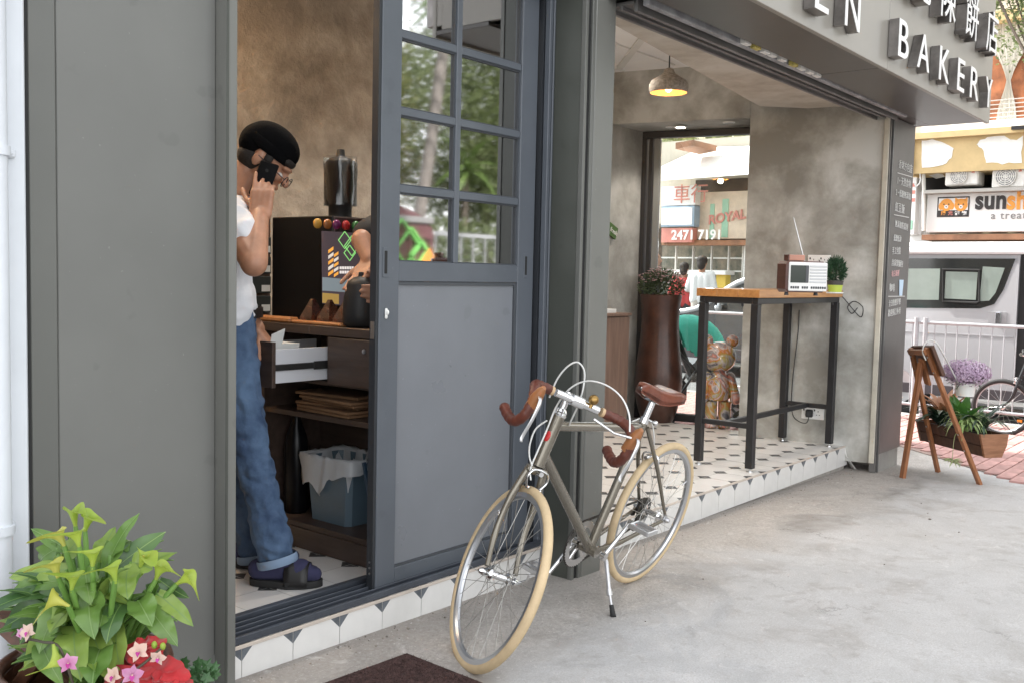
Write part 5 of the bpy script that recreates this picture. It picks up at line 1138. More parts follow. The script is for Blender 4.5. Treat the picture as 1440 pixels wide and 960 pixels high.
b2.add(vs, fs); b2.build('belt', MAT['belt'], man)
for a_, k_, side in ((an_r, kn_r, -1), (an_l, kn_l, 1)):
    dn = (a_-k_).normalized(); hm = MB(); hm.lathe([(.0695, -.004), (.0725, .0), (.0725, .022), (.0690, .026)], a_ + dn*.034, 26, dn, cap=False); hm.build('jeans_hem', MAT['denim_hem'], man, smooth=60)
    toe = V((a_.x, a_.y, 0)) + FW_*.145; heel = V((a_.x, a_.y, 0)) - FW_*.075
    s_ = MB(); s_.cap_(a_ + UP*.03, a_ - UP*.05 + FW_*.01, .043, .043); s_.cap_(V((heel.x, heel.y, ZF+.058)) + FW_*.02, V((toe.x, toe.y, ZF+.056)) - FW_*.05, .039, .042); s_.cap_(V((toe.x, toe.y, ZF+.05)) - FW_*.06 + RT_*.012, V((toe.x, toe.y, ZF+.047)) + RT_*.01, .036, .026); s_.cap_(V((toe.x, toe.y, ZF+.05)) - FW_*.06 - RT_*.012, V((toe.x, toe.y, ZF+.045)) - FW_*.012 - RT_*.02, .036, .024); s_.cap_(a_ - UP*.03, V((a_.x, a_.y, ZF+.055)) + FW_*.06, .045, .040); remesh(s_, 'sock', MAT['sock_navy'], man, .006, 3)
    q = []; 
    for k in range(26):
        a = 2*math.pi*k/26; L_ = .135 if math.cos(a) > 0 else .125; w_ = .048 + (.008 if math.cos(a) > 0 else -.004); q.append(V((a_.x, a_.y, ZF+.002)) + FW_*(.037 + math.cos(a)*L_) + RT_*(math.sin(a)*w_))
    s_ = MB(); s_.prism(q, (0, 0, .024)); s_.build('slipper_sole', MAT['rubber'], man, smooth=40)
    s_ = MB(); mid = V((a_.x, a_.y, ZF)) + FW_*.085; rows = []
    for x in (-.042, -.02, .015, .042):
        rows.append([mid + FW_*x + RT_*(math.cos(t)*.055) + UP*(.012 + math.sin(t)*(.094 - (x+.042)*.25)) for t in [math.pi*k/14 for k in range(15)]])
    s_.add([v for r in rows for v in r], [(j*15+k, j*15+k+1, (j+1)*15+k+1, (j+1)*15+k) for j in range(3) for k in range(14)]); o = s_.build('slipper_strap', MAT['belt'], man, smooth=180); sm = o.modifiers.new('thickness', 'SOLIDIFY'); sm.thickness = .006
m = MB(); m.ell(P(0, -.012, .062), (.083, .106, .074), 22, 14, hrot); m.ell(P(0, -.052, .036), (.081, .078, .078), 18, 12, hrot); cp = remesh(m, 'beanie', MAT['beanie'], man, .006, 3)
m = MB(); m.tube([P(math.sin(a)*.082, -.018 + math.cos(a)*.103, .046 - .0*math.cos(a)) for a in [2*math.pi*k/36 for k in range(36)]], .006, 10, closed=True, flat=3.2, flatdir=hu); m.build('beanie_cuff', MAT['beanie'], cp, smooth=180)
m = MB(); m.ell(P(0, -.036, -.016), (.0735, .068, .06), 18, 12, hrot)
for k in (-1, 1): m.ell(P(k*.066, .02, .015), (.013, .02, .03), 10, 8, hrot); 
m.ell(P(0, .074, .045), (.055, .022, .022), 14, 8, hrot); remesh(m, 'hair', MAT['hair'], man, .006, 2)
m = MB()
for k in (-1, 1):
    m.tube([P(k*.033 + math.cos(a)*.024, .108, -.018 + math.sin(a)*.02) for a in [2*math.pi*j/18 for j in range(18)]], .0018, 6, closed=True); m.tube([P(k*.057, .107, -.01), P(k*.08, .03, .0), P(k*.084, -.01, .004)], .0016, 6)
m.tube([P(-.009, .109, -.014), P(.009, .109, -.014)], .0016, 6); m.build('glasses', MAT['black_matte'], man)
m = MB()
for k in (-1, 1): m.ell(P(k*.032, .079, -.012), .0125, 10, 8)
m.build('eye', mat('eye_white', (.6, .58, .55), .2), man, smooth=180)
pw = ph_d.cross(RT_).normalized(); pt = thing('mobile_phone', 'black mobile phone pressed to the ear of the man in the beanie', 'phone', tuple(ph_c)); m = MB(); m.obox(ph_c - RT_*.002, ph_d*.066, pw*.034, ph_d.cross(pw).normalized()*.005, .004); m.build('body', MAT['black_gloss'], pt, smooth=30)
m = MB(); m.lathe([(.006, 0), (.006, .0015)], ph_c + RT_*.0042 + ph_d*.035, 12, RT_); m.build('lens', MAT['dark_gap'], pt)

# --- barista, mostly behind the sliding door
bx0 = V((2.965, 2.83, 0)); F2 = V((-1, .02, 0)).normalized(); R2 = V((.02, 1, 0)).normalized()      # faces the counter; his right is towards the back wall
def K(f, r, z): return bx0 + F2*f + R2*r + V((0, 0, ZF+z))
bd = MB(); head(bd, K(.05, 0, 1.53), F2 - UP*.35, UP + F2*.35, 1.03); bd.cap_(K(.02, 0, 1.46), K(-.01, 0, 1.36), .055, .06)
for k in (-.1, -.03, .03, .1): bd.cap_(K(0, k, 1.28), K(0, k*.9, .9), .08, .075)
jc = jp + V((0, 0, .1))
el2, wr2 = K(.22, -.19, 1.02), V((2.655, 2.755, CT+.13)); el3, wr3 = atd(509, 338, 3.86), V((2.605, 2.835, CT+.262))
bd.cap_(K(0, -.17, 1.32), el2, .05, .044); bd.cap_(el2, wr2, .044, .03); bd.cap_(K(.07, .17, 1.33), el3, .05, .044); bd.cap_(el3, wr3, .044, .03)
hand(bd, wr2, V((-.10, -.02, .0)), V((0, 0, -1)), V((-.2, 1, 0)), [.28, .3, .32, .34], .18, 1)
hand(bd, wr3, V((-.06, -.01, -.075)), V((.1, -1, 0)), V((-.7, 0, -.7)), [.3, .32, .34, .36], .18, 1)
for s in (-1, 1): bd.cap_(K(0, s*.09, .86), K(.01, s*.1, .46), .078, .052); bd.cap_(K(.01, s*.1, .46), K(0, s*.1, .08), .05, .037)
bar = remesh(bd, 'person_', MAT['skin'], None, .0056, 3); bar.name = 'person.001'; tag(bar, 'person in black tee working behind the sliding door with a black jug', 'person')
m = MB()
for k in (-.12, -.04, .04, .12): m.cap_(K(0, k, 1.30), K(.0, k*.95, .90), .095, .093)
m.cap_(K(-.01, -.13, 1.37), K(-.01, .13, 1.37), .065, .065); m.cap_(K(0, -.17, 1.32), K(0, -.17, 1.32).lerp(el2, .62), .068, .07); m.cap_(K(.07, .17, 1.33), K(.07, .17, 1.33).lerp(el3, .8), .07, .07); remesh(m, 'shirt', MAT['tee_black'], bar, .009, 4)
m = MB()
for s in (-1, 1): m.cap_(K(0, s*.085, .86), K(.01, s*.1, .46), .1, .07); m.cap_(K(.01, s*.1, .46), K(0, s*.1, .09), .07, .06)
m.cap_(K(0, -.07, .88), K(0, .07, .88), .1, .1); remesh(m, 'trousers', MAT['trousers'], bar, .009, 3)
m = MB(); m.ell(K(.03, 0, 1.585), (.092, .082, .08), 16, 10); m.ell(K(-.03, 0, 1.54), (.06, .078, .09), 16, 10); remesh(m, 'hair', MAT['hair'], bar, .008, 2)
m = MB()
for s in (-1, 1): m.cap_(K(-.03, s*.1, .04), K(.15, s*.1, .035), .04, .036)
remesh(m, 'shoe', MAT['rubber'], bar, .008, 2)
# ================================================================ calla lily planter by the white wall
leafmat('calla_leaf', (.075, .165, .03), (.2, .33, .08), .26, .22); leafmat('calla_leaf_dark', (.04, .10, .03), (.10, .19, .055), .28, .18)
leafmat('calla_leaf_light', (.16, .27, .04), (.34, .46, .11), .28, .25); leafmat('leaf_rib', (.16, .28, .08), (.25, .36, .12), .4, .2); leafmat('calla_green', (.28, .42, .05), (.46, .56, .09), .4, .3); leafmat('calla_yellow', (.5, .5, .08), (.62, .6, .16), .4, .3)
leafmat('stem_green', (.12, .25, .05), (.2, .36, .08), .4, .1)
leafmat('orchid_cream', (.72, .5, .4), (.78, .62, .55), .5, .3); leafmat('orchid_pink', (.6, .2, .42), (.75, .5, .65), .5, .3); leafmat('orchid_lip', (.45, .03, .25), (.6, .08, .4), .5, .2)
mat('red_cloth', (.36, .006, .01), .7, var=.2, scale=9, sheen=.4)
wood('dark_plank', (.06, .025, .014), (.13, .055, .03), .4, (6, 50, 50), coat=.2)
PD = 2.1
def LP(x, y, d=0.0): return atd(x, y, PD+d)
def leaf(base, tip, w, nrm, droop=.25, fold=.25, nseg=9, lobes=True, wave=.0, ph=0.0, rib=True):
    base, tip = V(base), V(tip); ax = tip-base; L = ax.length; n = V(nrm); n = (n - ax*(n.dot(ax)/ax.length_squared)).normalized(); s = ax.normalized().cross(n).normalized(); m = MB(); vs = []
    for i in range(nseg+1):
        t = i/nseg; wd = w*(math.sin(math.pi*min(1, (t*.86+.14))**.8)**.8 if t < 1 else .0)*(1.0 if t > .12 or not lobes else .8)
        c = base + ax*t + n*(L*droop*(4*t*(1-t))*.5) 
        for k in (-1, -.5, 0, .5, 1): vs.append(c + s*(wd*k) + n*(abs(k)*wd*fold + wave*math.sin(t*11+ph+k)*wd*abs(k)) - (ax.normalized()*(wd*.45*abs(k)) if lobes and i < 2 else V((0, 0, 0))))
    m.add(vs, [(i*5+k, i*5+k+1, (i+1)*5+k+1, (i+1)*5+k) for i in range(nseg) for k in range(4)])
    if rib:
        m.mi = 1; rw = max(.0009, w*.035); cs = [base + ax*(i/nseg) + n*(L*droop*(4*(i/nseg)*(1-i/nseg))*.5) - n*.0 for i in range(nseg+1)]
        for e in (.0008, -.0008): m.add([q + s*k + n*(e + rw*fold*(1 if e > 0 else -1)) for q in cs for k in (-rw, rw)], [(i*2, i*2+1, i*2+3, i*2+2) for i in range(nseg)])
    return m
cp_ = LP(140, 985, .0); cal = thing('calla_lily_plant', 'green calla lily with many broad leaves and yellow green blooms by grey panel', 'potted plant', (cp_.x, cp_.y, gz(cp_.x)))
view = -CF
LV = [((150, 800), (196, 721, .02), 17), ((160, 800), (233, 747, .04), 20), ((175, 815), (249, 776, .06), 17), ((100, 775), (44, 743, .03), 13), ((95, 800), (13, 812, .0), 17), ((90, 815), (13, 833, -.03), 18), ((95, 835), (3, 884, -.05), 24),
      ((90, 870), (33, 942, -.08), 20), ((128, 835), (133, 898, -.14), 26), ((105, 880), (114, 957, -.17), 30), ((150, 850), (140, 882, -.12), 18), ((170, 850), (150, 905, -.13), 20), ((165, 880), (172, 945, -.12), 20), ((195, 845), (214, 880, -.10), 24),
      ((222, 835), (272, 880, -.03), 15), ((210, 855), (250, 908, -.07), 20), ((225, 815), (266, 840, -.0), 11), ((140, 790), (162, 740, .05), 18), ((155, 780), (185, 760, .03), 22), ((185, 790), (215, 800, -.06), 22), ((120, 800), (128, 850, -.11), 20), ((60, 860), (28, 905, -.06), 16),
      ((180, 800), (180, 842, -.1), 24), ((85, 850), (55, 918, -.12), 22), ((130, 890), (160, 960, -.15), 24), ((60, 905), (90, 965, -.16), 20), ((205, 830), (235, 838, .02), 18), ((110, 760), (88, 790, .0), 16), ((80, 770), (60, 790, .05), 18), ((110, 850), (70, 890, -.14), 26), ((145, 905), (130, 965, -.19), 30)]
rg = random.Random(21)
for k, ((bx_, by_), (tx, ty, td), w_) in enumerate(LV):
    b0 = LP(bx_, by_, -.03 + td*.3); t0 = LP(tx, ty, td); m = leaf(b0, t0, w_*PD/FPX*.82, view + V((rg.uniform(-.5, .5), rg.uniform(-.5, .5), rg.uniform(.2, .9))), rg.uniform(.1, .3), rg.uniform(.1, .35), wave=.3, ph=k)
    m.build('leaf', [MAT[('calla_leaf', 'calla_leaf_dark', 'calla_leaf_light')[(0, 1, 2, 0, 2)[k % 5]]], MAT['leaf_rib']], cal, smooth=180, fix=False)
    q = MB(); mid = b0.lerp(cp_, .5) + V((rg.uniform(-.03, .03), rg.uniform(-.03, .03), .03)); q.tube(smooth_path([cp_ + V((rg.uniform(-.05, .05), rg.uniform(-.05, .05), 0)), mid, b0], 5), .0045, 6); q.build('stalk', MAT['stem_green'], cal, smooth=60)
for k in range(80):
    a = rg.uniform(0, 6.28); rr = rg.uniform(.02, .14); z = rg.uniform(.02, .24); b0 = cp_ + V((math.cos(a)*rr*.5, math.sin(a)*rr*.5 + .03, z)); d = V((math.cos(a), math.sin(a)*.7, rg.uniform(-.3, .8))).normalized()
    m = leaf(b0, b0 + d*rg.uniform(.1, .17), rg.uniform(.013, .024), V((-d.x*.3, -d.y*.3, 1)) + view*.5, rg.uniform(.15, .4), .25, wave=.12, ph=k); m.build('leaf', [MAT[('calla_leaf', 'calla_leaf_dark', 'calla_leaf_light')[k % 3]], MAT['leaf_rib']], cal, smooth=180, fix=False)
def spathe(base, up, lip, L=.085, r=.024, mt='calla_green', par=None):
    base, up = V(base), V(up).normalized(); lip = V(lip); lip = (lip - up*lip.dot(up)).normalized(); sd_ = up.cross(lip); m = MB(); vs = []; NU, NV_ = 21, 10; tw = rnd.random()
    for j in range(NV_):
        v = j/(NV_-1)
        for i in range(NU):
            u = i/(NU-1); th = (u-.5)*2*math.pi*1.02; fl = (.5+.5*math.cos(th)); r_ = r*(.16 + .5*v + .62*v**3.2*(.55+.75*fl)); hgt = L*(v - .22*v**4*(1-fl)) + L*.0
            q = base + up*hgt + (lip*math.cos(th) + sd_*math.sin(th))*r_ + lip*(v**4*fl**4*r*2.3) - up*(v**5*fl**2*L*(.2+tw*.2)) + (lip*math.cos(th) + sd_*math.sin(th))*(.2*r*math.sin(th*3+tw*5)*v**3) + up*(.1*L*math.sin(th*2+tw*9)*v**4)
            vs.append(q)
    m.add(vs, [(j*NU+i, j*NU+i+1, (j+1)*NU+i+1, (j+1)*NU+i) for j in range(NV_-1) for i in range(NU-1)]); o = m.build('bloom', MAT[mt], par, smooth=180, fix=False)
    m = MB(); m.tube([base + up*.01, base + up*(L*.62)], [.004, .0028], 8); m.build('spadix', MAT['calla_yellow'], o, smooth=60)
for bx_, by_, dx, dy, lx, ly, d, mt in ((107, 745, -6, -40, 8, -20, -.02, 'calla_green'), (118, 752, 10, -40, 20, -10, -.04, 'calla_green'), (112, 772, -5, -30, -30, -2, -.08, 'calla_green'), (130, 800, 2, -36, -28, 2, -.12, 'calla_green'), (82, 815, -5, -26, -18, -4, -.1, 'calla_yellow'), (100, 832, 5, -28, -26, 14, -.13, 'calla_green'),
        (163, 820, -6, -34, -16, 14, -.14, 'calla_green'), (196, 800, 8, -26, 14, -8, -.06, 'calla_green'), (218, 818, 10, -30, 26, -4, -.05, 'calla_green'), (246, 822, 18, -12, 22, 8, -.04, 'calla_green'), (98, 852, -16, -8, -22, 4, -.15, 'calla_yellow'), (75, 905, 8, 40, -12, 16, -.2, 'calla_green'), (92, 770, -10, -22, -16, 8, -.06, 'calla_yellow')):
    b0 = LP(bx_, by_, d); up = LP(bx_+dx, by_+dy, d) - b0; lp = LP(bx_+lx, by_+ly, d) - b0 + view*.018; spathe(b0, up, lp, L=max(.05, up.length*1.0), r=.0165, mt=mt, par=cal)
    q = MB(); q.tube(smooth_path([cp_ + V((rg.uniform(-.03, .03), rg.uniform(-.03, .03), 0)), cp_.lerp(b0, .55) + V((0, 0, .02)), b0 + up*.15], 5), [.006]*10 + [.005], 7); q.build('stalk', MAT['stem_green'], cal, smooth=60)
q = MB(); q.lathe([(.07, 0), (.085, .02), (.1, .16), (.105, .165), (.095, .165), (.09, .15), (.001, .148)], V((cp_.x, cp_.y, cp_.z-.17)), 24); q.build('pot', MAT['pot_dark'], cal, smooth=40)
# half barrel the pots stand in, with its long wooden handle
bc_ = LP(120, 1010, .03); rz = LP(236, 934, 0).z
tub = thing('wooden_barrow', 'dark wooden barrow tub with long handle holding the flower pots', 'barrow', (bc_.x, bc_.y, gz(bc_.x)))
for k in range(20):
    a = 2*math.pi*(k+.5)/20; c = V((bc_.x + math.cos(a)*.168, bc_.y + math.sin(a)*.168, (rz-.02+gz(bc_.x))/2)); m = MB(); m.obox(c, V((-math.sin(a), math.cos(a), 0))*.0265, V((math.cos(a), math.sin(a), 0))*.009, V((0, 0, (rz-.02-gz(bc_.x))/2-.002)), .003); m.build('stave', MAT['dark_plank'], tub)
m = MB(); m.tube([V((bc_.x + math.cos(a)*.170, bc_.y + math.sin(a)*.170, rz-.012)) for a in [2*math.pi*k/40 for k in range(40)]], .013, 8, closed=True, flat=1.2); m.build('rim', MAT['dark_plank'], tub, smooth=60)
m = MB(); m.lathe([(.15, 0), (.15, .01)], V((bc_.x, bc_.y, cp_.z-.182)), 24); m.build('tub_floor', MAT['dark_plank'], tub)
m = MB(); m.bar(LP(-30, 838, .12), LP(52, 915, .02), .03, .055, view, .004); m.bar(LP(40, 900, .04), LP(110, 965, -.02), .03, .055, view, .004); m.build('handle', MAT['dark_plank'], tub)
m = MB(); m.bar(LP(60, 918, -.0), LP(8, 990, .0), .03, .045, view, .004); m.build('brace', MAT['dark_plank'], tub)
# red gathered cloth, orchids, ivy
rc_ = LP(212, 962, -.10); red = thing('red_bow', 'big bright red gathered fabric bow among the flower pots', 'bow', tuple(rc_))
rg = random.Random(5)
for k, (x, y, rx, ry) in enumerate(((198, 925, 30, 26), (232, 948, 32, 24), (188, 955, 34, 22), (215, 905, 20, 12), (245, 965, 26, 18), (165, 968, 22, 20))):
    c = LP(x, y, -.08 - .015*(k % 3)); vs = []; NU, NV_ = 30, 10; m = MB()
    for j in range(NV_):
        v = j/(NV_-1)
        for i in range(NU):
            a = 2*math.pi*i/NU; rr = v*(1 + .13*math.sin(a*5+k*2)*v + .07*math.sin(a*9+k)*v); vs.append(c + CR*(math.cos(a)*rx*rr*PD/FPX) - CU*(-math.sin(a)*ry*rr*PD/FPX) + view*(.030*math.cos(v*1.5) + .010*math.sin(a*5+k*2+.5)*v + .006*math.sin(v*9+a*2)))
    m.add(vs, [(j*NU+i, j*NU+(i+1) % NU, (j+1)*NU+(i+1) % NU, (j+1)*NU+i) for j in range(NV_-1) for i in range(NU)]); m.build('bow_loop', MAT['red_cloth'], red, smooth=180, fix=False)
def orchid(x, y, d, sz, mt, rot, par):
    c = LP(x, y, d); n = (view + CR*math.cos(rot)*.35 + CU*math.sin(rot)*.3).normalized(); u = (CU - n*CU.dot(n)).normalized(); r = u.cross(n); o0 = None
    for k, (an, L_, w_) in enumerate(((90, 1.0, .30), (18+8, 1.0, .48), (162-8, 1.0, .48), (225, .95, .28), (315, .95, .28))):
        a = R_(an) + rot*.3; d_ = r*math.cos(a) + u*math.sin(a); m = leaf(c + d_*sz*.06, c + d_*sz*L_ + n*sz*.12, w_*sz, n + d_*.1, .18, -.1, 6, False); o0 = m.build('petal', MAT[mt], par, smooth=180, fix=False)
    m = leaf(c + n*sz*.1, c - u*sz*.42 + n*sz*.38, .2*sz, n, .3, .5, 5, False); m.build('lip', MAT['orchid_lip'], par, smooth=180, fix=False); m = MB(); m.ell(c + n*sz*.12, sz*.1, 8, 6); m.build('column', MAT['orchid_cream'], par, smooth=180)
oc = thing('orchid_spray', 'arching orchid sprays with cream and pink blossoms over red bow', 'orchid', tuple(LP(180, 965, -.12)))
for x, y, d, sz, mt, rt in ((40, 888, -.16, .028, 'orchid_cream', 2.4), (96, 932, -.22, .03, 'orchid_pink', .4), (195, 916, -.16, .032, 'orchid_cream', 1.2), (186, 948, -.19, .034, 'orchid_pink', -.6), (222, 924, -.15, .026, 'orchid_cream', -1.2), (160, 950, -.18, .03, 'orchid_cream', 2.6), (30, 890, -.15, .018, 'orchid_pink', 2.9)): orchid(x, y, d, sz*.68, mt, rt, oc)
m = MB(); m.tube(smooth_path([LP(150, 985, -.16), LP(180, 950, -.165), LP(205, 930, -.155), LP(222, 915, -.145), LP(230, 908, -.14)], 5), .0028, 6); m.tube(smooth_path([LP(110, 985, -.15), LP(85, 912, -.19), LP(60, 902, -.165), LP(36, 897, -.15)], 5), .0028, 6); m.build('stem', mat('orchid_stem', (.06, .05, .03), .5), oc, smooth=60)
for x, y in ((217, 906), (229, 908)): m = MB(); m.ell(LP(x, y, -.14), (.006, .006, .008), 8, 6); m.build('bud', MAT['calla_green'], oc, smooth=180)
iv = thing('ivy_plant', 'small trailing ivy plant at the foot of the door post', 'ivy', tuple(LP(268, 985, .02))); rg = random.Random(17)
leafmat('ivy_leaf', (.03, .09, .03), (.08, .17, .06), .4, .15)
for k in range(46):
    x, y = 268 + rg.gauss(0, 20), 948 + abs(rg.gauss(0, 16)) - rg.uniform(0, 26); c = LP(x, y, .04 + rg.uniform(-.05, .06)); n = (view + V((rg.uniform(-.7, .7), rg.uniform(-.7, .7), rg.uniform(0, 1)))).normalized(); u = n.orthogonal().normalized(); u.rotate(Matrix.Rotation(rg.uniform(0, 6.28), 3, n)); r = u.cross(n); s = rg.uniform(.012, .02)
    m = MB(); pts = [(0, -.5), (.5, -.6), (.45, -.15), (.95, .1), (.4, .3), (0, 1.15), (-.4, .3), (-.95, .1), (-.45, -.15), (-.5, -.6)]; m.add([c + n*s*.12] + [c + (r*x_ + u*y_)*s for x_, y_ in pts], [(0, i+1, (i+1) % 10+1) for i in range(10)]); m.build('leaf', MAT['ivy_leaf'], iv, fix=False)
m = MB(); m.lathe([(.05, 0), (.062, .08), (.055, .08), (.001, .075)], LP(268, 985, .05) - V((0, 0, .06)), 18); m.build('pot', MAT['pot_dark'], iv, smooth=40)

# ================================================================ easel planter on the corner
wood('easel_wood', (.2, .07, .026), (.4, .17, .07), .45, (40, 40, 6), coat=.15); wood('trough_wood', (.05, .022, .014), (.11, .05, .03), .5, (40, 40, 8)); wood('trough_end', (.2, .085, .04), (.33, .16, .085), .5, (8, 8, 60))
Z0 = gz(6.9)
fA, fB, fC = onz(1269, 672, Z0), onz(1319, 663, Z0), onz(1378, 681, Z0); ee = V((fB.x-fC.x, fB.y-fC.y, 0)).normalized(); fd = V((ee.y, -ee.x, 0)); sepL = (fB-fC).length
def pln(x, y, P0): d = ray(x, y); return CAM + d*((P0-CAM).dot(ee)/d.dot(ee))
tC, tA = pln(1302, 489, fC), pln(1291, 500, fA); tB = pln(1281, 489, fB); tA = (tB+tC)/2 - (tC-fC)*.10
ez_ = thing('easel_planter', 'stained wooden easel stand with a plant trough and small board', 'stand', ((fA.x+fB.x+fC.x)/3, (fA.y+fB.y+fC.y)/3, Z0))
rl = (tC-fC).normalized(); nf = ee.cross(rl).normalized(); nf = nf if nf.dot(fd) > 0 else -nf
for f_, t_, n_ in ((fB, tB, 'rail'), (fC, tC, 'rail')): m = MB(); m.bar(f_, t_, .034, .024, nf, .003); m.build(n_, MAT['easel_wood'], ez_)
m = MB(); m.bar(fA, tA - nf*.02, .042, .024, fd, .003); m.build('back_leg', MAT['easel_wood'], ez_)
m = MB(); m.bar(tA - nf*.018 - ee*.02 + rl*.03, tA - nf*.018 - rl*.16 + ee*.02, .05, .02, nf, .003); m.build('hinge_block', MAT['easel_wood'], ez_)
m = MB(); mB = (tB+tC)/2; Hb = .21
tl_ = tB-tC; m.obox(mB - rl*(Hb/2) + nf*.028, tl_*.5 + tl_.normalized()*.085, nf*.012, rl*(Hb/2), .003); bd_ = m.build('board', MAT['trough_wood'], ez_)
m = MB(); m.obox(mB - rl*.02 - nf*.02, tl_*.5 + tl_.normalized()*.03, nf*.009, rl*.018, .002); m.build('cross_bar', MAT['easel_wood'], ez_)
for f_, t_ in ((fB, tB), (fC, tC)):
    for q in (.06, .17, .62, .74): p = t_.lerp(f_, q) - nf*.013; m = MB(); m.lathe([(.006, 0), (.006, .003), (.002, .005)], p, 10, -nf); m.build('bolt', MAT['steel'], ez_)
cm = (fB+fC)/2 + rl*.0; tcz = .19; base_c = cm + (rl*((tcz)/rl.z)) + fd*.125; base_c.z = Z0 + tcz; base_c += ee*.045; hl = sepL/2+.12; wt, wb, th_ = .105, .062, .15
def T(l, f, z): return base_c + ee*l + fd*f + V((0, 0, z))
for s in (-1, 1): m = MB(); m.prism([T(s*hl, -wb, 0), T(s*hl, wb, 0), T(s*hl, wt*.92, th_*.5), T(s*hl, wt, th_), T(s*hl, -wt, th_)], ee*(-s*.018)); m.build('trough_end', MAT['trough_end'], ez_)
for s in (-1, 1):
    for z0, z1, f0, f1 in ((.004, .072, wb, wb+(wt-wb)*.48), (.076, .148, wb+(wt-wb)*.5, wt)):
        m = MB(); e0 = hl-.019; m.add([T(-e0, s*f0, z0), T(e0, s*f0, z0), T(e0, s*f1, z1), T(-e0, s*f1, z1), T(-e0, s*(f0-.012), z0), T(e0, s*(f0-.012), z0), T(e0, s*(f1-.012), z1), T(-e0, s*(f1-.012), z1)], [(0, 1, 2, 3), (4, 7, 6, 5), (0, 4, 5, 1), (3, 2, 6, 7), (1, 5, 6, 2), (0, 3, 7, 4)]); m.build('trough_plank', MAT['trough_wood'], ez_)
m = MB(); m.add([T(-hl+.02, -wb, .004), T(hl-.02, -wb, .004), T(hl-.02, wb, .004), T(-hl+.02, wb, .004)], [(0, 1, 2, 3)]); m.add([T(-hl+.02, -wt+.02, .125), T(hl-.02, -wt+.02, .125), T(hl-.02, wt-.02, .125), T(-hl+.02, wt-.02, .125)], [(0, 1, 2, 3)]); m.build('soil', MAT['soil'], ez_)
# plants of the trough
leafmat('broad_leaf', (.05, .16, .03), (.12, .28, .06), .35, .2); leafmat('dark_leaf', (.02, .05, .03), (.05, .095, .05), .35, .1); leafmat('spider_leaf', (.22, .38, .08), (.55, .6, .35), .4, .2); leafmat('lilac', (.5, .36, .5), (.66, .54, .66), .7, .3); leafmat('copper_leaf', (.3, .13, .06), (.5, .27, .15), .5, .2)
def tuft(name, label, c, n, L, w_, mt, seed, rise=.8, sp=1.0, droop=.3):
    t = thing(name, label, 'plant', tuple(c)); g = random.Random(seed)
    for k in range(n):
        a = g.uniform(0, 6.28); d = V((math.cos(a)*sp, math.sin(a)*sp, g.uniform(.3, 1)*rise)).normalized(); l_ = L*g.uniform(.65, 1.15); b0 = c + V((math.cos(a), math.sin(a), 0))*g.uniform(0, .03) + V((0, 0, g.uniform(-.012, .03))); m = leaf(b0, b0 + d*l_ - V((0, 0, l_*droop*g.uniform(.2, 1))), w_*g.uniform(.8, 1.2), V((-d.x, -d.y, .9)), droop+.1, .2, 7, False); m.build('leaf', MAT[mt], t, smooth=180, fix=False)
    return t
tuft('broad_leaf_plant', 'bright green broad leaved plant standing in the easel trough', T(-.02, 0, .14), 22, .24, .036, 'broad_leaf', 1, 1.2, .55, .1)
tuft('dark_leaf_plant', 'dark green drooping leaved plant behind the easel rails', T(.16, -.02, .14), 34, .24, .024, 'dark_leaf', 2, .7, 1, .3)
tuft('striped_grass_plant', 'long thin dark and white striped leaves arching from the trough', T(-.14, .05, .15), 34, .3, .012, 'dark_leaf', 3, .8, 1, .35)
sp_ = tuft('spider_plant', 'striped pale spider plant curling over the trough edge', T(-.13, -.06, .15), 60, .17, .009, 'spider_leaf', 4, .9, 1, .75)
g = random.Random(6); dn = T(-.10, -.125, -.06)
m = MB(); m.tube(smooth_path([T(-.12, -.09, .15), T(-.11, -.125, .1), dn], 5), .002, 5); m.build('runner', MAT['spider_leaf'], sp_)
for k in range(22):
    a = g.uniform(0, 6.28); d = V((math.cos(a), math.sin(a), g.uniform(-1.2, .3))).normalized(); m = leaf(dn, dn + d*.06, .005, V((0, 0, 1)) + view, .4, .2, 5, False); m.build('leaf', MAT['spider_leaf'], sp_, smooth=180, fix=False)
tuft('copper_plant', 'coppery pink leaved plant beyond the easel board', T(.24, .06, .16), 26, .25, .026, 'copper_leaf', 8, 1.1, .8, .1)
wpc = atd(1357, 556, (T(-.02, .06, .3)-CAM).dot(CF)); fl = thing('lilac_flower_pot', 'white hanging pot crowded with tiny lilac flowers on the easel', 'flower pot', tuple(wpc))
m = MB(); m.lathe([(.055, 0), (.068, .085), (.072, .09), (.066, .09), (.06, .08), (.001, .078)], wpc, 24); m.build('pot', MAT['white_plastic'], fl, smooth=40)
m = MB(); hk = tC - rl*.03 + nf*.05; m.tube(smooth_path([tC - rl*.07 - nf*.03, tC - rl*.01 - nf*.03, tC + rl*.03 + nf*.01, tC + rl*.02 + nf*.06, tC - rl*.05 + nf*.09, wpc + V((0, 0, .09)) - nf*.05], 6), .0045, 6); m.build('hanger', MAT['cable_white'], fl, smooth=60)
fc_ = wpc + V((0, 0, .155)); m = MB(); g = random.Random(7)
for k in range(2400):
    d = V((g.gauss(0, 1), g.gauss(0, 1), g.gauss(0, 1)*.75)).normalized(); q = fc_ + V((d.x*.155, d.y*.155, d.z*.095))*(g.random()**.35)
    for j in range(5):
        a = j*1.257+k; u = d.orthogonal().normalized(); v_ = d.cross(u); t_ = (u*math.cos(a) + v_*math.sin(a) + d*.5).normalized(); s0 = t_.cross(d).normalized(); m.add([q, q+t_*.005+s0*.0035, q+t_*.009, q+t_*.005-s0*.0035], [(0, 1, 2, 3)])
tag(m.build('blossom', MAT['lilac'], fl, fix=False), kind='stuff')
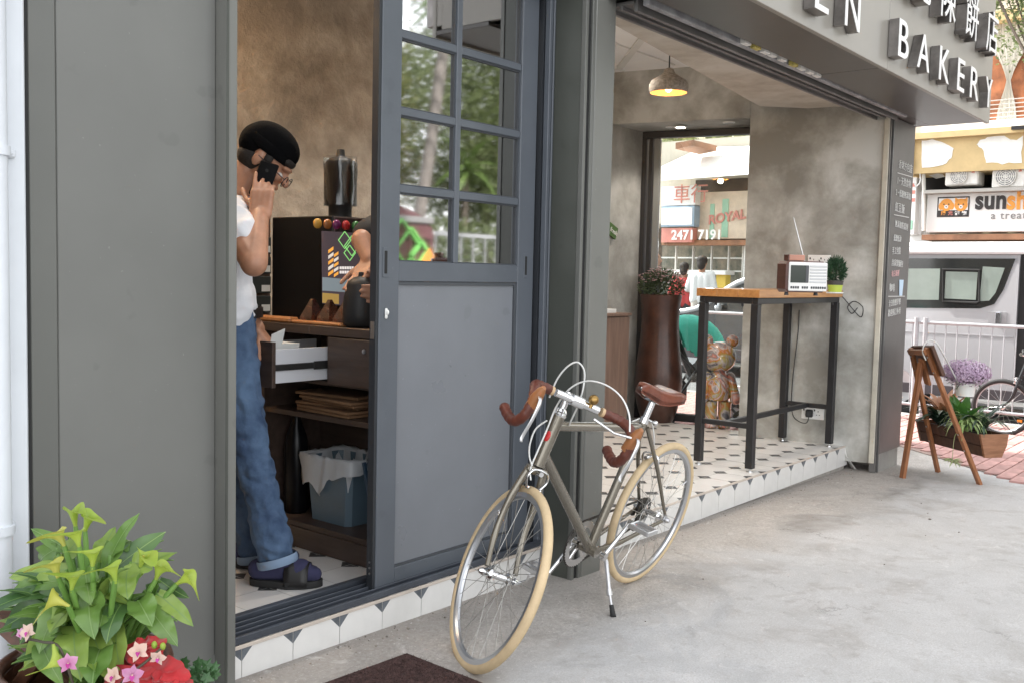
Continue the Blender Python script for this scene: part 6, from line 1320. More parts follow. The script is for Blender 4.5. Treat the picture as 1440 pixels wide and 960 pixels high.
m = MB(); blades(m, fc_ - V((0, 0, .03)), 350, .02, .12, .03, .003, .4, 31, (1, 1, .6)); tag(m.build('foliage', MAT['tiny_leaf'], fl, fix=False), kind='stuff')
# ================================================================ street beyond the corner
mat('van_silver', (.37, .37, .385), .3, metal=.25, coat=.5); mat('van_white', (.85, .85, .86), .35, coat=.3); mat('van_glass', (.02, .022, .022), .08, coat=.6)
mat('van_pane', (.25, .30, .27), .12, var=.15, scale=2, coat=.4); mat('barrier_white', (.42, .43, .45), .45, metal=.2, var=.08, scale=20); mat('tyre_black', (.02, .02, .02), .75)
GR = -.21
# --- van
VX = 11.0; vg = onx(1432, 400, VX).y; VY1 = 5.15; vz = lambda py: onx(1350, py, VX).z
van = thing('parked_van', 'silver van with black window band parked behind the railing', 'van', (VX+.85, 3.2, GR))
zt, zb_ = vz(350), GR+.28
def side(m, y0, y1, z0, z1, x0, x1, bev=.05): m.box(x0, y0, z0, x1, y1, z1, bev)
m = MB(); m.prism([(VX, vg, zb_), (VX, vg, zt-.16), (VX+.05, vg, zt-.02), (VX+.16, vg, zt+.06), (VX+1.54, vg, zt+.06), (VX+1.65, vg, zt-.02), (VX+1.7, vg, zt-.16), (VX+1.7, vg, zb_)], (0, VY1-vg, 0)); body = m.build('body', MAT['van_silver'], van, smooth=30)
m = MB(); m.prism([(VX, .55, zb_), (VX, .75, zt-.45), (VX+.05, 1.25, zt-.02), (VX+1.65, 1.25, zt-.02), (VX+1.7, .75, zt-.45), (VX+1.7, .55, zb_)], (0, .001, 0))
m = MB(); m.box(VX, .55, zb_, VX+1.7, 1.55, zt-.5, .06); m.prism([(VX+.02, .62, zt-.51), (VX+.02, 1.55, zt-.51), (VX+.06, 1.55, zt+.02), (VX+.06, 1.15, zt+.02)], (1.64, 0, 0)); m.build('cab', MAT['van_silver'], van, smooth=30)
m = MB(); m.box(VX+.05, 1.56, zb_+.1, VX+1.66, vg-.002, zt-.03); m.build('cabin_interior', MAT['black_matte'], van)
m = MB(); m.box(VX-.004, 1.15, zt-.055, VX+1.7, VY1, zt+.015, .02); m.build('roof_rail', MAT['van_white'], van)
m = MB(); m.box(VX+.1, 1.2, zt+.012, VX+1.6, VY1-.1, zt+.075, .03); m.build('roof', MAT['van_white'], van, smooth=30)
def vp(x, y, o): q = onx(x, y, VX-o); return V((VX-o, q.y, q.z))
m = MB(); m.prism([vp(1150, 363, .004), vp(1428, 364, .004), vp(1411, 408, .004), vp(1398, 428, .004), vp(1378, 434, .004), vp(1150, 432, .004)], (.02, 0, 0)); m.build('window_band', MAT['van_glass'], van)
for px in ([(1200, 378), (1322, 378), (1320, 422), (1200, 421)], [(1330, 382), (1375, 383), (1372, 422), (1328, 420)], [(1382, 375), (1413, 377), (1400, 412), (1391, 423), (1377, 424)]):
    m = MB(); m.prism([vp(x, y, .008) for x, y in px], (.006, 0, 0)); m.build('window', MAT['van_pane'], van)
m = MB(); fr = [vp(x, y, .012) for x, y in ((1326, 379), (1377, 380), (1377, 424), (1373, 426), (1326, 424))]; m.tube(fr, .012, 6, closed=True); m.build('window_frame', MAT['rubber'], van)
q0, q1 = vp(1390, 438, .0), vp(1415, 456, 0); m = MB(); m.box(VX-.006, q1.y, q1.z, VX-.0005, q0.y, q0.z, .002); hnd = m.build('handle_recess', MAT['van_silver'], van); q2 = vp(1404, 447, 0); m = MB(); m.box(VX-.03, q2.y-.03, q2.z-.06, VX-.007, q2.y+.03, q2.z+.06, .01); m.build('handle', mat('chrome', (.35, .35, .37), .2, metal=1), hnd)
m = MB(); zl = vp(1350, 470, 0).z; m.box(VX-.005, vg+.02, zl-.01, VX-.0005, VY1-.1, zl+.008, .002); m.build('body_crease', MAT['van_silver'], van)
m = MB(); m.box(VX-.012, 1.0, zb_-.02, VX-.0008, VY1-.05, zb_+.09, .004); m.build('sill', mat('sill_dark', (.05, .04, .045), .5), van)
for y in (1.15, vp(1276, 560, 0).y + .12):
    m = MB(); m.lathe([(.16, -.02), (.19, -.015), (.30, -.01), (.325, .02), (.325, .16), (.3, .19)], (VX+.02, y, GR+.325), 32, (1, 0, 0)); wh = m.build('wheel', MAT['tyre_black'], van, smooth=40); m = MB(); m.lathe([(.03, -.012), (.19, -.02), (.2, .02)], (VX+.012, y, GR+.325), 24, (1, 0, 0)); m.build('rim', MAT['rim_alloy'], wh, smooth=40)
# --- railing along the kerb
BX = 9.45; rzt, rzb = onx(1350, 456, BX).z, onx(1350, 574, BX).z; G1 = gz(9)
rl_ = thing('street_railing', 'white steel pedestrian railing between the brick pavement and van', 'railing', (BX, 2.4, G1))
ya, yb = -.2, 5.0
m = MB(); m.tube([(BX, ya, rzt), (BX, yb, rzt)], .016, 10); m.build('top_rail', MAT['barrier_white'], rl_, smooth=60)
m = MB(); m.tube([(BX, ya, rzb), (BX, yb, rzb)], .014, 10); m.build('bottom_rail', MAT['barrier_white'], rl_, smooth=60)
yp = onx(1290, 500, BX).y
for k in range(-14, 17):
    y = yp - .045 - .098*k
    if y < ya or y > yb: continue
    m = MB(); m.tube([(BX, y, rzb+.003), (BX, y, rzt-.003)], .0055, 8); m.build('bar', MAT['barrier_white'], rl_, smooth=60)
for y in (yp+.02, yp-.06, yp-1.55, yp+1.5):
    m = MB(); m.tube([(BX-.002, y, G1), (BX-.002, y, rzt+.045)], .022, 10); m.build('post', MAT['barrier_white'], rl_, smooth=60)
# --- second bicycle
Mw2 = Matrix.Translation((9.12, 1.25, G1)) @ Matrix(((0, -1, 0, 0), (1, 0, 0, 0), (0, 0, 1, 0), (0, 0, 0, 1))) @ Matrix.Rotation(-.05, 4, 'X') @ Matrix.Scale(.80, 4)
q = onx(1411, 560, 9.22); Mw2.translation = V((9.22, q.y-1.056*.80, G1))
mat('bike_black', (.03, .032, .035), .35, metal=.4); mat('saddle_black', (.02, .02, .02), .5)
bk2 = bicycle('small dark bicycle with black tyres leaning by the white railing', Mw2, dict(frame=MAT['bike_black'], tyre=MAT['tyre_black'], saddle=MAT['saddle_black'], tape=MAT['rubber']), sig=.0, full=False, nsp=20, tr=.025)
m = MB(); m.box(.86, -.012, .155, .91, -.006, .185, .002); m.build('wheel_reflector', MAT['reflector_orange'], bk2, local=True)
# --- building across the side street
mat('tenement', (.55, .5, .42), .85, var=.15, scale=1.2); mat('ochre', (.58, .43, .22), .85, var=.12, scale=3, bump=.3, bscale=20); mat('bare_render', (.82, .81, .78), .9, var=.06, scale=8); mat('shop_dark', (.10, .07, .05), .7, var=.5, scale=5); mat('sign_white', (.85, .85, .84), .4)
mat('sign_black', (.035, .03, .03), .5); mat('sign_orange', (.85, .36, .06), .45); mat('sign_red', (.6, .22, .18), .5); mat('sign_blue', (.3, .42, .55), .5); mat('sign_green', (.3, .55, .4), .5); mat('sign_beige', (.66, .54, .42), .5, var=.15, scale=5); mat('sign_grey', (.25, .25, .25), .5)
mat('awning_brown', (.28, .13, .07), .7, var=.3, scale=4); mat('curtain', (.75, .71, .62), .85); mat('room_warm', (.28, .10, .04), .8, var=.7, scale=3); mat('ac_white', (.72, .7, .66), .5, var=.08, scale=10); mat('pipe_grey', (.4, .38, .35), .6)
FX = 17.0
tn = thing('corner_tenement', 'old ochre tenement with shop signs and air conditioners across the street', 'building', (FX+2, 6, -.06))
def fr_(px0, py0, px1, py1, out0, out1, name, mt, par=tn, bev=0.0):
    """box on the facade: pixel rectangle, standing out0..out1 metres proud of the wall"""
    a, c = onx(px0, (py0+py1)/2, FX-out1), onx(px1, (py0+py1)/2, FX-out1); zt_, zb2 = onx((px0+px1)/2, py0, FX-out1).z, onx((px0+px1)/2, py1, FX-out1).z
    m = MB(); m.box(FX-out1, min(a.y, c.y), zb2, FX-out0, max(a.y, c.y), zt_, bev); return m.build(name, mt, par), V((FX-out1, a.y, zt_)), V((FX-out1, c.y, zb2))
m = MB(); m.box(FX, -3, 2.05, FX+4, 7.3, 9, 0); m.build('wall', MAT['tenement'], tn)
m = MB(); m.box(FX+1.2, -3, -.06, FX+4, 7.3, 2.04); m.build('shop_back_wall', MAT['shop_dark'], tn)
fr_(1272, 186, 1640, 237, .002, .75, 'balcony_wall', MAT['ochre']); fr_(1268, 188, 1284, 243, .003, .80, 'balcony_pier', MAT['ochre']); fr_(1268, 176, 1640, 185, .002, .85, 'balcony_coping', MAT['ochre'])
fr_(1296, 164, 1640, 175, .002, .60, 'white_ledge', MAT['sign_white']); fr_(1422, 176, 1470, 181, .86, .95, 'cable_tray', MAT['black_metal'])
# patches where the ochre paint has fallen off
rg = random.Random(3)
for pts in ([(1297, 198), (1318, 197), (1340, 209), (1338, 222), (1326, 234), (1296, 235)], [(1376, 200), (1388, 194), (1412, 190), (1424, 198), (1438, 192), (1436, 228), (1410, 231), (1386, 230), (1384, 214), (1374, 204)]):
    P_ = []
    for i in range(len(pts)):
        (x0, y0), (x1, y1) = pts[i], pts[(i+1) % len(pts)]
        for t in (0, .33, .66): P_.append((x0+(x1-x0)*t + rg.uniform(-1.6, 1.6), y0+(y1-y0)*t + rg.uniform(-1.6, 1.6)))
    m = MB(); m.prism([onx(x, y, FX-.752) for x, y in P_], (-.006, 0, 0)); m.build('bare_patch', MAT['bare_render'], tn)
fr_(1286, 230, 1640, 268, .003, .05, 'dark_recess', MAT['dark_gap'])
for x0, y0, x1, y1 in ((1329, 235, 1376, 261), (1395, 233, 1442, 264)):
    o, a, c = fr_(x0, y0, x1, y1, .30, .68, 'air_conditioner', MAT['ac_white'], tn, .02); ct_ = V((FX-.69, a.y + (c.y-a.y)*.42, (a.z+c.z)/2)); r_ = abs(a.z-c.z)*.43
    m = MB(); m.lathe([(r_, 0), (r_, .012)], ct_, 28, (-1, 0, 0)); m.build('fan_well', MAT['sign_grey'], o)
    m = MB()
    for k in range(1, 6): m.tube([ct_ + V((-.016, math.cos(t)*r_*k/5, math.sin(t)*r_*k/5)) for t in [2*math.pi*j/26 for j in range(26)]], .006, 4, closed=True)
    for k in range(8): m.tube([ct_ + V((-.016, 0, 0)), ct_ + V((-.016, math.cos(k*.785)*r_, math.sin(k*.785)*r_))], .005, 4)
    m.build('fan_grille', MAT['ac_white'], o)
    lettering('brand_mark', '▲', .06, V((FX-.683, a.y + (c.y-a.y)*.78, a.z-.10)), (0, -1, 0), (0, 0, 1), MAT['sign_red'], o, .004)
fr_(1299, 262, 1640, 267, .2, .7, 'bracket_beam', MAT['pipe_grey'])
m = MB(); q = onx(1309, 243, FX-.5); m.obox(q, (.12, .1, 0), (-.06, .12, .06), (0, .02, .03), .01); m.build('flood_lamp', MAT['ac_white'], tn)
m = MB(); m.tube([onx(1299, 232, FX-.6), onx(1299, 325, FX-.6)], .03, 8); m.build('down_pipe', MAT['ac_white'], tn)
m = MB(); m.tube(smooth_path([onx(1294, 244, FX-.7), onx(1294, 256, FX-.7), onx(1289, 262, FX-.7), onx(1286, 258, FX-.7)], 5), .012, 6); m.build('loose_cable', MAT['cable_white'], tn)
# pet shop sign
ps = thing('pet_shop_sign', 'white sign board with orange and black lettering and two animal faces', 'sign', (FX-.5, 4.2, 2.4))
fr_(1303, 268, 1640, 326, .06, .5, 'board', MAT['sign_white'], ps, .01)
Q = lambda x, y: onx(x, y, FX-.502)
lo, a, c = fr_(1318, 277, 1363, 305.5, .5005, .508, 'logo_frame', MAT['sign_black'], ps)
fr_(1320, 279, 1361.5, 296, .5085, .511, 'logo_ground', MAT['sign_white'], lo)
for cx, cy, ears in ((1331, 288.5, 0), (1351.5, 288.5, 1)):
    k_ = onx(cx, cy, FX-.512); r_ = .098; m = MB(); m.lathe([(r_, 0), (r_, .004)], k_, 28, (-1, 0, 0))
    if ears:
        for s in (-1, 1): m.prism([k_ + V((0, s*.035, .085)), k_ + V((0, s*.095, .04)), k_ + V((0, s*.09, .115))], (-.004, 0, 0))
    else:
        for s in (-1, 1): m.ell(k_ + V((-.003, s*.082, -.02)), (.004, .035, .06), 12, 8)
    f_ = m.build('logo_face', MAT['sign_orange'], lo)
    m = MB()
    for s in (-1, 1): m.lathe([(.011, 0), (.011, .003)], k_ + V((-.008, s*.036, .008)), 10, (-1, 0, 0))
    m.lathe([(.01, 0), (.01, .003)], k_ + V((-.009, 0, -.03)), 10, (-1, 0, 0)); m.build('logo_features', MAT['sign_black'], f_)
    m = MB(); m.lathe([(.03, 0), (.03, .002)], k_ + V((-.0055, 0, -.03)), 14, (-1, 0, 0)); m.build('logo_muzzle', MAT['sign_white'], f_)
for ch, px, mt in (('陽', 1323.2, 'sign_orange'), ('光', 1333, 'sign_red'), ('寵', 1342.5, 'sign_white'), ('物', 1352.3, 'sign_white')): lettering('logo_text', ch, .072, onx(px, 302.4, FX-.509), (0, -1, 0), (0, 0, 1), MAT[mt], lo, .003, off=.002)
lettering('sign_text', 'sun', .40, Q(1371, 294), (0, -1, 0), (0, 0, 1), MAT['sign_black'], ps, .012, off=.014, sp=1.06, sx=.78); lettering('sign_text', 'shine', .40, Q(1415.5, 294), (0, -1, 0), (0, 0, 1), MAT['sign_orange'], ps, .012, off=.014, sp=1.06, sx=.78)
lettering('sign_subtitle', 'a treat boutique', .165, Q(1393, 308.5), (0, -1, 0), (0, 0, 1), MAT['sign_grey'], ps, .008, sp=1.12)
vs_ = thing('hanging_sign', 'narrow white and red sign hanging beside the pet shop board', 'sign', (FX-.4, 5.3, 2.3)); fr_(1272, 250, 1287, 330, .2, .62, 'board', MAT['sign_white'], vs_); fr_(1273, 310, 1283, 323, .621, .63, 'green_patch', MAT['sign_green'], vs_)
for k, y in enumerate((258, 268, 279)): fr_(1279, y, 1286.5, y+5, .621, .628, 'red_stroke', MAT['sign_red'], vs_)
fr_(1287, 270, 1297, 330, .1, .4, 'side_panel', MAT['sign_white'], vs_)
fr_(1296, 329, 1640, 337, .1, .9, 'awning', MAT['awning_brown']); fr_(1310, 337.5, 1640, 342, .3, .6, 'awning_valance', MAT['shop_dark'])
fr_(1272, 326, 1306, 372, .02, .3, 'shop_pier', MAT['sign_white']); o, a, c = fr_(1277, 340, 1283, 352, .302, .31, 'poster', MAT['sign_grey'])
for px in (1352, 1386, 1420): k_ = onx(px, 345, FX+.5); m = MB(); m.ell(k_, .05, 10, 6); m.build('shop_lamp', mat('shop_lamp', (1, .85, .5), .4, emit=1.5) if px == 1352 else MAT['shop_lamp'], tn, smooth=180)
# upper window with tied curtains
o, a, c = fr_(1388, 17, 1640, 163, .002, .02, 'upper_room', MAT['room_warm']); fr_(1384, 0, 1640, 15, .002, .3, 'lintel_band', MAT['ochre'])
yl, yr_, zt_, zb2 = a.y, onx(1445, 60, FX).y, onx(1420, 17, FX).z, onx(1420, 168, FX).z
m = MB(); NU = 36; rows = []
for j in range(15):
    v = j/14; z = zt_ + (zb2-zt_)*v; tie = math.exp(-((v-.62)/.22)**2); yc = onx(1421, 90, FX).y; hwid = .27*(1-.80*tie) * (1 if v < .62 else .55); rows.append([V((FX-.06 + .03*math.sin(i*1.9) * (1-.5*tie), yc + hwid*2*(i/(NU-1)-.5)*1.0, z)) for i in range(NU)])
m.add([q for r in rows for q in r], [(j*NU+i, j*NU+i+1, (j+1)*NU+i+1, (j+1)*NU+i) for j in range(14) for i in range(NU-1)]); m.build('curtain', MAT['curtain'], tn, smooth=180, fix=False)
m = MB(); 
for k in range(5): z = onx(1420, 140+k*6, FX-.3).z; m.tube([(FX-.3, 3.0, z), (FX-.3, yl, z)], .008, 5)
m.build('balcony_rail', MAT['pipe_grey'], tn)
# --- shop row seen through the recess window
t2 = thing('shop_row', 'pale shop row with coloured sign boards seen through the window', 'building', (FX+2, 10, -.06))
m = MB(); m.box(FX, 7.31, 2.3, FX+4, 14, 3.9); m.build('wall', MAT['tenement'], t2); m = MB(); m.box(FX+1.5, 7.31, -.06, FX+4, 14, 2.29); m.build('shop_back_wall', MAT['shop_dark'], t2)
m = MB(); m.prism([onx(930, 254, FX-1.4), onx(1075, 244, FX-1.4), onx(1075, 206, FX-.1), onx(985, 209, FX-.1), onx(930, 235, FX-.3)], (.05, 0, .02)); m.build('white_canopy', MAT['bare_render'], t2)
def ft(*k): return fr_(*k[:6], k[6], k[7], t2)
ft(930, 262, 978, 289, .3, .5, 'sign_board', MAT['sign_white']); ft(930, 290, 976, 319, .3, .52, 'sign_frame', MAT['sign_blue']); ft(930, 292.5, 973, 316.5, .521, .53, 'sign_board', MAT['sign_white']); ft(930, 321, 973, 341, .3, .5, 'sign_board', MAT['sign_red'])
ft(978, 270, 1050, 336, .05, .3, 'sign_board', MAT['sign_beige']); ft(998, 287, 1004, 336, .301, .31, 'sign_stripe', MAT['sign_green']); ft(1015, 280, 1024, 334, .301, .31, 'sign_stripe', MAT['sign_green']); ft(978, 252, 1055, 270, .0, .04, 'vent_recess', MAT['dark_gap'])
QQ = lambda x, y, o: onx(x, y, FX-o)
lettering('sign_text', '車行', .38, QQ(946, 284, .505), (0, -1, 0), (0, 0, 1), MAT['sign_red'], t2, .01); lettering('sign_text', '2471 7191', .25, QQ(944, 337, .505), (0, -1, 0), (0, 0, 1), MAT['sign_white'], t2, .01, off=.006); lettering('sign_text', 'ROYAL CAN', .24, QQ(996, 316, .315), (0, -1, .14), (0, 0, 1), MAT['sign_red'], t2, .01, off=.008)
ft(930, 338, 1060, 345, .05, .4, 'shop_fascia', MAT['awning_brown']); ft(930, 346, 1060, 440, -.9, -.88, 'shop_shelves', mat('shelves', (.35, .3, .24), .7, c2=(.1, .12, .1), scale=5))
for k, x in enumerate((948, 972, 998, 1022, 1042)): ft(x, 346, x+1.6, 440, .02, .08, 'shopfront_mullion', MAT['ac_white'])
for k in range(3): ft(930, 362+k*18, 1045, 364+k*18, -.6, -.55, 'shelf_edge', MAT['sign_white'])
ft(948, 380, 1020, 386, .02, .4, 'counter', MAT['sign_white']); ft(1007, 386, 1020, 412, .1, .3, 'yellow_bag', mat('bag_yellow', (.7, .5, .08), .6))
ft(1044, 345, 1062, 470, .0, .2, 'shop_pier', MAT['bare_render'])
m = MB(); m.prism([onx(950, 201, 15.6), onx(975, 197, 15.6), onx(974, 205, 15.6), onx(950, 210, 15.6)], (.9, 0, 0)); m.build('brown_awning', MAT['awning_brown'], t2)
# --- car beyond the van
cx0, cx1 = 13.25, 14.95; car = thing('parked_car', 'dark car with silver roof line parked beyond the shop window', 'car', (14.1, 6, GR)); yf, yr2 = 8.1, 3.9
prof = [(yr2, .35), (yr2, .85), (yr2+.15, 1.02), (yr2+.55, 1.42), (yr2+1.0, 1.5), (yr2+2.0, 1.5), (yr2+2.6, 1.38), (yr2+3.25, .98), (yr2+4.0, .88), (yf, .7), (yf, .35), (yf-.1, .22), (yr2+.1, .22)]
mat('car_paint', (.045, .047, .052), .22, metal=.3, coat=.7); mat('car_silver', (.6, .62, .65), .25, metal=.5, coat=.5)
m = MB(); m.prism([(cx0, y, GR+z) for y, z in prof], (cx1-cx0, 0, 0)); m.build('body', MAT['car_paint'], car, smooth=25)
m = MB(); m.tube(smooth_path([(cx0-.005, y, GR+z+.01) for y, z in prof[2:9]], 4), .045, 8); m.build('roof_trim', MAT['car_silver'], car, smooth=60)
for y0, y1 in ((yr2+.65, yr2+1.55), (yr2+1.62, yr2+2.95)):
    m = MB(); m.prism([(cx0-.006, y0, GR+1.0), (cx0-.006, y1, GR+1.0), (cx0-.006, y1-.25 if y1 > yr2+2 else y1, GR+1.38), (cx0-.006, y0+.1, GR+1.42)], (.004, 0, 0)); m.build('window', MAT['van_glass'], car)
m = MB(); m.prism([(cx0+.1, yr2+2.64, GR+1.385), (cx1-.1, yr2+2.64, GR+1.385), (cx1-.05, yr2+3.24, GR+1.0), (cx0+.05, yr2+3.24, GR+1.0)], (0, .012, .016)); m.build('windscreen', mat('windscreen', (.3, .34, .36), .1, coat=.5), car)
for y in (yr2+.75, yf-.8): m = MB(); m.lathe([(.2, -.02), (.29, -.01), (.31, .02), (.31, .2)], (cx0+.01, y, GR+.31), 28, (1, 0, 0)); w_ = m.build('wheel', MAT['tyre_black'], car, smooth=40); m = MB(); m.lathe([(.02, -.015), (.2, -.022)], (cx0+.01, y, GR+.31), 20, (1, 0, 0)); m.build('rim', MAT['rim_alloy'], w_)
m = MB(); m.ell((cx0-.1, yr2+2.85, GR+1.02), (.08, .05, .065), 12, 8); m.build('mirror', MAT['car_silver'], car, smooth=180)
m = MB(); m.box(cx0-.02, yr2+.2, GR+.25, cx0-.004, yf-.2, GR+.42, .005); m.build('side_skirt', MAT['sill_dark'], car)
# --- people outside
mat('coat_red', (.5, .06, .06), .8); mat('coat_white', (.72, .72, .72), .8); mat('skirt_pale', (.55, .5, .45), .8)
def walker(label, pos, yaw, top, low, nm, hgt=1.62):
    k = hgt/1.7; f = V((math.cos(yaw), math.sin(yaw), 0)); s = V((-f.y, f.x, 0)); P_ = lambda a, b_, z: V(pos) + f*a*k + s*b_*k + V((0, 0, z*k)); m = MB(); head(m, P_(.02, 0, 1.56), f, UP, k); m.cap_(P_(0, 0, 1.5), P_(0, 0, 1.38), .055*k, .06*k)
    for q in (-.08, .08): m.cap_(P_(0, q, 1.3), P_(0, q, .95), .09*k, .085*k); m.cap_(P_(0, q, .9), P_(.02, q*1.1, .5), .075*k, .05*k); m.cap_(P_(.02, q*1.1, .5), P_(-.02, q*1.1, .06), .05*k, .04*k); m.cap_(P_(-.04, q*1.1, .035), P_(.13, q*1.2, .03), .036*k, .03*k)
    for q in (-1, 1): m.cap_(P_(0, q*.19, 1.35), P_(-.02, q*.25, 1.08), .045*k, .04*k); m.cap_(P_(-.02, q*.25, 1.08), P_(.16, q*.2, .95), .038*k, .028*k); hand(m, P_(.16, q*.2, .95), f*.9 - UP*.4, -UP*.4*1 + s*0 - f*.2, -s*q, .35, .17*k)
    o = remesh(m, 'walker', MAT['skin'], None, .011, 2); o.name = 'person'; tag(o, label, 'person')
    m = MB()
    for q in (-.1, 0, .1): m.cap_(P_(0, q, 1.32), P_(0, q*1.05, .92), .1*k, .105*k)
    for q in (-1, 1): m.cap_(P_(0, q*.17, 1.37), P_(-.02, q*.25, 1.1), .065*k, .058*k)
    remesh(m, 'jacket', MAT[top], o, .014, 3); m = MB()
    for q in (-.085, .085): m.cap_(P_(0, q, .9), P_(.02, q*1.1, .5), .1*k, .075*k); m.cap_(P_(.02, q*1.1, .5), P_(-.02, q*1.1, .12), .075*k, .06*k)
    remesh(m, 'trousers', MAT[low], o, .014, 3); m = MB(); m.ell(P_(-.015, 0, 1.615), (.1*k, .1*k, .09*k), 14, 10); m.ell(P_(-.06, 0, 1.54), (.06*k, .08*k, .1*k), 14, 10); remesh(m, 'hair', MAT['hair'], o, .012, 2)
    return o
q = onx(960, 440, 15.6); walker('person in red jacket seen from behind beside the shop counter', (15.6, q.y, -.06), 0.3, 'coat_red', 'trousers', 'a', 1.58)
q = onx(985, 440, 15.6); walker('person in white top standing before the shop shelves', (15.6, q.y, -.06), .2, 'coat_white', 'skirt_pale', 'b', 1.70)
wq = onx(926, 420, 8.0); walker('person in black walking outside the recess window with a stroller', (8.0, wq.y+.12, gz(8)), -1.2, 'tee_black', 'trousers', 'c', 1.60)
# stroller
so_ = V((7.75, onx(985, 500, 7.75).y, gz(7.7))); st_ = thing('baby_stroller', 'black baby stroller with mint green hood outside the recess window', 'stroller', tuple(so_)); mat('mint', (.06, .5, .38), .7, var=.1, scale=8); sf = V((.55, -.83, 0)); ss = V((.83, .55, 0)); SP = lambda a, b_, z: so_ + sf*a + ss*b_ + V((0, 0, z))
for s in (-1, 1):
    m = MB(); m.tube(smooth_path([SP(-.48, s*.2, 1.0), SP(-.3, s*.2, .75), SP(.1, s*.21, .35), SP(.35, s*.2, .09)], 5), .012, 8); m.tube([SP(-.05, s*.21, .5), SP(-.3, s*.22, .09)], .012, 8); m.build('frame_tube', MAT['black_metal'], st_, smooth=60)
    for a in (-.3, .35): m = MB(); m.lathe([(.03, -.012), (.07, -.014), (.085, -.008), (.085, .008), (.07, .014), (.03, .012)], SP(a, s*.23, .087), 22, ss); w_ = m.build('wheel', MAT['tyre_black'], st_, smooth=40); m = MB(); m.lathe([(.05, -.017), (.05, .017)], SP(a, s*.23, .087), 16, ss); m.build('rim', MAT['rim_alloy'], w_)
m = MB(); m.tube([SP(-.48, -.2, 1.0), SP(-.49, 0, 1.01), SP(-.48, .2, 1.0)], .014, 8); m.build('handle', MAT['rubber'], st_, smooth=60)
m = MB(); m.obox(SP(.05, 0, .42), sf*.17, ss*.17, V((0, 0, .03)), .02); m.obox(SP(-.16, 0, .62), (sf*.06 - UP*-.0)*.5 + UP*.0, ss*.17, V((0, 0, .22)) - sf*.1, .02); m.build('seat', MAT['black_matte'], st_)
m = MB(); rows = []
for j in range(9):
    v = j/8; ang = -.35 + v*1.9; rows.append([SP(-.12, 0, .62) + (sf*math.sin(ang) + UP*math.cos(ang))*(.05 + .30*math.sin(t)**.5) + ss*(math.cos(t)*.2) for t in [math.pi*k/12 for k in range(13)]])
m.add([q for r in rows for q in r], [(j*13+k, j*13+k+1, (j+1)*13+k+1, (j+1)*13+k) for j in range(8) for k in range(12)]); m.build('hood', MAT['mint'], st_, smooth=180, fix=False)
m = MB(); m.obox(SP(-.25, 0, .30), sf*.13, ss*.16, V((0, 0, .1)), .03); m.build('basket', MAT['black_matte'], st_)
# ================================================================ trees, and the far side of the road that the door glass mirrors
leafmat('tree_leaf_a', (.15, .17, .06), (.33, .33, .14), .5, .5); leafmat('tree_leaf_b', (.10, .14, .055), (.22, .26, .11), .5, .5); leafmat('tree_leaf_c', (.22, .19, .08), (.4, .33, .16), .55, .5); leafmat('frond', (.09, .16, .04), (.18, .26, .07), .5, .3)
mat('bark', (.16, .13, .105), .9, var=.3, scale=12, bump=.8, bscale=30)
def tree(label, base, crown, rad, n, mt, seed, lean=(0, 0), trunk=.16, ls=.11, clumps=26):
    t = thing('street_tree', label, 'tree', tuple(base), 'trees across the road'); g = random.Random(seed); base, crown = V(base), V(crown)
    m = MB(); mid = base.lerp(crown, .5) + V((lean[0], lean[1], 0)); m.tube(smooth_path([base, mid, crown - V((0, 0, rad[2]*.3))], 5), [trunk*(1-.06*k) for k in range(11)], 9); tr_ = m.build('trunk', MAT['bark'], t, smooth=60)
    cl = []
    for k in range(clumps):
        d = V((g.gauss(0, 1), g.gauss(0, 1), g.gauss(0, 1))).normalized()*g.random()**.4; cl.append((crown + V((d.x*rad[0]*.8, d.y*rad[1]*.8, d.z*rad[2]*.8)), g.uniform(.28, .5)))
    for k, (c, r) in enumerate(cl[:9]): m = MB(); m.tube(smooth_path([mid.lerp(crown, .4), mid.lerp(c, .6) + V((0, 0, .2)), c], 4), [trunk*.4*(1-.09*j) for j in range(9)], 6); m.build('limb', MAT['bark'], t, smooth=60)
    m = MB()
    for k in range(n):
        c, r = cl[g.randrange(len(cl))]; d = V((g.gauss(0, 1), g.gauss(0, 1), g.gauss(0, 1))).normalized()*(g.random()**.45); p = c + V((d.x*rad[0]*r, d.y*rad[1]*r, d.z*rad[2]*r)); u = V((g.gauss(0, 1), g.gauss(0, 1), g.gauss(0, .8))).normalized(); v_ = u.orthogonal().normalized(); v_.rotate(Matrix.Rotation(g.uniform(0, 6.28), 3, u)); l = ls*g.uniform(.6, 1.4); m.add([p, p + u*l*.5 + v_*l*.22, p + u*l, p + u*l*.5 - v_*l*.22], [(0, 1, 2, 3)])
    tag(m.build('crown', MAT[mt], t, fix=False), kind='stuff'); return t
MY = 2*DY0 + .042                                   # plane the door glass mirrors about
def mir(px, py, Y): p = ony(px, py, MY-Y); return V((p.x, Y, p.z))
GB = -.21
tree('broad yellow green tree mirrored in the door glass beside the palm', (10.2, -9.0, GB), (10.4, -9.2, 4.9), (3.2, 2.0, 3.4), 34000, 'tree_leaf_a', 1, ls=.115)
tree('dark green tree mirrored in the upper right door panes', (16.0, -8.6, GB), (15.6, -8.8, 5.2), (3.0, 2.0, 3.6), 34000, 'tree_leaf_b', 2, ls=.115)
tree('autumn brown tinged tree mirrored behind the maroon hoarding', (13.0, -10.5, GB), (12.8, -10.6, 4.2), (3.2, 1.8, 3.2), 30000, 'tree_leaf_c', 3, ls=.12)
tree('tall green tree filling the mirrored sky over the fence', (20.5, -10.5, GB), (20.0, -10.5, 5.4), (3.6, 2.2, 4.0), 26000, 'tree_leaf_a', 4, ls=.13)
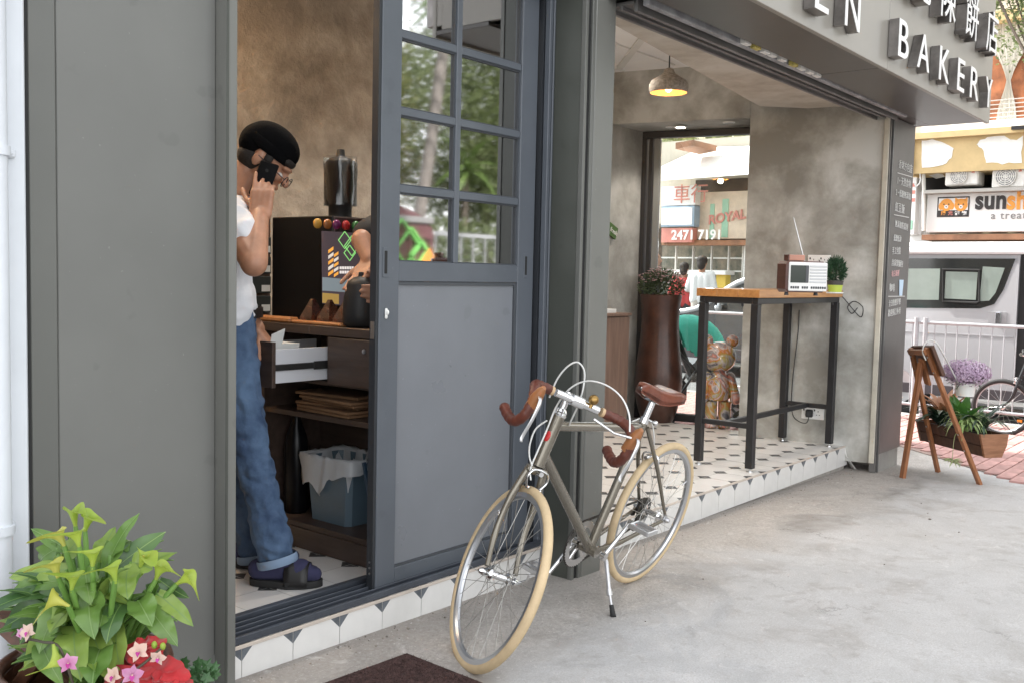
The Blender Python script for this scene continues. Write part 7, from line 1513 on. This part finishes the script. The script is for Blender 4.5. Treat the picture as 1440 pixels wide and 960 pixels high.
tree('round dark tree mirrored low in the left door panes', (8.6, -8.0, GB), (8.9, -8.2, 3.4), (1.5, 1.3, 1.6), 9000, 'tree_leaf_b', 5, ls=.1, trunk=.1)
tree('tallest pale green tree mirrored at the top of the door panes', (12.2, -12.4, GB), (12.4, -12.4, 8.6), (4.2, 2.0, 3.4), 26000, 'tree_leaf_a', 6, ls=.14)
# palm with ringed trunk
pa, pb_, pc2 = mir(585, 372, -5.2), mir(604, 215, -5.2), mir(636, -10, -5.2); pa.z = GB
pl_ = thing('palm_tree', 'leaning palm with pale ringed trunk mirrored in the door glass', 'palm tree', tuple(pa)); pth = smooth_path([pa, mir(588, 330, -5.2), pb_, pc2, pc2 + V((.5, 0, 1.6))], 12)
m = MB(); m.tube(pth, [.085 + (.008 if k % 3 == 0 else 0) for k in range(len(pth))], 14); m.build('trunk', mat('palm_bark', (.17, .15, .135), .85, var=.25, scale=8, bump=.5), pl_, smooth=40)
g = random.Random(9)
for k in range(14):
    a = k*.45 + g.uniform(-.1, .1); e = g.uniform(.1, .9); c0 = pth[-1]; d = V((math.cos(a), math.sin(a), e)); pt = smooth_path([c0, c0 + d*.9, c0 + V((math.cos(a), math.sin(a), 0))*2.0 + V((0, 0, e*.9-.3)), c0 + V((math.cos(a), math.sin(a), 0))*2.7 + V((0, 0, e*.4-1.2))], 6); m = MB(); m.tube(pt, .02, 5)
    for j in range(2, len(pt)-1):
        for s in (-1, 1): t_ = (pt[j+1]-pt[j]).normalized(); sd_ = t_.cross(UP).normalized()*s; m.add([pt[j], pt[j] + sd_*.25 + t_*.15 - UP*.05, pt[j] + sd_*.55 + t_*.3 - UP*.25, pt[j] + sd_*.25 + t_*.22 - UP*.09], [(0, 1, 2, 3)])
    m.build('frond', MAT['frond'], pl_, fix=False)
# low palm plant
lp_ = mir(655, 240, -8.0); fp = thing('fan_palm', 'small pale fan palm mirrored above the iron fence', 'palm tree', (lp_.x, lp_.y, GB)); m = MB(); m.tube([(lp_.x, lp_.y, GB), (lp_.x, lp_.y, lp_.z)], .07, 8); m.build('trunk', MAT['bark'], fp)
for k in range(18):
    a = g.uniform(0, 6.28); m = leaf(lp_, lp_ + V((math.cos(a)*.7, math.sin(a)*.7, g.uniform(-.7, .8))), .07, UP + V((0, .5, 0)), .3, .2, 6, False); m.build('frond', MAT['frond'], fp, smooth=180, fix=False)
# maroon hoarding with arched top, stripes and green linked diamonds
mat('maroon', (.13, .055, .06), .6, var=.15, scale=2, bump=.2); mat('diamond_green', (.22, .62, .16), .5); mat('orange_glow', (.8, .3, .06), .5)
HY = -3.2
def hp(px, py): return mir(px, py, HY)
hx0, hx1 = hp(470, 300).x, hp(610, 300).x; hz = hp(575, 285).z; hd = thing('maroon_hoarding', 'maroon arched hoarding with green linked diamonds mirrored in the glass', 'hoarding', ((hx0+hx1)/2, HY, GB))
zc = hp(610, 330).z; arc = [V((hx1, HY, GB)), V((hx1, HY, zc))] + [V((hx1 - 1.1*(1-math.cos(t)), HY, zc + (hz-zc)*math.sin(t))) for t in [math.pi/2*k/8 for k in range(1, 9)]] + [V((hx0, HY, hz)), V((hx0, HY, GB))]
m = MB(); m.prism(arc, (0, -.12, 0)); m.build('panel', MAT['maroon'], hd)
for py, w_ in ((308, .07), (332, .05)): z = hp(570, py).z; m = MB(); m.box(hx0, HY+.002, z-w_/2, hx1-.02, HY+.03, z+w_/2, .005); m.build('batten', MAT['sign_grey'] if py == 308 else MAT['maroon'], hd)
for px in (575, 592, 603): x = hp(px, 350).x; m = MB(); m.box(x-.02, HY+.002, GB+.2, x+.02, HY+.028, hp(px, 335).z, .004); m.build('batten', MAT['maroon'], hd)
for cx, cy, r in ((560, 345, .30), (574, 352, .26), (588, 360, .18)):
    c = hp(cx, cy); c.y = HY+.045; pts = [c + V((r, 0, 0)), c + V((0, 0, r)), c + V((-r, 0, 0)), c + V((0, 0, -r))]
    for k in range(4): m = MB(); m.bar(pts[k], pts[(k+1) % 4], .02, .035, (0, 1, 0)); m.build('diamond_side', MAT['diamond_green'], hd)
for k in range(5): c = hp(540 - k*1.0, 352 + 0*k); m = MB(); x = c.x - .25; z = GB+.5+k*.22; m.prism([V((x, HY+.004, z)), V((x+.4, HY+.004, z+.14)), V((x+.4, HY+.004, z+.26)), V((x, HY+.004, z+.12))], (0, .01, 0)); m.build('stripe', MAT['sign_orange'] if k % 2 else MAT['sign_white'], hd)
c = hp(594, 365); m = MB(); m.prism([V((c.x-.15, HY+.06, c.z-.1)), V((c.x+.2, HY+.06, c.z-.1)), V((c.x+.05, HY+.06, c.z+.14))], (0, .01, 0)); m.build('orange_mark', MAT['orange_glow'], hd)
# iron fence and green mesh behind it
fy = -6.5; fa, fb = mir(612, 350, fy).x, mir(760, 350, fy).x; zt_, zb2 = mir(665, 332, fy).z, GB+.1; fn = thing('iron_fence', 'white wrought iron fence with scrolls mirrored low in the glass', 'fence', ((fa+fb)/2, fy, GB))
for z in (zt_, zb2): m = MB(); m.box(fa, fy-.02, z-.03, fb, fy+.02, z+.03); m.build('rail', MAT['barrier_white'], fn)
x = fa
while x < fb: m = MB(); m.box(x-.015, fy-.015, zb2+.031, x+.015, fy+.015, zt_-.031); m.build('bar', MAT['barrier_white'], fn); x += .32
x = fa+.8
while x < fb:
    for r in (.34, .2): m = MB(); m.tube([V((x + math.cos(t)*r, fy+.03, (zt_+zb2)/2 + math.sin(t)*r)) for t in [2*math.pi*k/24 for k in range(24)]], .018, 5, closed=True); m.build('scroll', MAT['barrier_white'], fn)
    x += 1.3
hg = MB(); g = random.Random(14)
for k in range(16000): p = V((g.uniform(5, 24), -7.6 + g.gauss(0, .25), GB + g.random()**.8*2.4)); u = V((g.gauss(0, 1), g.gauss(0, 1), g.gauss(0, 1))).normalized(); v_ = u.orthogonal().normalized(); hg.add([p, p+u*.07+v_*.03, p+u*.14, p+u*.07-v_*.03], [(0, 1, 2, 3)])
tag(tag(hg.build('hedge', MAT['tree_leaf_b'], fix=False), kind='stuff'), 'long green hedge behind the iron fence across the road', 'hedge')
# street tree at the corner whose twigs hang into the view, and a tree seen over the shop row
c_ = atd(1478, 2, 10.5); tree('small leaved tree whose twigs hang before the curtained window', (c_.x+.2, c_.y-.5, GR), tuple(c_ + V((0, 0, .35))), (.85, .85, .95), 7000, 'tree_leaf_b', 11, trunk=.05, ls=.055, clumps=20)
q = onx(985, 205, 26); tree('green tree rising beyond the pale shop row', (26, q.y, GR), tuple(q + V((0, 0, -.6))), (1.6, 3.0, 1.6), 5000, 'tree_leaf_a', 12, ls=.25)
